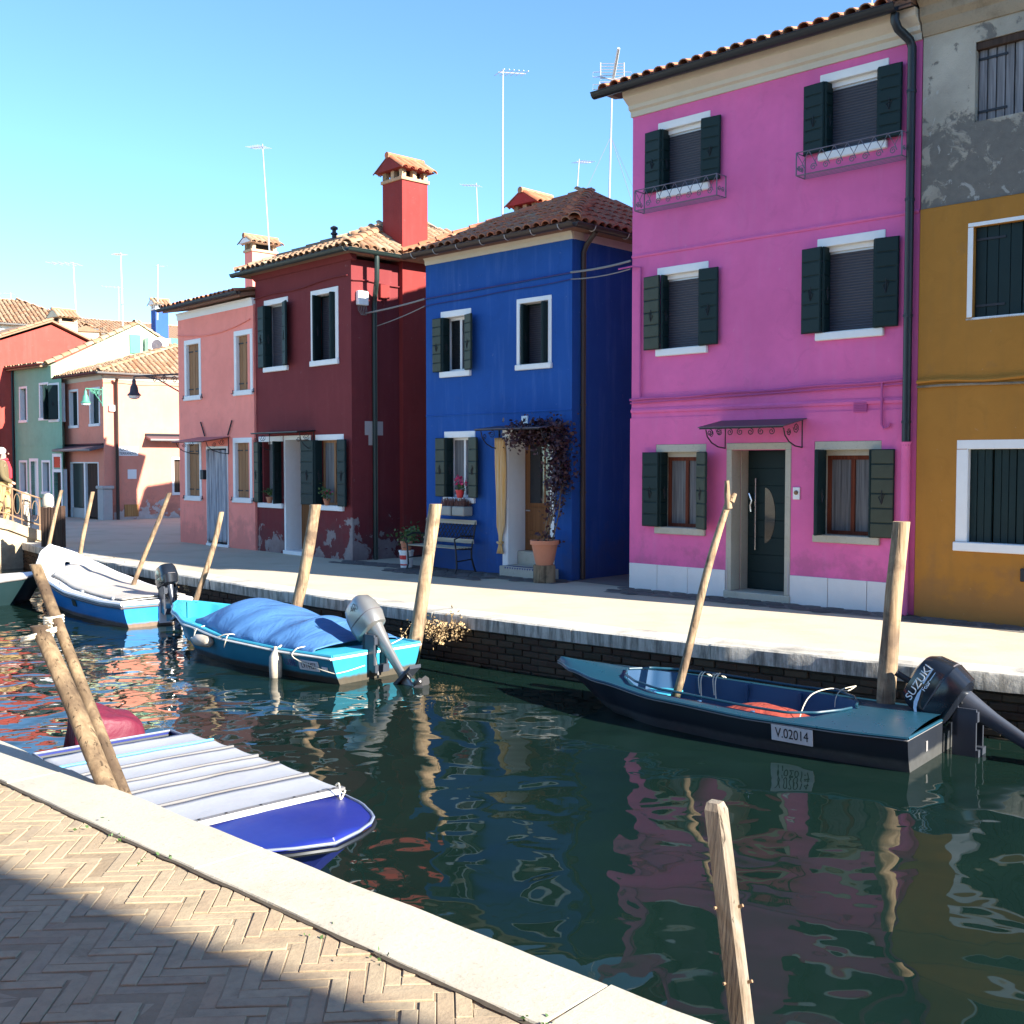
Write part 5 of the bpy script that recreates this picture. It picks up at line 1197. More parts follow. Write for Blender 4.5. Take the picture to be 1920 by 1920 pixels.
# houses of the near quay, behind the camera, shading the walkway from the sky
for i, (px_, py_, col, lab) in enumerate(((4.4, -5.57, 'cream', 'cream house on the near quay behind the viewer, nearer the sun'), (-.43, -1.22, 'salmon', 'salmon house on the near quay behind the viewer, further along'))):
    h = house('near_quay_house', lab, (px_, py_), 138); W = 6.45; D = 5
    wn_ = [(.7 + k * 2.1, 1.6 + k * 2.1, z, z + 1.2) for k in range(3) for z in (.9, 3.5)]
    wall(h, W, 6.0, wn_, M[col]); shell(h, W, D, 6.0, M[col])
    for (a, b, c, d) in wn_: surround(h, I4, a - .07, b + .07, c - .08, d + .08, M['white'], .07); plank_leaf(h, I4, a, b, c, d, .1, M['shutter'], 4, battens=False)
    roof_base(h, W, D, 6.05, 7.1, (0, 0, .3, .3))

# ------------------------------------------------------------------ aerials, lamps, cables
def aerial(label, px0, py0, px1, py1, Y, r=.022, elements=6, length=.5, az=0, kind='yagi', group='television aerials on the roofs'):
    a = at(px0, py0, Y); b = at(px1, py1, Y); t = thing('aerial', label, 'aerial', a, 0, group); d = b - a
    r *= .75
    MB().tube([(0, 0, 0), d * .55, d], [r, r * .9, r * .7], 7).build('mast', M['alu'], t, smooth=40)
    if kind == 'yagi':
        m = MB(); ax = Vector((math.cos(az), math.sin(az), 0)); cr = Vector((-ax.y, ax.x, 0)); top = d - Vector((0, 0, .05))
        m.tube([top - ax * length * .2 + Vector((0, 0, -.02)), top + ax * length + Vector((0, 0, .05))], r * .5, 5)
        for i in range(elements):
            p = top + ax * length * (-.15 + 1.1 * i / (elements - 1)) + Vector((0, 0, -.02 + .07 * i / (elements - 1))); w = length * (.42 - .02 * i)
            m.tube([p - cr * w, p + cr * w], r * .3, 4)
        m.build('boom', M['alu'], t)
    return t, d
aerial('thin mast with a small yagi beside the salmon chimney', 505, 470, 492, 270, 24, length=.45, az=2.4)
aerial('tall mast with yagi behind the blue house roof', 942, 415, 943, 130, 21.6, .026, length=.5, az=.5)
aerial('short aerial mast between the red chimney and the blue roof', 897, 440, 893, 343, 26, .02, length=.4, az=2.6)
aerial('short aerial mast just left of the pink house', 1081, 372, 1086, 298, 24, .02, length=.4, az=.8)
aerial('far aerial mast with boom pointing left above the cream chimney', 146, 660, 137, 492, 43, .05, 5, 1.0, math.pi - .2)
aerial('tallest far mast above the cream stepped gable', 231, 630, 226, 474, 45, .05, 5, .6, 2.2)
aerial('small far aerial beside the tallest far mast', 223, 600, 222, 537, 56, .04, 5, .8, math.pi - .1)
aerial('far mast standing beside the blue chimney', 295, 600, 296, 496, 43.2, .045, 4, .4, 1.2)
aerial('tiny aerial over the white house roof', 20, 575, 20, 549, 52, .04, 5, .9, math.pi)
aerial('aerial mast end showing over the pink house gutter', 1634, 40, 1636, -60, 16.5, .02, 5, .4, 2.0)
t, d = aerial('tall mast with a wide comb-shaped panel aerial beside the pink house', 1142, 385, 1148, 150, 21, .026, kind='panel')
m = MB()
for (x, z0, z1, n) in ((-.2, .03, .3, 6), ):
    for i in range(n): zz = z0 + (z1 - z0) * i / (n - 1); m.tube([(-.22, 0, zz), (.22, 0, zz)], .007, 4)
    for x in (-.22, .22): m.tube([(x, 0, z0 - .02), (x, 0, z1 + .02)], .012, 5)
    for i in range(5): zz = -.2 + .15 * i / 4; m.tube([(-.24, -.05, zz), (.22, -.05, zz)], .007, 4)
    for x in (-.24, .22): m.tube([(x, -.05, -.2), (x, -.05, -.05)], .01, 5)
for s in (-1, 1):
    for z in (-.17, .06): m.tube([(s * .22, 0, z), (s * .36, .02, z), (s * .36, .02, z + .09), (s * .2, 0, z + .09)], .007, 4)
m.tube([(.02, .1, .02), (.07, -.5, .4)], .03, 6); m.tube([(-.22, 0, .06), (0, 0, 0), (.22, 0, .06)], .014, 5)
o = m.build('panel', M['alu'], t); o.location = d
m = MB(); 
for q in ((-.6, -.3), (.45, -.2), (.75, .5)): m.tube([d * .55, Vector((q[0], q[1], -.1))], .004, 4)
m.build('guy_wire', M['cable'], t)
# cables strung across the alley between the houses
def world_of(h, x, y, z): return Matrix.Translation(h.location) @ Matrix.Rotation(h.rotation_euler.z, 4, 'Z') @ Vector((x, y, z))
def cable(label, a, b, sag, r, mat):
    n = 14; m = MB(); m.tube([a.lerp(b, i / n) - Vector((0, 0, sag * 4 * (i / n) * (1 - i / n))) for i in range(n + 1)], r, 6)
    return tag(m.build('overhead_cable', mat, smooth=40), label, 'cable', 'cables strung between the houses')
PINK = bpy.data.objects['pink_house']
cable('thick twisted cable from the dark red house to the blue house', world_of(DRED, 3.31, .3, 4.42), world_of(BLUE, .06, -.03, 4.48), .015, .016, M['cable'])
cable('thin cable below it from the dark red house to the blue house', world_of(DRED, 3.31, .5, 4.2), world_of(BLUE, .06, -.03, 4.36), .02, .009, M['cable'])
cable('thick twisted cable across the alley from the blue house to the pink house', world_of(BLUE, 3.28, -.03, 4.54), world_of(PINK, .0, -.04, 4.53), .02, .016, M['cable'])
cable('thin lower cable across the alley from the blue house to the pink house', world_of(BLUE, 3.28, -.03, 4.44), world_of(PINK, .0, -.04, 4.42), .03, .009, M['cable'])
# street lamps
def lamp(label, foot, tip, mat, glass):
    t = thing('street_lamp', label, 'street lamp', foot); d = tip - foot; m = MB(); ax = Vector((d.x, d.y, 0)); L = ax.length; ax.normalize()
    m.tube([(0, 0, 0), ax * L], .022, 6); m.tube([(0, 0, -.45), ax * L * .5 + Vector((0, 0, -.1)), ax * L * .8], .016, 6); m.tube([(0, 0, -.5), (0, 0, .08)], .025, 6)
    for k in range(3):
        c = ax * L * (.18 + .2 * k) + Vector((0, 0, -.12 + .02 * k)); m.tube([c + ax * (.09 * (1 - q / 14) * math.cos(q * .8)) + Vector((0, 0, .09 * (1 - q / 14) * math.sin(q * .8))) for q in range(12)], .012, 4)
    m.tube([ax * L, ax * L + Vector((0, 0, -.1))], .012, 6); m.build('bracket', M[mat], t, smooth=40)
    s = MB(); s.lathe([(.03, .0), (.045, -.04), (.045, -.11), (.085, -.18), (.10, -.30), (.16, -.37), (.15, -.38)], ax * L + Vector((0, 0, -.06)), 14); s.build('lamp_shade', M[mat], t, smooth=40)
    g = MB(); g.lathe([(.135, 0), (.12, -.05), (.04, -.08)], ax * L + Vector((0, 0, -.44)), 14); g.build('lamp_glass', M[glass], t, smooth=40)
    return t
f_ = world_of(CORTE, 3.03, -.02, 3.98); lamp('green wall lamp with scrolled bracket on the peach corner house', f_, at(160, 716, f_.y - .6), 'lampgreen', 'lampglass')
f_ = world_of(SALMON, .0, .12, 3.72); lamp('dark bell-shaped lamp hanging from the salmon house bracket', f_, at(251, 702, f_.y + .7), 'lampdark', 'lampglass')

# ------------------------------------------------------------------ plants
def leaf_cloud(m, pts, size, n, spread):
    for c in pts:
        for i in range(n):
            p = Vector(c) + Vector((random.gauss(0, spread), random.gauss(0, spread), random.gauss(0, spread)))
            u = Vector((random.uniform(-1, 1), random.uniform(-1, 1), random.uniform(-.6, 1))).normalized(); w = u.orthogonal().normalized(); w.rotate(Matrix.Rotation(random.uniform(0, 6.28), 3, u)); s = size * random.uniform(.6, 1.3)
            m.add([p, p + u * s * .5 + w * s * .35, p + u * s, p + u * s * .5 - w * s * .35], [(0, 1, 2, 3)])
def at_house(t, h, x, y, z, rz=0): t.matrix_world = Matrix.Translation(h.location) @ Matrix.Rotation(h.rotation_euler.z, 4, 'Z') @ Matrix.Translation((x, y, z)) @ Matrix.Rotation(rz, 4, 'Z'); return t
def pot_profile(r, hgt): return [(r * .62, 0), (r * .92, hgt * .82), (r * 1.02, hgt * .83), (r * 1.02, hgt), (r * .9, hgt), (r * .86, hgt * .86)]
st = thing('tree_stump', 'short sawn log standing by the blue house steps', 'log'); at_house(st, BLUE, 3.12, -.42, 0)
m = MB(); n = 18; V = []
for k, z in enumerate((0, .02, .24, .26)):
    for i in range(n): a = 2 * math.pi * i / n; r = .16 * (1 + .06 * math.sin(3 * a + 1) + .04 * math.sin(7 * a)) * (1.05 if k == 0 else 1 if k < 3 else .96); V.append((r * math.cos(a), r * math.sin(a), z))
m.add(V, [(k * n + i, k * n + (i + 1) % n, (k + 1) * n + (i + 1) % n, (k + 1) * n + i) for k in range(3) for i in range(n)] + [tuple(3 * n + i for i in range(n))]); m.build('bark', M['barkwood'], st, smooth=40)
vp = thing('potted_vine', 'dark purple-leaved climber in a terracotta pot beside the wooden door', 'potted plant'); at_house(vp, BLUE, 3.12, -.42, .26)
MB().lathe(pot_profile(.21, .36), seg=20).build('pot', M['terracotta'], vp, smooth=35)
MB().lathe([(.18, .3), (.0, .32)], seg=16, cap=False).build('soil', M['darkwood'], vp)
m = MB(); stems = []
for q in range(5):
    pts = []
    for i in range(12):
        k = i / 11; pts.append((.08 * math.sin(q * 1.7 + k * 5) * (1 - .2 * k) + .03 * q - .06, .02 + .33 * min(1, k * 1.6), .3 + 1.65 * k))
    pts += [(pts[-1][0] - .12 * j, .34 - .05 * j * (q % 2), 1.97 - .01 * j + .03 * math.sin(j * 2 + q)) for j in range(1, 6 + q % 3)]
    stems.append(pts); m.tube(pts, .009, 5)
m.build('stem', M['barkwood'], vp)
m = MB(); pts = []
for s_ in stems:
    for i, p in enumerate(s_):
        if i > 2: pts.append(p)
top = [p for p in pts if p[2] > 1.1]
leaf_cloud(m, [p for p in pts if p[2] > .45], .065, 11, .07); leaf_cloud(m, top, .07, 40, .10); leaf_cloud(m, [(random.uniform(-.15, .15), random.uniform(-.05, .15), random.uniform(.33, .5)) for _ in range(8)], .07, 7, .05)
m.build('leaves', M['purple_leaf'], vp)
cy = thing('cyclamen', 'magenta cyclamen in a red pot on the blue house sill', 'potted plant'); at_house(cy, BLUE, .93, -.05, 1.185)
MB().lathe(pot_profile(.075, .13), seg=16).build('pot', M['redpot'], cy, smooth=35)
m = MB(); leaf_cloud(m, [(random.gauss(0, .05), random.gauss(0, .03), .17) for _ in range(8)], .05, 8, .03); m.build('leaves', M['leaf'], cy)
m = MB(); leaf_cloud(m, [(random.gauss(0, .06), random.gauss(0, .03), .27 + random.gauss(0, .03)) for _ in range(9)], .045, 9, .02); m.build('flowers', M['flower'], cy)
for i in range(2):
    hp = thing('heather', 'dry reddish heather in the %s half of the grey window box' % ('left', 'right')[i], 'plant', group='heather in the window box'); at_house(hp, BLUE, .76 + .31 * i, -.135, 1.02)
    m = MB()
    for q in range(150):
        b = Vector((random.uniform(-.12, .12), random.uniform(-.07, .07), .0)); m.tube([b, b + Vector((random.gauss(0, .03), random.gauss(0, .02), random.uniform(.09, .17)))], .004, 3, cap=False)
    m.build('twigs', M['heather'], hp)
for (x, z, lab, c) in ((.52, .965, 'leafy pot plant on the dark red house sill left of its door', 'leaf'), (2.52, .975, 'pot plant with red flowers on the dark red house sill right of its door', 'flower')):
    pp = thing('sill_plant', lab, 'potted plant'); at_house(pp, DRED, x, -.03, z); MB().lathe(pot_profile(.07, .12), seg=14).build('pot', M['terracotta'], pp, smooth=35)
    m = MB(); leaf_cloud(m, [(random.gauss(0, .07), random.gauss(0, .03), .17 + abs(random.gauss(0, .05))) for _ in range(10)], .06, 9, .03); m.build('leaves', M['leaf'], pp)
    if c == 'flower': m = MB(); leaf_cloud(m, [(random.gauss(0, .08), random.gauss(0, .03), .24) for _ in range(6)], .04, 6, .02); m.build('flowers', M['flower'], pp)
g = ground(762, 1065); bk = thing('white_bucket', 'white paint bucket with red print beside the bench', 'bucket', g)
MB().lathe([(.095, 0), (.12, .27), (.128, .27), (.128, .3), (.115, .3), (.112, .26)], seg=20).build('bucket_body', M['bucketwhite'], bk, smooth=35)
for i, (zz, hh) in enumerate(((.15, .07), (.05, .025))):
    mm = MB(); mm.add([(r * math.cos(a), r * math.sin(a), z) for a in [R(-150 + q * 9) for q in range(8 if i == 0 else 10)] for r, z in ((.1 + .095 * zz + .003, zz), (.1 + .095 * (zz + hh) + .003, zz + hh))], [(2 * q, 2 * q + 2, 2 * q + 3, 2 * q + 1) for q in range(7 if i == 0 else 9)]); mm.build('label_print', M['redprint'], bk)
pp = thing('bucket_plant', 'terracotta pot of green foliage set in the white bucket', 'potted plant', g + Vector((0, 0, .2))); MB().lathe(pot_profile(.1, .25), seg=18).build('pot', M['terracotta'], pp, smooth=35)
m = MB(); leaf_cloud(m, [(random.gauss(0, .1), random.gauss(0, .1), .33 + random.gauss(0, .05)) for _ in range(16)], .07, 12, .06); m.build('leaves', M['leaf'], pp)
# bench
bn = thing('bench', 'iron garden bench with slatted wooden seat against the blue house', 'bench'); at_house(bn, BLUE, .78, -.33, 0)
for x in (-.58, .58):
    m = MB(); m.tube([(x, -.24, 0), (x, -.2, .1), (x, -.21, .28), (x, -.22, .4), (x, -.05, .39), (x, .12, .38), (x, .17, .58), (x, .22, .82)], .016, 6); m.tube([(x, .22, 0), (x, .17, .1), (x, .12, .25), (x, .12, .38)], .016, 6); m.tube([(x, -.22, .4), (x, -.25, .55), (x, -.1, .6), (x, .16, .58)], .014, 6); m.tube([(x, -.2, .2), (x, .12, .22)], .011, 5); m.build('bench_end', M['iron'], bn, smooth=40)
for i in range(5): MB().cbox(-.6, .6, -.22 + i * .068, -.17 + i * .068, .40, .418, .004).build('seat_slat', M['benchwood'], bn)
for z, y in ((.8, .205), (.5, .14)): MB().cbox(-.6, .6, y, y + .02, z - .035, z + .035, .004).build('back_rail', M['benchwood'], bn)
m = MB()
for i in range(15):
    for s in (-1, 1):
        x = -.56 + 1.12 * i / 14; x2 = max(-.58, min(.58, x + s * .16)); m.tube([(x, .16, .535), (x2, .2, .765)], .008, 4)
m.build('back_lattice', M['iron'], bn)
# plants growing out of the quay wall
def edge(px, py, z, inset=0): return ground(px, py, z)
for k, (px, py, n, lab, mat, sz) in enumerate(((800, 1178, 5, 'dry tan plant clump on the kerb behind the turquoise boat, nearest the pole', 'dry_leaf', .05), (848, 1181, 6, 'large dry tan plant clump hanging from the far kerb', 'dry_leaf', .055), (238, 1071, 5, 'green tuft growing from the far kerb behind the white boat', 'leaf', .07), (208, 1062, 4, 'small yellowish tuft on the far kerb behind the white boat', 'dry_leaf', .06), (352, 1098, 3, 'small dry tuft on the kerb behind the outboard of the white boat', 'dry_leaf', .05))):
    g = ground(px, py, -.16); t = thing('wall_plant', lab, 'plant', g); m = MB(); w = .09 * n / 4
    cs = [(random.gauss(0, w), -abs(random.gauss(.03, .05)), random.gauss(-.0, .06)) for _ in range(n * 3)]
    for c in cs: m.tube([(c[0] * .6, .1, .08), (c[0], c[1], c[2])], .005, 4)
    m.build('stem', M['dry_leaf'], t); m = MB(); leaf_cloud(m, cs, sz * .7, 14, .035); m.build('leaves', M[mat], t)
m = MB()
for q in range(26):
    s = random.choice((.18, .27, .33, .52, .6, .8)); i = 5 + s * 4; a = near_in[int(i)].lerp(near_in[int(i) + 1], i % 1); c = Vector((a.x + random.gauss(0, .05), a.y + random.gauss(0, .05), .0)); 
    leaf_cloud(m, [c], .018, 3, .01)
tag(m.build('joint_weeds', M['leaf']), 'tiny weeds in the joint between kerb and brick paving', 'weeds', kind='stuff')

# ------------------------------------------------------------------ mooring poles
def pole(label, base, top, r0, r1, mat='polewood', wob=.02, nz=14, group='mooring poles along the far quay', fork=False, below=True, seed=0, wet=None):
    t = thing('mooring_pole', label, 'mooring pole', (base.x, base.y, base.z), 0, group); d = top - base; rnd = random.Random(seed); m = MB(); n = 12; V = []; F = []
    for i in range(nz + 1):
        k = i / nz; c = d * k + Vector((wob * math.sin(k * 5 + seed), wob * math.cos(k * 4 + seed * 2), 0)) * (1 if 0 < i else 1); r = lerp(r0, r1, k) * (1 + .06 * mnoise.noise((k * 6, seed, 0)))
        for a in range(n): an = 2 * math.pi * a / n; rr = r * (1 + .09 * mnoise.noise((math.cos(an) * 1.5 + seed, math.sin(an) * 1.5, k * 4))); V.append(c + Vector((rr * math.cos(an), rr * math.sin(an), 0)))
    for i in range(nz):
        for a in range(n): F.append((i * n + a, i * n + (a + 1) % n, (i + 1) * n + (a + 1) % n, (i + 1) * n + a))
    F.append(tuple(nz * n + a for a in range(n))); F.append(tuple(range(n))[::-1]); m.add(V, F)
    o = m.build('trunk', M[mat], t, smooth=50)
    if fork: MB().tube([d * .96, d * 1.01 + Vector((-.05, 0, .02)), d * 1.02 + Vector((-.06, 0, .12))], [r1, r1 * .8, r1 * .6], 8).build('fork', M[mat], t, smooth=50); MB().tube([d * .99, d * 1.0 + Vector((.03, 0, .05))], [r1, r1 * .6], 8).build('fork', M[mat], t, smooth=50)
    return t
def pole_px(label, tx, ty, bx, by, Yt, Yb, wpx, **kw):
    top = at(tx, ty, Yt); b = at(bx, by, Yb); k = (b.z + .9) / (top.z - b.z); base = b - (top - b) * k; r = wpx / 2 * Yt / FOC
    return pole(label, base, top, r * 1.08, r * .95, **kw)
pole_px('thin grey mooring pole by the bridge, beside the slatted timber', 115, 919, 92, 1024, 22.3, 22.2, 7, seed=1, wob=.015)
pole_px('mooring pole with orange foot behind the bow of the white boat', 172, 922, 151, 1045, 19.4, 19.3, 8, seed=2, wob=.03)
pole_px('slim mooring pole leaning right behind the middle of the white boat', 316, 924, 258, 1080, 16.9, 16.9, 9, seed=3, wob=.02)
pole_px('slim mooring pole between the white boat motor and the turquoise bow', 412, 960, 374, 1108, 15.3, 15.2, 11, seed=4, wob=.035)
pole_px('stout pale mooring pole behind the blue tarpaulin', 593, 946, 561, 1104, 14.0, 14.0, 22, seed=5, wob=.02)
pole_px('white-lit straight mooring pole at the turquoise boat stern', 819, 945, 779, 1190, 12.55, 12.4, 25, seed=6, wob=.01)
pole_px('thin crooked stick with forked top beside the black boat', 1372, 935, 1277, 1252, 10.2, 10.1, 15, seed=7, wob=.03, fork=True, nz=18)
pole_px('thick cracked mooring post behind the black boat motor', 1690, 978, 1661, 1316, 9.25, 9.2, 33, seed=8, wob=.008, nz=20)
A = pole_px('thin bark-stripped pole lashed with rope in the foreground, taller of the pair', 64, 1058, 236, 1490, 6.85, 6.12, 22, mat='barkwood', seed=9, wob=.01, nz=22, group='pair of poles lashed together by the near kerb')
B = pole_px('thick barked pole in the foreground, shorter of the lashed pair', 70, 1174, 204, 1480, 6.55, 5.95, 34, mat='barkwood', seed=10, wob=.012, nz=22, group='pair of poles lashed together by the near kerb')
rp = thing('lashing_rope', 'pale rope tying the two foreground poles together', 'rope', at(95, 1172, 6.68)); m = MB()
def ring(cx, cz, rx, ry, tilt, r=.009, n=18): m.tube([(cx + rx * math.cos(2 * math.pi * i / n), ry * math.sin(2 * math.pi * i / n), cz + tilt * rx * math.cos(2 * math.pi * i / n)) for i in range(n)], r, 6, closed=True)
for i in range(5): ring(.02, .05 - i * .016, .052, .055, .1 - .04 * i)
for q, z_ in ((.0, -.035), (.012, -.05)): m.tube([(-.03 + (.098 + q * .3) * math.cos(t), -.07 + .13 * math.sin(t), z_ + .3 * .1 * math.cos(t)) for t in [i * .3307 for i in range(19)]], .009, 6, closed=True)
m.tube([(.03, -.06, .01), (.05, -.085, -.04), (.035, -.09, -.1), (.05, -.085, -.15)], .008, 6); m.tube([(-.01, -.06, .0), (.03, -.085, -.03), (.06, -.06, .01), (.02, -.07, .03)], .008, 6)
m.build('rope_turns', M['rope'], rp, smooth=50)
# square sawn post
tp = at(1341, 1503, 3.85); bp_ = at(1388, 1890, 3.72); kx = (bp_.z + 1.2) / (tp.z - bp_.z); bs = bp_ - (tp - bp_) * kx
sp = thing('square_post', 'square sawn timber post standing in the water in front', 'post', bs); d = tp - bs; m = MB(); w = .034; V = []; w = .031
for k in (0, .25, .5, .75, .985, 1):
    ww = w * (1 if k < 1 else .72)
    for (sx, sy) in ((-1, -1), (.75, -1), (1, -.75), (1, 1), (-1, 1)): V.append(d * k + (Matrix.Rotation(R(-35), 3, 'Z') @ Vector((sx * ww, sy * ww, 0))))
m.add(V, [(i * 5 + a, i * 5 + (a + 1) % 5, (i + 1) * 5 + (a + 1) % 5, (i + 1) * 5 + a) for i in range(5) for a in range(5)] + [tuple(25 + a for a in range(5))]); m.build('timber', M['postwood'], sp)
m = MB(); 
for k in (.80, .66): p = d * k; m.tube([p + Vector((-.05, -.01, 0)), p + Vector((-.034, 0, 0))], .006, 5); m.tube([p + Vector((.05, -.01, .01)), p + Vector((.034, 0, 0))], .006, 5)
m.build('nail', M['rust'], sp)

# ------------------------------------------------------------------ bridge end with railing, stone posts and a walker
b0 = at(82, 960, 24.5)
br_ = thing('stone_bridge', 'end of a small stone bridge with rusty railing at the left edge', 'bridge', (b0.x, b0.y, 0), R(-132))      # local x runs back over the canal, the side at y = 0 faces the camera
N_ = 20; Lb = 8.0; wB = 2.2
def deck(x): return interp([0, 1.0, 2.2, 4.0, 6.0, 8.0], [.1, .46, .85, 1.1, 1.1, .8], x)
def arch(x): return -.6 + 1.35 * math.sqrt(max(0, 1 - ((x - 4.6) / 3.3) ** 2)) if abs(x - 4.6) < 3.3 else -1.2
def under(x): return min(arch(x), deck(x) - .25)
m = MB()
for i in range(N_):
    a, b = i * Lb / N_, (i + 1) * Lb / N_
    for y, f in ((0, 1), (-wB, -1)):
        q = [(a, y, under(a)), (b, y, under(b)), (b, y, deck(b)), (a, y, deck(a))]; m.quad(*(q if f > 0 else q[::-1]))
    m.quad((a, 0, deck(a)), (b, 0, deck(b)), (b, -wB, deck(b)), (a, -wB, deck(a))); m.quad((a, 0, under(a)), (b, 0, under(b)), (b, -wB, under(b)), (a, -wB, under(a)))
m.quad((0, 0, -1.2), (0, -wB, -1.2), (0, -wB, deck(0)), (0, 0, deck(0))); m.build('arch', M['bridge'], br_)
for y0 in (-.2, -wB - .06):
    m = MB(); V = []
    for i in range(N_ + 1): x = i * Lb / N_; z = deck(x); V += [(x, y0, z - .1), (x, y0 + .26, z - .1), (x, y0 + .26, z + .12), (x, y0, z + .12)]
    m.add(V, [(4 * i + a, 4 * i + (a + 1) % 4, 4 * i + 4 + (a + 1) % 4, 4 * i + 4 + a) for i in range(N_) for a in range(4)] + [(0, 1, 2, 3), tuple(4 * N_ + a for a in range(4))]); m.build('coping', M['bridge'], br_)
    m = MB(); y = y0 + .13
    for zz in (.25, .85): m.tube([(x, y, deck(x) + zz) for x in [i * Lb / N_ for i in range(0, N_ + 1)]], .018, 6)
    x = .06; i = 0
    while x < Lb - .3:
        zz = deck(x); m.tube([(x, y, zz + .1), (x, y, zz + .85)], .018 if i % 3 == 0 else .009, 5)
        m.tube([(x + .1 + .07 * math.cos(t), y, deck(x + .1) + .55 + .22 * math.sin(t)) for t in [q * .4488 for q in range(14)]], .008, 5, closed=True)
        x += .2; i += 1
    m.build('railing', M['rust'], br_, smooth=50)
def stone_post(label, px, py, Y, r, hgt):
    g = at(px, py, Y); t = thing('stone_post', label, 'post', (g.x, g.y, g.z - hgt), 0, 'white stone posts at the bridge foot')
    MB().lathe([(r, -.25), (r, hgt * .72)], seg=18).build('shaft', M['istria'], t, smooth=35)
    MB().lathe([(r * 1.2, hgt * .72), (r * 1.25, hgt * .8), (r * 1.2, hgt * .9), (r * .9, hgt * .97), (r * .3, hgt)], seg=18).build('head', M['istria'], t, smooth=35)
stone_post('white round-topped stone post behind the bridge railing', 47, 923, 24.6, .085, .95); stone_post('white round-topped stone post at the foot of the bridge railing', 90, 925, 23.9, .095, .95)
g = ground(95, 1026); tb = thing('timber_fender', 'dark brown slatted timber guard standing at the bridge foot', 'timber guard', (g.x, g.y, 0), R(-10))
for i in range(5): MB().cbox(-.2 + i * .075, -.135 + i * .075, -.03, .03, -.5, .84 - .01 * (i % 2), .01).build('plank', M['darkwood'], tb)
MB().cbox(.16, .3, -.05, .09, -.55, .86, .012).build('corner_post', M['darkwood'], tb); MB().cbox(-.22, .2, .03, .07, .3, .4, .006).build('cross_bar', M['darkwood'], tb)

# walker on the bridge
def skin(name, verts, edges, radii, mat, parent, sub=2, root=0):
    me = bpy.data.meshes.new(name); me.from_pydata(verts, edges, []); o = bpy.data.objects.new(name, me); link(o, parent); me.materials.append(mat)
    md = o.modifiers.new('skin', 'SKIN'); md.use_smooth_shade = True
    for i, r in enumerate(radii): sv = me.skin_vertices[0].data[i]; sv.radius = r if isinstance(r, tuple) else (r, r); sv.use_root = (i == root)
    s2 = o.modifiers.new('sub', 'SUBSURF'); s2.levels = sub; s2.render_levels = sub; return o
wx = at(4, 880, 24.6); bm_i = (Matrix.Translation(br_.location) @ Matrix.Rotation(br_.rotation_euler.z, 4, 'Z')).inverted() @ Vector((wx.x, wx.y, 0))
pz = deck(bm_i.x); HT = 1.72
pe = thing('person', 'white-haired person in olive jacket and red scarf walking on the bridge', 'person', (wx.x, wx.y, pz), R(15))
pv_ = [(0, 0, .95), (0, 0, 1.12), (0, .01, 1.32), (0, .0, 1.46), (.02, 0, 1.54), (.04, 0, 1.66),
       (0, .1, .9), (.09, .1, .5), (.02, .1, .07), (.16, .1, .035), (0, -.1, .9), (-.06, -.1, .5), (-.2, -.1, .1), (-.1, -.1, .035),
       (0, .2, 1.4), (-.05, .25, 1.12), (.12, .22, .95), (.17, .21, .9), (0, -.2, 1.4), (.06, -.25, 1.12), (.24, -.2, 1.0), (.3, -.18, .97)]
pedge = [(0, 1), (1, 2), (2, 3), (3, 4), (4, 5), (0, 6), (6, 7), (7, 8), (8, 9), (0, 10), (10, 11), (11, 12), (12, 13), (3, 14), (14, 15), (15, 16), (16, 17), (3, 18), (18, 19), (19, 20), (20, 21)]
prad = [(.13, .16), (.125, .15), (.13, .17), (.09, .12), (.05, .05), (.092, .08), .085, .06, .042, .035, .085, .06, .042, .035, .06, .045, .036, .028, .06, .045, .036, .028]
skin('body', pv_, pedge, prad, M['skin'], pe)
skin('jacket', [pv_[i] for i in (0, 1, 2, 3, 14, 15, 16, 18, 19, 20)], [(0, 1), (1, 2), (2, 3), (3, 4), (4, 5), (5, 6), (3, 7), (7, 8), (8, 9)], [(.165, .2), (.155, .185), (.155, .2), (.1, .13), .078, .065, .055, .078, .065, .055], M['jacket'], pe)
skin('trousers', [pv_[i] for i in (0, 6, 7, 8, 10, 11, 12)], [(0, 1), (1, 2), (2, 3), (0, 4), (4, 5), (5, 6)], [(.15, .17), .1, .08, .062, .1, .08, .062], M['trousers'], pe)
MB().lathe([(.05, .0), (.085, .02), (.1, .07), (.098, .11), (.06, .15), (.0, .165)], (-.012, 0, 1.63), 14).build('hair', M['hair'], pe, smooth=60)
m = MB(); m.tube([(.09 * math.cos(t) + .01, .085 * math.sin(t), 1.5 + .02 * math.cos(t)) for t in [i * .5236 for i in range(12)]], .035, 7, closed=True); m.tube([(.1, .02, 1.48), (.15, .03, 1.3), (.16, .03, 1.1)], [.04, .05, .04], 7); m.build('scarf', M['redcloth'], pe, smooth=60)
m = MB(); m.lathe([(.0, 0), (.016, .006), (.012, .03), (.0, .035)], (.135, 0, 1.63), 8); m.build('nose', M['skin'], pe, smooth=60)
m = MB()
for s in (-1, 1): m.lathe([(.0, -.01), (.01, 0), (.0, .01)], (.122, .03 * s, 1.67), 8, cap=False)
m.build('eyes', M['black'], pe)

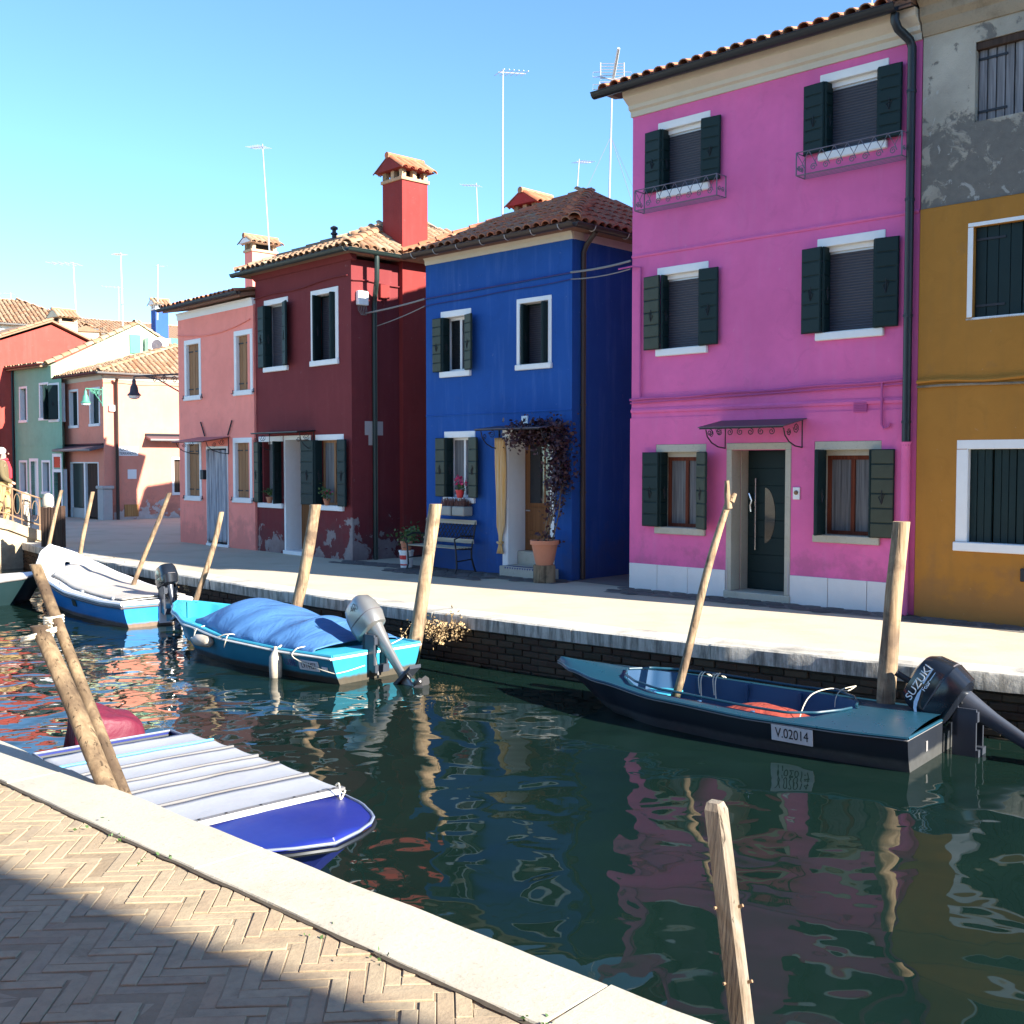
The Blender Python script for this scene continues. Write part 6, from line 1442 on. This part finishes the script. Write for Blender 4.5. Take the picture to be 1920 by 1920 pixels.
# ------------------------------------------------------------------ boats (boat frame: x from stern to bow, y to port, z up from the water)
class Boat:
    def __init__(s, name, label, stern, heading, L, ts, B, S, C, rake=.25, trim=0):
        s.L, s.ts, s.B, s.S, s.C, s.rake = L, ts, B, S, C, rake
        s.o = thing(name, label, 'boat', (stern[0], stern[1], WATER), R(heading))
    def b(s, t): return interp(s.ts, s.B, t)
    def sh(s, t): return interp(s.ts, s.S, t)
    def c(s, t): return interp(s.ts, s.C, t)
    def x(s, t, v): return t * s.L - s.rake * v * max(0, (t - .55) / .45) ** 2.2        # v 0 gunwale, 1 water
    def side(s, t, v, sgn=1):
        z = lerp(s.sh(t), 0, v); y = lerp(s.b(t), s.c(t), v ** .9) + .015 * math.sin(v * math.pi) * min(1, s.b(t) * 4); return Vector((s.x(t, v), sgn * y, z))
    def hull(s, mat, n=40):
        m = MB(); nv = 6
        for sgn in (1, -1):
            def fn(i, j):
                if j <= .75: p = s.side(i, j / .75, sgn)
                else:
                    k = (j - .75) / .25; p = s.side(i, 1, sgn); p = Vector((p.x - s.rake * .5 * k * max(0, (i - .55) / .45) ** 2, p.y * (1 - k), -.16 * k))
                return p
            m.grid(n, 8, fn)
        V = [s.side(0, j / 6, 1) for j in range(7)] + [Vector((0, 0, -.16))] + [s.side(0, j / 6, -1) for j in range(6, -1, -1)]
        m.add(V, [tuple(range(len(V)))])
        o = m.build('hull', mat, s.o, smooth=35); return o
    def deck(s, mat, kf, camber=.03, n=60, t0=0, t1=1, name='deck', dz=0.0, sub=5, inset=0.0):
        m = MB()
        for sgn in (1, -1):
            def fn(i, j):
                t = lerp(t0, t1, i); b = max(0, s.b(t) - inset); k = min(kf(t), b); y = lerp(k, b, j); z = s.sh(t) + dz + camber * (1 - (y / b) ** 2 if b > 1e-4 else 0); return (s.x(t, 0), sgn * y, z)
            m.grid(n, sub, fn)
        return m.build(name, mat, s.o, smooth=40)
    def lining(s, mat, kf, floor, t0, t1, camber=.03, n=50):
        m = MB()
        for sgn in (1, -1):
            def fn(i, j):
                t = lerp(t0, t1, i); b = s.b(t); k = min(kf(t), b - .02); z = s.sh(t) + camber * (1 - (k / b) ** 2); y = k * (1 - .18 * j); return (s.x(t, 0), sgn * y, lerp(z, floor, j))
            m.grid(n, 3, fn)
            def fl(i, j):
                t = lerp(t0, t1, i); k = min(kf(t), s.b(t) - .02) * .82; return (s.x(t, 0), sgn * k * j, floor)
            m.grid(n, 2, fl)
        return m.build('cockpit_lining', mat, s.o, smooth=40)
    def rail(s, mat, r=.016, dz=0.0, out=.005, name='rub_rail', v=0.0, t1=1.0, transom=True):
        m = MB(); P = [s.side(t1 * i / 40, v, 1) + Vector((0, out, dz)) for i in range(41)]; Q = [s.side(t1 * i / 40, v, -1) + Vector((0, -out, dz)) for i in range(41)]
        m.tube((P + Q[::-1][1:]) if t1 == 1 else P, r, 6)
        if t1 < 1: m.tube(Q, r, 6)
        if transom: m.tube([P[0], Q[0]], r, 6)
        return m.build(name, mat, s.o, smooth=50)
    def plate(s, t, v, w, h_, body, mat=None, size=.1, sx=1.0, roll=0, tmat=None, name='number_plate'):
        p = s.side(t, v); dx = (s.side(t - .04, v) - s.side(t + .04, v)).normalized(); up = (s.side(t, v - .1) - s.side(t, v + .1)).normalized(); nn = dx.cross(up).normalized(); up = nn.cross(dx).normalized()
        Mx = Matrix((dx.to_4d(), up.to_4d(), nn.to_4d(), (0, 0, 0, 1))).transposed(); Mx[3][0] = Mx[3][1] = Mx[3][2] = 0
        Mx = Matrix.Translation(p + nn * .012) @ Mx @ Matrix.Rotation(R(roll), 4, 'Z')
        o = None
        if mat: o = MB().cbox(-w / 2, w / 2, -h_ / 2, h_ / 2, -.006, .003, .002).build(name, mat, s.o); o.matrix_local = Mx
        if body: text('lettering', body, size, tmat or M['black'], s.o if o is None else o, (Mx if o is None else I4) @ Matrix.Translation((0, 0, .0045)), .0006, sx=sx)
        return o
def outboard(boat, label, mat, leg_mat, tilt, scale=1.0, kind='round', off=0.0, xoff=0.0, zoff=0.0, steer=0, leg=1.0):
    t0 = boat.sh(0)
    t = thing('outboard_motor', label, 'outboard motor'); Bm = Matrix.Translation(boat.o.location) @ Matrix.Rotation(boat.o.rotation_euler.z, 4, 'Z')
    t.matrix_world = Bm @ Matrix.Translation((-.04 + xoff, off, t0 - .02 + zoff)) @ Matrix.Rotation(R(steer), 4, 'Z')
    T = Matrix.Rotation(R(tilt), 4, 'Y') @ Matrix.Scale(scale, 4)
    def sect(prof, n=24, p=2.6):
        m = MB(); V = []
        for (z, x0, x1, w) in prof:
            for k in range(n):
                a = 2 * math.pi * k / n; c, s_ = math.cos(a), math.sin(a); V.append(((x0 + x1) / 2 + (x1 - x0) / 2 * math.copysign(abs(c) ** (2 / p), c), w * math.copysign(abs(s_) ** (2 / p), s_), z))
        q = len(prof); m.add(V, [(i * n + k, i * n + (k + 1) % n, (i + 1) * n + (k + 1) % n, (i + 1) * n + k) for i in range(q - 1) for k in range(n)] + [tuple(range(n))[::-1], tuple((q - 1) * n + k for k in range(n))]); return m
    if kind == 'round': prof = [(.14, -.20, .12, .10), (.16, -.25, .15, .125), (.28, -.28, .17, .14), (.30, -.275, .165, .137), (.31, -.275, .165, .137), (.42, -.26, .16, .13), (.52, -.22, .13, .105), (.57, -.15, .07, .06), (.58, -.1, .02, .03)]
    else: prof = [(.12, -.22, .14, .12), (.15, -.30, .18, .16), (.30, -.34, .20, .175), (.31, -.335, .195, .17), (.33, -.335, .195, .17), (.46, -.31, .17, .155), (.53, -.26, .12, .13), (.555, -.16, .05, .08)]
    cw = sect(prof, p=3.0 if kind == 'round' else 3.4).build('cowling', mat, t, T, smooth=38)
    m = sect([(.31 if kind != 'round' else .295, -.343 if kind != 'round' else -.282, .203 if kind != 'round' else .173, .178 if kind != 'round' else .143), (.32 if kind != 'round' else .305, -.343 if kind != 'round' else -.282, .203 if kind != 'round' else .173, .178 if kind != 'round' else .143)]); m.build('cowling_seam', M['rubber'], t, T, smooth=38)
    lg = leg
    m = sect([(.15, -.22, .07, .08), (.0, -.2, -.01, .06), (-.14, -.185, -.055, .04), (-.45 * lg, -.175, -.075, .028), (-.52 * lg, -.18, -.065, .028)], p=2.4); m.build('leg', leg_mat, t, T, smooth=40)
    m = MB(); m.prism([(-.36, -.53 * lg), (-.02, -.52 * lg), (-.03, -.56 * lg), (-.34, -.56 * lg)], -.08, .08); m.build('cavitation_plate', M['motorgrey'], t, T)
    m = sect([(-.5 * lg, -.19, -.05, .03), (-.62 * lg, -.2, -.04, .028), (-.70 * lg, -.2, -.03, .03)], p=2.2)
    g = MB(); g.lathe([(.0, -.0), (.03, .03), (.045, .1), (.045, .2), (.035, .27)], seg=14); m.M = Matrix.Translation((.04, 0, -.70 * lg)) @ Matrix.Rotation(R(-90), 4, 'Y'); m.add(g.v, g.f); m.M = None
    m.prism([(-.17, -.72 * lg), (-.03, -.72 * lg), (-.1, -.86 * lg), (-.16, -.88 * lg)], -.008, .008); m.build('gearcase', M['motorgrey'] if mat is not M['silver'] else leg_mat, t, T, smooth=40)
    pr = MB(); pr.lathe([(.04, 0), (.045, .03), (.03, .09), (.012, .1)], seg=12); pr.M = Matrix.Rotation(R(0), 4, 'Z')
    for k in range(3):
        pr.M = Matrix.Rotation(2 * math.pi * k / 3 + .5, 4, 'Z') @ Matrix.Translation((.03, 0, .045)) @ Matrix.Rotation(R(38), 4, 'X'); V = [(.0, -.02, 0), (.04, -.06, 0), (.09, -.06, .004), (.12, -.02, .006), (.115, .03, .004), (.07, .06, 0), (.0, .03, 0)]
        pr.add(V + [(x, y, z + .006) for x, y, z in V], [tuple(range(7))[::-1], tuple(range(7, 14))] + [(i, (i + 1) % 7, 7 + (i + 1) % 7, 7 + i) for i in range(7)])
    pr.M = None; pr.build('propeller', M['prop'], t, T @ Matrix.Translation((-.23, 0, -.70 * lg)) @ Matrix.Rotation(R(-90), 4, 'Y'), smooth=40)
    m = MB(); 
    for y in (-.09, .09): m.box(-.08, .1, y - .012, y + .012, -.26, .12); m.box(.06, .1, y - .012, y + .012, -.1, .16)
    m.box(-.1, -.04, -.1, .1, -.28, -.2); m.box(-.09, .0, -.1, .1, .02, .1); m.tube([(.1, -.06, .0), (.16, -.06, .0)], .012, 6); m.tube([(.1, .06, .0), (.16, .06, .0)], .012, 6)
    m.build('clamp_bracket', M['motorgrey'], t)
    return t, cw, T
def cloth_grid(fn, nu, nv, name, mat, parent, thick=.008):
    m = MB(); m.grid(nu, nv, fn); o = m.build(name, mat, parent, smooth=0); md = o.modifiers.new('thick', 'SOLIDIFY'); md.thickness = thick; md.offset = -1; return o
def rope(m, pts, r=.0055):
    P = []
    pts = [Vector(p) for p in pts]
    for i in range(len(pts) - 1):
        a, b, c, d = pts[max(0, i - 1)], pts[i], pts[i + 1], pts[min(len(pts) - 1, i + 2)]
        for k in range(5):
            t = k / 5; P.append(.5 * ((2 * b) + (c - a) * t + (2 * a - 5 * b + 4 * c - d) * t * t + (3 * b - a - 3 * c + d) * t ** 3))
    P.append(pts[-1]); m.tube(P, r, 5)

# --- black boat with blue deck
bd = Boat('black_boat', 'long black boat with blue deck and open blue cockpit at the right', (3.27, 8.50), 141, 3.62, [0, .15, .35, .6, .8, .92, 1], [.555, .60, .625, .56, .37, .19, .0], [.275, .265, .262, .285, .32, .345, .365], [.50, .54, .56, .46, .25, .09, 0], rake=.55)
bd.hull(M['hull_black'])
kd = lambda t: interp([.0, .17, .19, .22, .27, .6, .68, .74, .765, .78], [0, 0, .22, .40, .525, .47, .385, .24, .08, 0], t)
bd.deck(M['deck_teal'], kd, .045, n=110); bd.lining(M['inner_blue'], kd, .03, .172, .778, .045, n=90); bd.rail(M['deck_teal'], .013, -.008); bd.rail(M['cable'], .005, -.024, .012, 'trim_strip')
m = MB()
for sgn in (1, -1):
    P = [Vector((bd.x(t, 0), sgn * kd(t), bd.sh(t) + .055)) for t in [.175 + i * .601 / 60 for i in range(61)]]; m.tube(P, .011, 6)
m.build('coaming', M['deck_teal'], bd.o, smooth=50)
for t in (.36, .5, .63):
    for sgn in (1, -1): MB().cbox(bd.x(t, 0) - .015, bd.x(t, 0) + .015, sgn * (kd(t) * .9) - .02, sgn * (kd(t) * .9) + .02, .04, bd.sh(t) + .01, .004).build('frame_rib', M['inner_blue'], bd.o)
MB().cbox(bd.L * .66, bd.L * .74, -.3, .3, .16, .18, .006).build('thwart', M['deck_turq'], bd.o)
bd.plate(.245, .36, .34, .135, 'V.02014', M['plate'], .115, .72, roll=-1.5)
MB().cbox(-.008, .0, .13, .165, .09, .17, .002).build('maker_plate', M['cable'], bd.o)
def red_fn(i, j): 
    u = i * 2 - 1; v = j * 2 - 1; r2 = min(1, u * u + v * v); z = .09 + .14 * (1 - abs(u) ** 2.2) * (1 - abs(v) ** 2.4) + .02 * mnoise.noise((u * 2.5, v * 2.5, 3)); return (1.42 + .46 * u + .05 * v, .08 + .34 * v, z)
tag(cloth_grid(red_fn, 30, 20, 'engine_cover', M['tarp_red'], None, .01), 'brick red cloth bundle lying in the black boat', 'cloth'); bpy.data.objects['engine_cover'].matrix_world = Matrix.Translation(bd.o.location) @ Matrix.Rotation(R(141), 4, 'Z')
m = MB()
for t, y in ((.62, -.47), (.58, -.48)): rope(m, [(t * bd.L, y - .06, .3), (t * bd.L + .02, y + .02, .345), (t * bd.L + .03, y + .09, .3), (t * bd.L + .0, y + .12, .16)]); rope(m, [(t * bd.L - .03, y - .05, .3), (t * bd.L, y + .03, .345), (t * bd.L, y + .1, .28), (t * bd.L - .03, y + .14, .12)])
rope(m, [(.60 * bd.L, -.56, .3), (.585 * bd.L, -.5, .34), (.6 * bd.L, -.45, .33)]); m.build('mooring_rope', M['rope'], bd.o, smooth=50)
m = MB(); rope(m, [(.24 * bd.L, -.64, .36), (.25 * bd.L, -.52, .33), (.27 * bd.L, -.35, .37), (.29 * bd.L, -.1, .34), (.29 * bd.L, .1, .2), (.28 * bd.L, .18, .06)], .0045); rope(m, [(.24 * bd.L, -.64, .36), (.26 * bd.L, -.5, .34), (.265 * bd.L, -.42, .28), (.265 * bd.L, -.4, .2)], .0045); m.build('stern_rope', M['rope'], bd.o, smooth=50)
sz, cw, T = outboard(bd, 'big black outboard motor with white lettering tilted up behind the black boat', M['motorblack'], M['motorgrey'], 60, .98, 'block', off=-.35, zoff=.0, xoff=-.13, leg=1.15)
text('brand_lettering', 'SUZUKI', .086, M['bucketwhite'], sz, T @ Matrix.Translation((-.085, .178, .455)) @ Matrix.Rotation(R(90), 4, 'X') @ Matrix.Rotation(R(180), 4, 'Y') @ Matrix.Rotation(R(-9), 4, 'X'), .001, sx=1.15)
m = MB(); pts = [(.15, .345), (.12, .38), (.07, .405), (.0, .415), (-.06, .41)]; low = [(.13, .34), (.1, .36), (.06, .375), (.03, .38), (-.04, .40)]
m.add([(x, .186, z) for x, z in pts] + [(x, .188, z) for x, z in low], [(i, i + 1, 6 + i, 5 + i) for i in range(4)]); m.build('swoosh', M['decal'], sz, T)
m = MB(); m.add([(-.1, .184, .415), (-.25, .178, .415), (-.25, .178, .428), (-.1, .184, .428)], [(0, 1, 2, 3)]); m.add([(-.16, .186, .385), (-.24, .182, .385), (-.23, .182, .391), (-.15, .186, .391)], [(0, 1, 2, 3)]); m.build('stripe', M['decal'], sz, T)
text('brand_lettering', 'Four', .05, M['decal'], sz, T @ Matrix.Translation((-.1, .19, .39)) @ Matrix.Rotation(R(90), 4, 'X') @ Matrix.Rotation(R(180), 4, 'Y'), .0008)
m = MB(); m.tube([(.1, .05, .1), (.3, .06, .2), (.52, .1, .32)], [.022, .018, .02], 8); m.tube([(.36, .07, .23), (.55, .11, .34)], .026, 8); m.build('tiller', M['black'], sz, smooth=50)
m = MB(); 
for q in range(7): m.tube([(.02 + .02 * q, -.1 + .03 * q, .02), (.1 + .015 * q, -.06 + .025 * q, .1 + .02 * (q % 3)), (.03, -.02 + .02 * q, .16)], .008, 5)
m.build('hoses', M['black'], sz, smooth=50)

# --- turquoise boat with blue tarpaulin
bc = Boat('turquoise_boat', 'turquoise boat under a blue tarpaulin with fenders on its side', (-1.44, 11.76), 138.5, 3.91, [0, .2, .45, .7, .85, .95, 1], [.63, .69, .72, .62, .42, .19, .0], [.30, .30, .325, .39, .45, .485, .50], [.52, .58, .60, .46, .24, .08, 0], rake=.5)
bc.hull(M['hull_turq'])
kc = lambda t: interp([0, .07, .09, .14, .6, .78, .88, .93, .945], [0, 0, .3, .5, .58, .45, .24, .1, 0], t)
bc.deck(M['deck_turq'], kc, .02, n=90); bc.lining(M['deck_turq'], kc, .12, .075, .943, .02, n=70); bc.rail(M['whiteline'], .014, -.02, .008, 'rub_rail'); bc.rail(M['deck_turq'], .016, .005, -.01, 'gunwale')
def tarp_fn(i, j):
    t = lerp(.70, .085, i); v = j * 2 - 1; b = bc.b(t) * lerp(.80, .93, min(1, i * 3)); hgt = interp([0, .05, .22, .42, .56, .64, .78, .92, 1], [.03, .12, .29, .26, .19, .16, .24, .12, .04], i)
    d = abs(v); z = bc.sh(t) + .035 + hgt * (1 - d ** 2.3) + (.02 * mnoise.noise((i * 7, v * 2.2, 1)) + .012 * math.sin(i * 40 + v * 5) * d) * (.3 + .7 * min(1, hgt * 6)) - (.04 if d > .97 else 0)
    return (bc.x(t, 0) + .05 * (1 - d) * math.sin(i * 3), v * b, z)
cloth_grid(tarp_fn, 70, 36, 'tarpaulin', M['tarp_blue'], bc.o, .01)
bc.plate(.095, .42, .30, .115, 'LV14457', M['plate'], .10, .62, roll=0); bc.plate(.035, .47, .085, .05, '', M['plate'], name='licence_tag'); bc.plate(.165, .40, .2, .1, 'UBE', None, .11, 1.0, tmat=M['hull_navy'])
def fender(label, t, v, horizontal):
    p = bc.side(t, v) + Vector((0, .075, 0)); f = thing('fender', label, 'fender', group='fenders hung on the turquoise boat'); f.matrix_world = Matrix.Translation(bc.o.location) @ Matrix.Rotation(R(138.5), 4, 'Z') @ Matrix.Translation(p)
    Mx = Matrix.Rotation(R(90), 4, 'Y') @ Matrix.Rotation(0, 4, 'X') if horizontal else I4
    mm = MB(); mm.lathe([(.0, -.19), (.04, -.18), (.065, -.14), (.07, 0), (.065, .1), (.04, .15), (.018, .18), (.02, .21), (.0, .21)], seg=14, cap=False); mm.build('fender_body', M['fender'], f, Mx, smooth=60)
    r_ = MB(); up = bc.side(t, 0) - bc.side(t, v)
    if horizontal: rope(r_, [(.17, 0, 0), (.17, -.03, .1), (.15, -.09, up.z + .02), (.14, -.13, up.z + .03)], .006); rope(r_, [(.17, 0, 0), (.21, -.04, .1), (.16, -.09, up.z + .02)], .006)
    else: rope(r_, [(0, 0, .2), (0, -.03, up.z), (.02, -.1, up.z + .03)], .006); rope(r_, [(0, 0, .2), (.03, -.03, up.z), (.03, -.1, up.z + .03)], .006)
    r_.build('fender_line', M['rope'], f, smooth=50)
fender('fender lying sideways near the bow of the turquoise boat', .575, .32, True); fender('fender hanging upright at the middle of the turquoise boat', .215, .60, False)
m = MB(); p = bc.side(.43, 0); rope(m, [p + Vector((0, -.1, .03)), p + Vector((.03, -.03, .05)), p + Vector((.02, .02, .02)), p + Vector((.06, .03, -.1))], .006); rope(m, [p + Vector((0, -.1, .03)), p + Vector((.1, -.02, .04)), p + Vector((.2, .02, .0))], .006)
p = bc.side(.13, 0); rope(m, [p + Vector((0, -.1, .05)), p + Vector((.03, .0, .03)), p + Vector((.02, .03, -.06)), bc.side(.02, .55) + Vector((0, .02, 0)), Vector((-.02, .5, .13)), Vector((-.02, .2, .16))], .006); rope(m, [(.0, -.2, .34), (.1, -.45, .36), (.25, -.6, .34)], .006); m.build('mooring_line', M['rope'], bc.o, smooth=50)
sm, cw, T = outboard(bc, 'silver outboard motor marked 40 tilted up on the turquoise boat', M['silver'], M['silver'], 42, .98, 'round', off=.04, zoff=.08, xoff=.02, leg=.98)
text('power_marking', '40', .1, M['black'], sm, T @ Matrix.Translation((-.10, .139, .44)) @ Matrix.Rotation(R(90), 4, 'X') @ Matrix.Rotation(R(180), 4, 'Y') @ Matrix.Rotation(R(-10), 4, 'X'), .0015, sx=1.1)
MB().tube([(.1, .02, .05), (.2, .0, .2), (.12, -.02, .28)], .014, 6).build('steering_cable', M['cable'], sm, smooth=50); MB().tube([(-.04, .05, -.1), (-.1, .06, -.3), (-.06, .03, -.34)], .012, 6).build('steering_cable', M['cable'], sm, smooth=50)

# --- white and blue boat with beige cover
bb = Boat('white_prow_boat', 'blue boat with a high white prow and beige flat cover', (-5.02, 15.57), 131, 4.45, [0, .15, .4, .65, .82, .93, 1], [.50, .57, .64, .60, .46, .25, .0], [.36, .35, .38, .48, .63, .79, .90], [.42, .48, .52, .44, .25, .09, 0], rake=.55)
bb.hull(M['hull_blue']); kb = lambda t: interp([0, .02, .06, .65, .74, .80, .815], [0, .0, .42, .5, .36, .15, 0], t)
bb.deck(M['boat_white'], kb, .03, n=80); bb.lining(M['boat_white'], kb, .15, .03, .81, .03, n=60); bb.rail(M['boat_white'], .03, -.02, .005, 'gunwale'); bb.rail(M['rubber'], .018, -.075, .012, 'rub_rail')
def strake(i, j): p = bb.side(.0 + i, .23 * j); return p + Vector((0, .008, 0))
m = MB()
for sg in (1, -1): m.grid(40, 2, lambda i, j: Vector((bb.side(i, .20 * j).x, sg * (bb.side(i, .20 * j).y + .007), bb.side(i, .20 * j).z)))
m.build('sheer_strake', M['boat_white'], bb.o, smooth=40)
def cov_fn(i, j):
    t = lerp(.76, .02, i); v = j * 2 - 1; k = bb.b(t) * .9 * (interp([0, .12, 1], [.25, .85, 1], i)); return (bb.x(t, 0), v * k, bb.sh(t) + .03 + .02 * (1 - v * v) + .004 * mnoise.noise((i * 5, v * 2, 7)))
cloth_grid(cov_fn, 40, 16, 'boat_cover', M['tarp_grey'], bb.o, .012); bb.plate(.36, .42, .13, .1, '', M['shutter_pale'])
MB().box(-.02, .0, -.36, -.02, .03, .33).build('transom_pad', M['boat_white'], bb.o); MB().box(-.025, -.021, -.2, -.12, .05, .3).build('transom_stripe', M['lightblue'], bb.o)
m = MB()
for t in (.08, .3, .5, .72): p = bb.side(t, 0); m.cbox(p.x - .03, p.x + .03, p.y - .06, p.y - .02, p.z + .02, p.z + .06, .01)
m.build('cleat', M['alu'], bb.o)
outboard(bb, 'dark grey outboard motor on the white-prowed boat', M['motorblack'], M['motorgrey'], 24, .74, 'block', off=-.14, zoff=.1, leg=1.0)

# --- dark boat and white boat at the left edge
be = Boat('dark_boat', 'dark boat with a pale deck at the left edge of the picture', (-10.0, 16.0), 52, 3.4, [0, .2, .5, .8, 1], [.5, .6, .62, .45, .0], [.36, .36, .38, .42, .46], [.42, .5, .5, .3, 0], rake=.3)
be.hull(M['boat_dark']); be.deck(M['boat_white'], lambda t: interp([0, .1, .15, .6, .7], [0, 0, .4, .4, 0], t), .03); be.lining(M['boat_white'], lambda t: interp([0, .1, .15, .6, .7], [0, 0, .4, .4, 0], t), .1, .11, .69); be.rail(M['cable'], .02)
bw_ = Boat('white_skiff', 'white upturned prow of a skiff under the bridge', (-12.9, 22.3), 10, 2.4, [0, .3, .6, .85, 1], [.5, .6, .55, .3, .0], [.40, .40, .46, .58, .66], [.4, .48, .42, .15, 0], rake=.5)
bw_.hull(M['boat_white']); bw_.deck(M['boat_white'], lambda t: 0, .04)

# --- near boat with slatted white cover and royal blue foredeck
ang = -47.6; fwd = Vector((math.cos(R(ang)), math.sin(R(ang)))); cc = Vector((-1.42, 6.17)); Ln = 2.96; stn = cc - fwd * 2.2
bn_ = Boat('covered_boat', 'royal blue boat with a ribbed white cover moored at the near kerb', (stn.x, stn.y), ang, Ln, [0, .3, .55, .72, .83, .91, .96, 1], [.50, .55, .56, .545, .505, .43, .31, .0], [.31, .31, .315, .32, .33, .335, .338, .34], [.44, .5, .5, .42, .33, .22, .12, 0], rake=.4)
bn_.hull(M['hull_navy']); bn_.deck(M['deck_navy'], lambda t: 0, .03, t0=.748, t1=1, name='foredeck', n=40); bn_.rail(M['gutter'], .013, -.03, .004); bn_.rail(M['trimgrey'], .009, .004, -.006, 'trim_strip')
MB().grid(2, 2, lambda i, j: (lerp(.05, .72 * Ln, i), (j * 2 - 1) * .5, .27)).build('cover_base', M['coverboard'], bn_.o)
edges = [.25, .566, .831, 1.16, 1.42, 1.78, 2.2]
for i, (a, b) in enumerate(zip(edges, edges[1:])):
    mm = MB(); seed = i * 3.1
    def fn(p, q): x = lerp(a + .012, b - .012, p); v = q * 2 - 1; t = x / Ln; return (x, v * (bn_.b(t) + .01), bn_.sh(t) + .03 + .004 * (1 - v * v) - .008 * math.sin(p * math.pi) + .006 * mnoise.noise((x * 3, v * 3, seed)))
    o = cloth_grid(fn, 8, 18, 'cover_panel', M['coverboard'], bn_.o, .008)
for i, x in enumerate(edges[1:]):
    t = x / Ln; P = [(x, v * (bn_.b(t) + .015), bn_.sh(t) + .038 + .004 * (1 - v * v)) for v in [q / 8 - 1 for q in range(17)]]; mm = MB()
    w = .016 if i < 5 else .04
    V = []
    for p in P: V += [(p[0] - w / 2, p[1], p[2] - .015), (p[0] + w / 2, p[1], p[2] - .015), (p[0] + w / 2, p[1], p[2] + .003), (p[0] - w / 2, p[1], p[2] + .003)]
    mm.add(V, [(4 * q + a_, 4 * q + (a_ + 1) % 4, 4 * q + 4 + (a_ + 1) % 4, 4 * q + 4 + a_) for q in range(16) for a_ in range(4)] + [(0, 1, 2, 3), (64, 65, 66, 67)])
    bt = mm.build('batten', M['lightblue'] if i == 0 else M['alu_bar'], bn_.o)
    if i == 5: 
        for v in (-.9, -.7, -.4, 0, .4, .7, .9): MB().lathe([(.008, 0), (.008, .004)], (x, v * bn_.b(t), bn_.sh(t) + .0415 + .004 * (1 - v * v)), 8).build('screw', M['iron'], bt)
MB().grid(1, 8, lambda i, j: (2.225 + .06 * i, (j * 2 - 1) * .5, .362 + .004 * (1 - (j * 2 - 1) ** 2) - .012 * i)).build('deck_edge', M['boat_white'], bn_.o)
m = MB(); rope(m, [(2.2, .5, .38), (2.28, .47, .41), (2.34, .44, .34), (2.3, .5, .37)], .006); m.build('lashing', M['rope'], bn_.o, smooth=50)
# covered outboard at its stern
cv = thing('covered_motor', 'crimson cloth cover over the stern motor of the covered boat', 'motor cover'); cv.matrix_world = Matrix.Translation(bn_.o.location) @ Matrix.Rotation(R(ang), 4, 'Z') @ Matrix.Translation((-.22, .12, .17))
def cvf(i, j):                                # boxy draped cloth: flat top leaning back, creased skirts
    a = i * 2 * math.pi; k = j; c_, s_ = math.cos(a), math.sin(a); p = .55
    cx = math.copysign(abs(c_) ** p, c_); sy = math.copysign(abs(s_) ** p, s_)
    r = interp([0, .5, .72, .8, 1], [1.0, .92, .85, .74, 0], k); fold = (1 + .10 * math.sin(a * 9 + 2 * math.sin(k * 5)) * max(0, 1 - k * 1.5) + .06 * mnoise.noise((c_ * 2, s_ * 2, k * 3)))
    z = interp([0, .45, .66, .78, 1], [-.12, .12, .27, .31, .325], k); x = .22 * cx * r * fold; y = .28 * sy * r * fold
    return (x - .04 * k, y, z - (.15 * x + .38 * y) * min(1, k * 1.5) + .035 * mnoise.noise((x * 6, y * 6, 2)))
m = MB(); m.grid(64, 22, cvf, closed_u=True); m.build('cloth', M['tarp_crimson'], cv, smooth=40)
m = MB(); m.grid(20, 8, lambda i, j: (.08 + .11 * math.cos(i * 6.283) * math.sin(j * 3.14), -.36 + .15 * math.sin(i * 6.283) * math.sin(j * 3.14), .02 + .07 * math.cos(j * 3.14)), closed_u=True); m.build('black_bag', M['black'], cv, smooth=0)
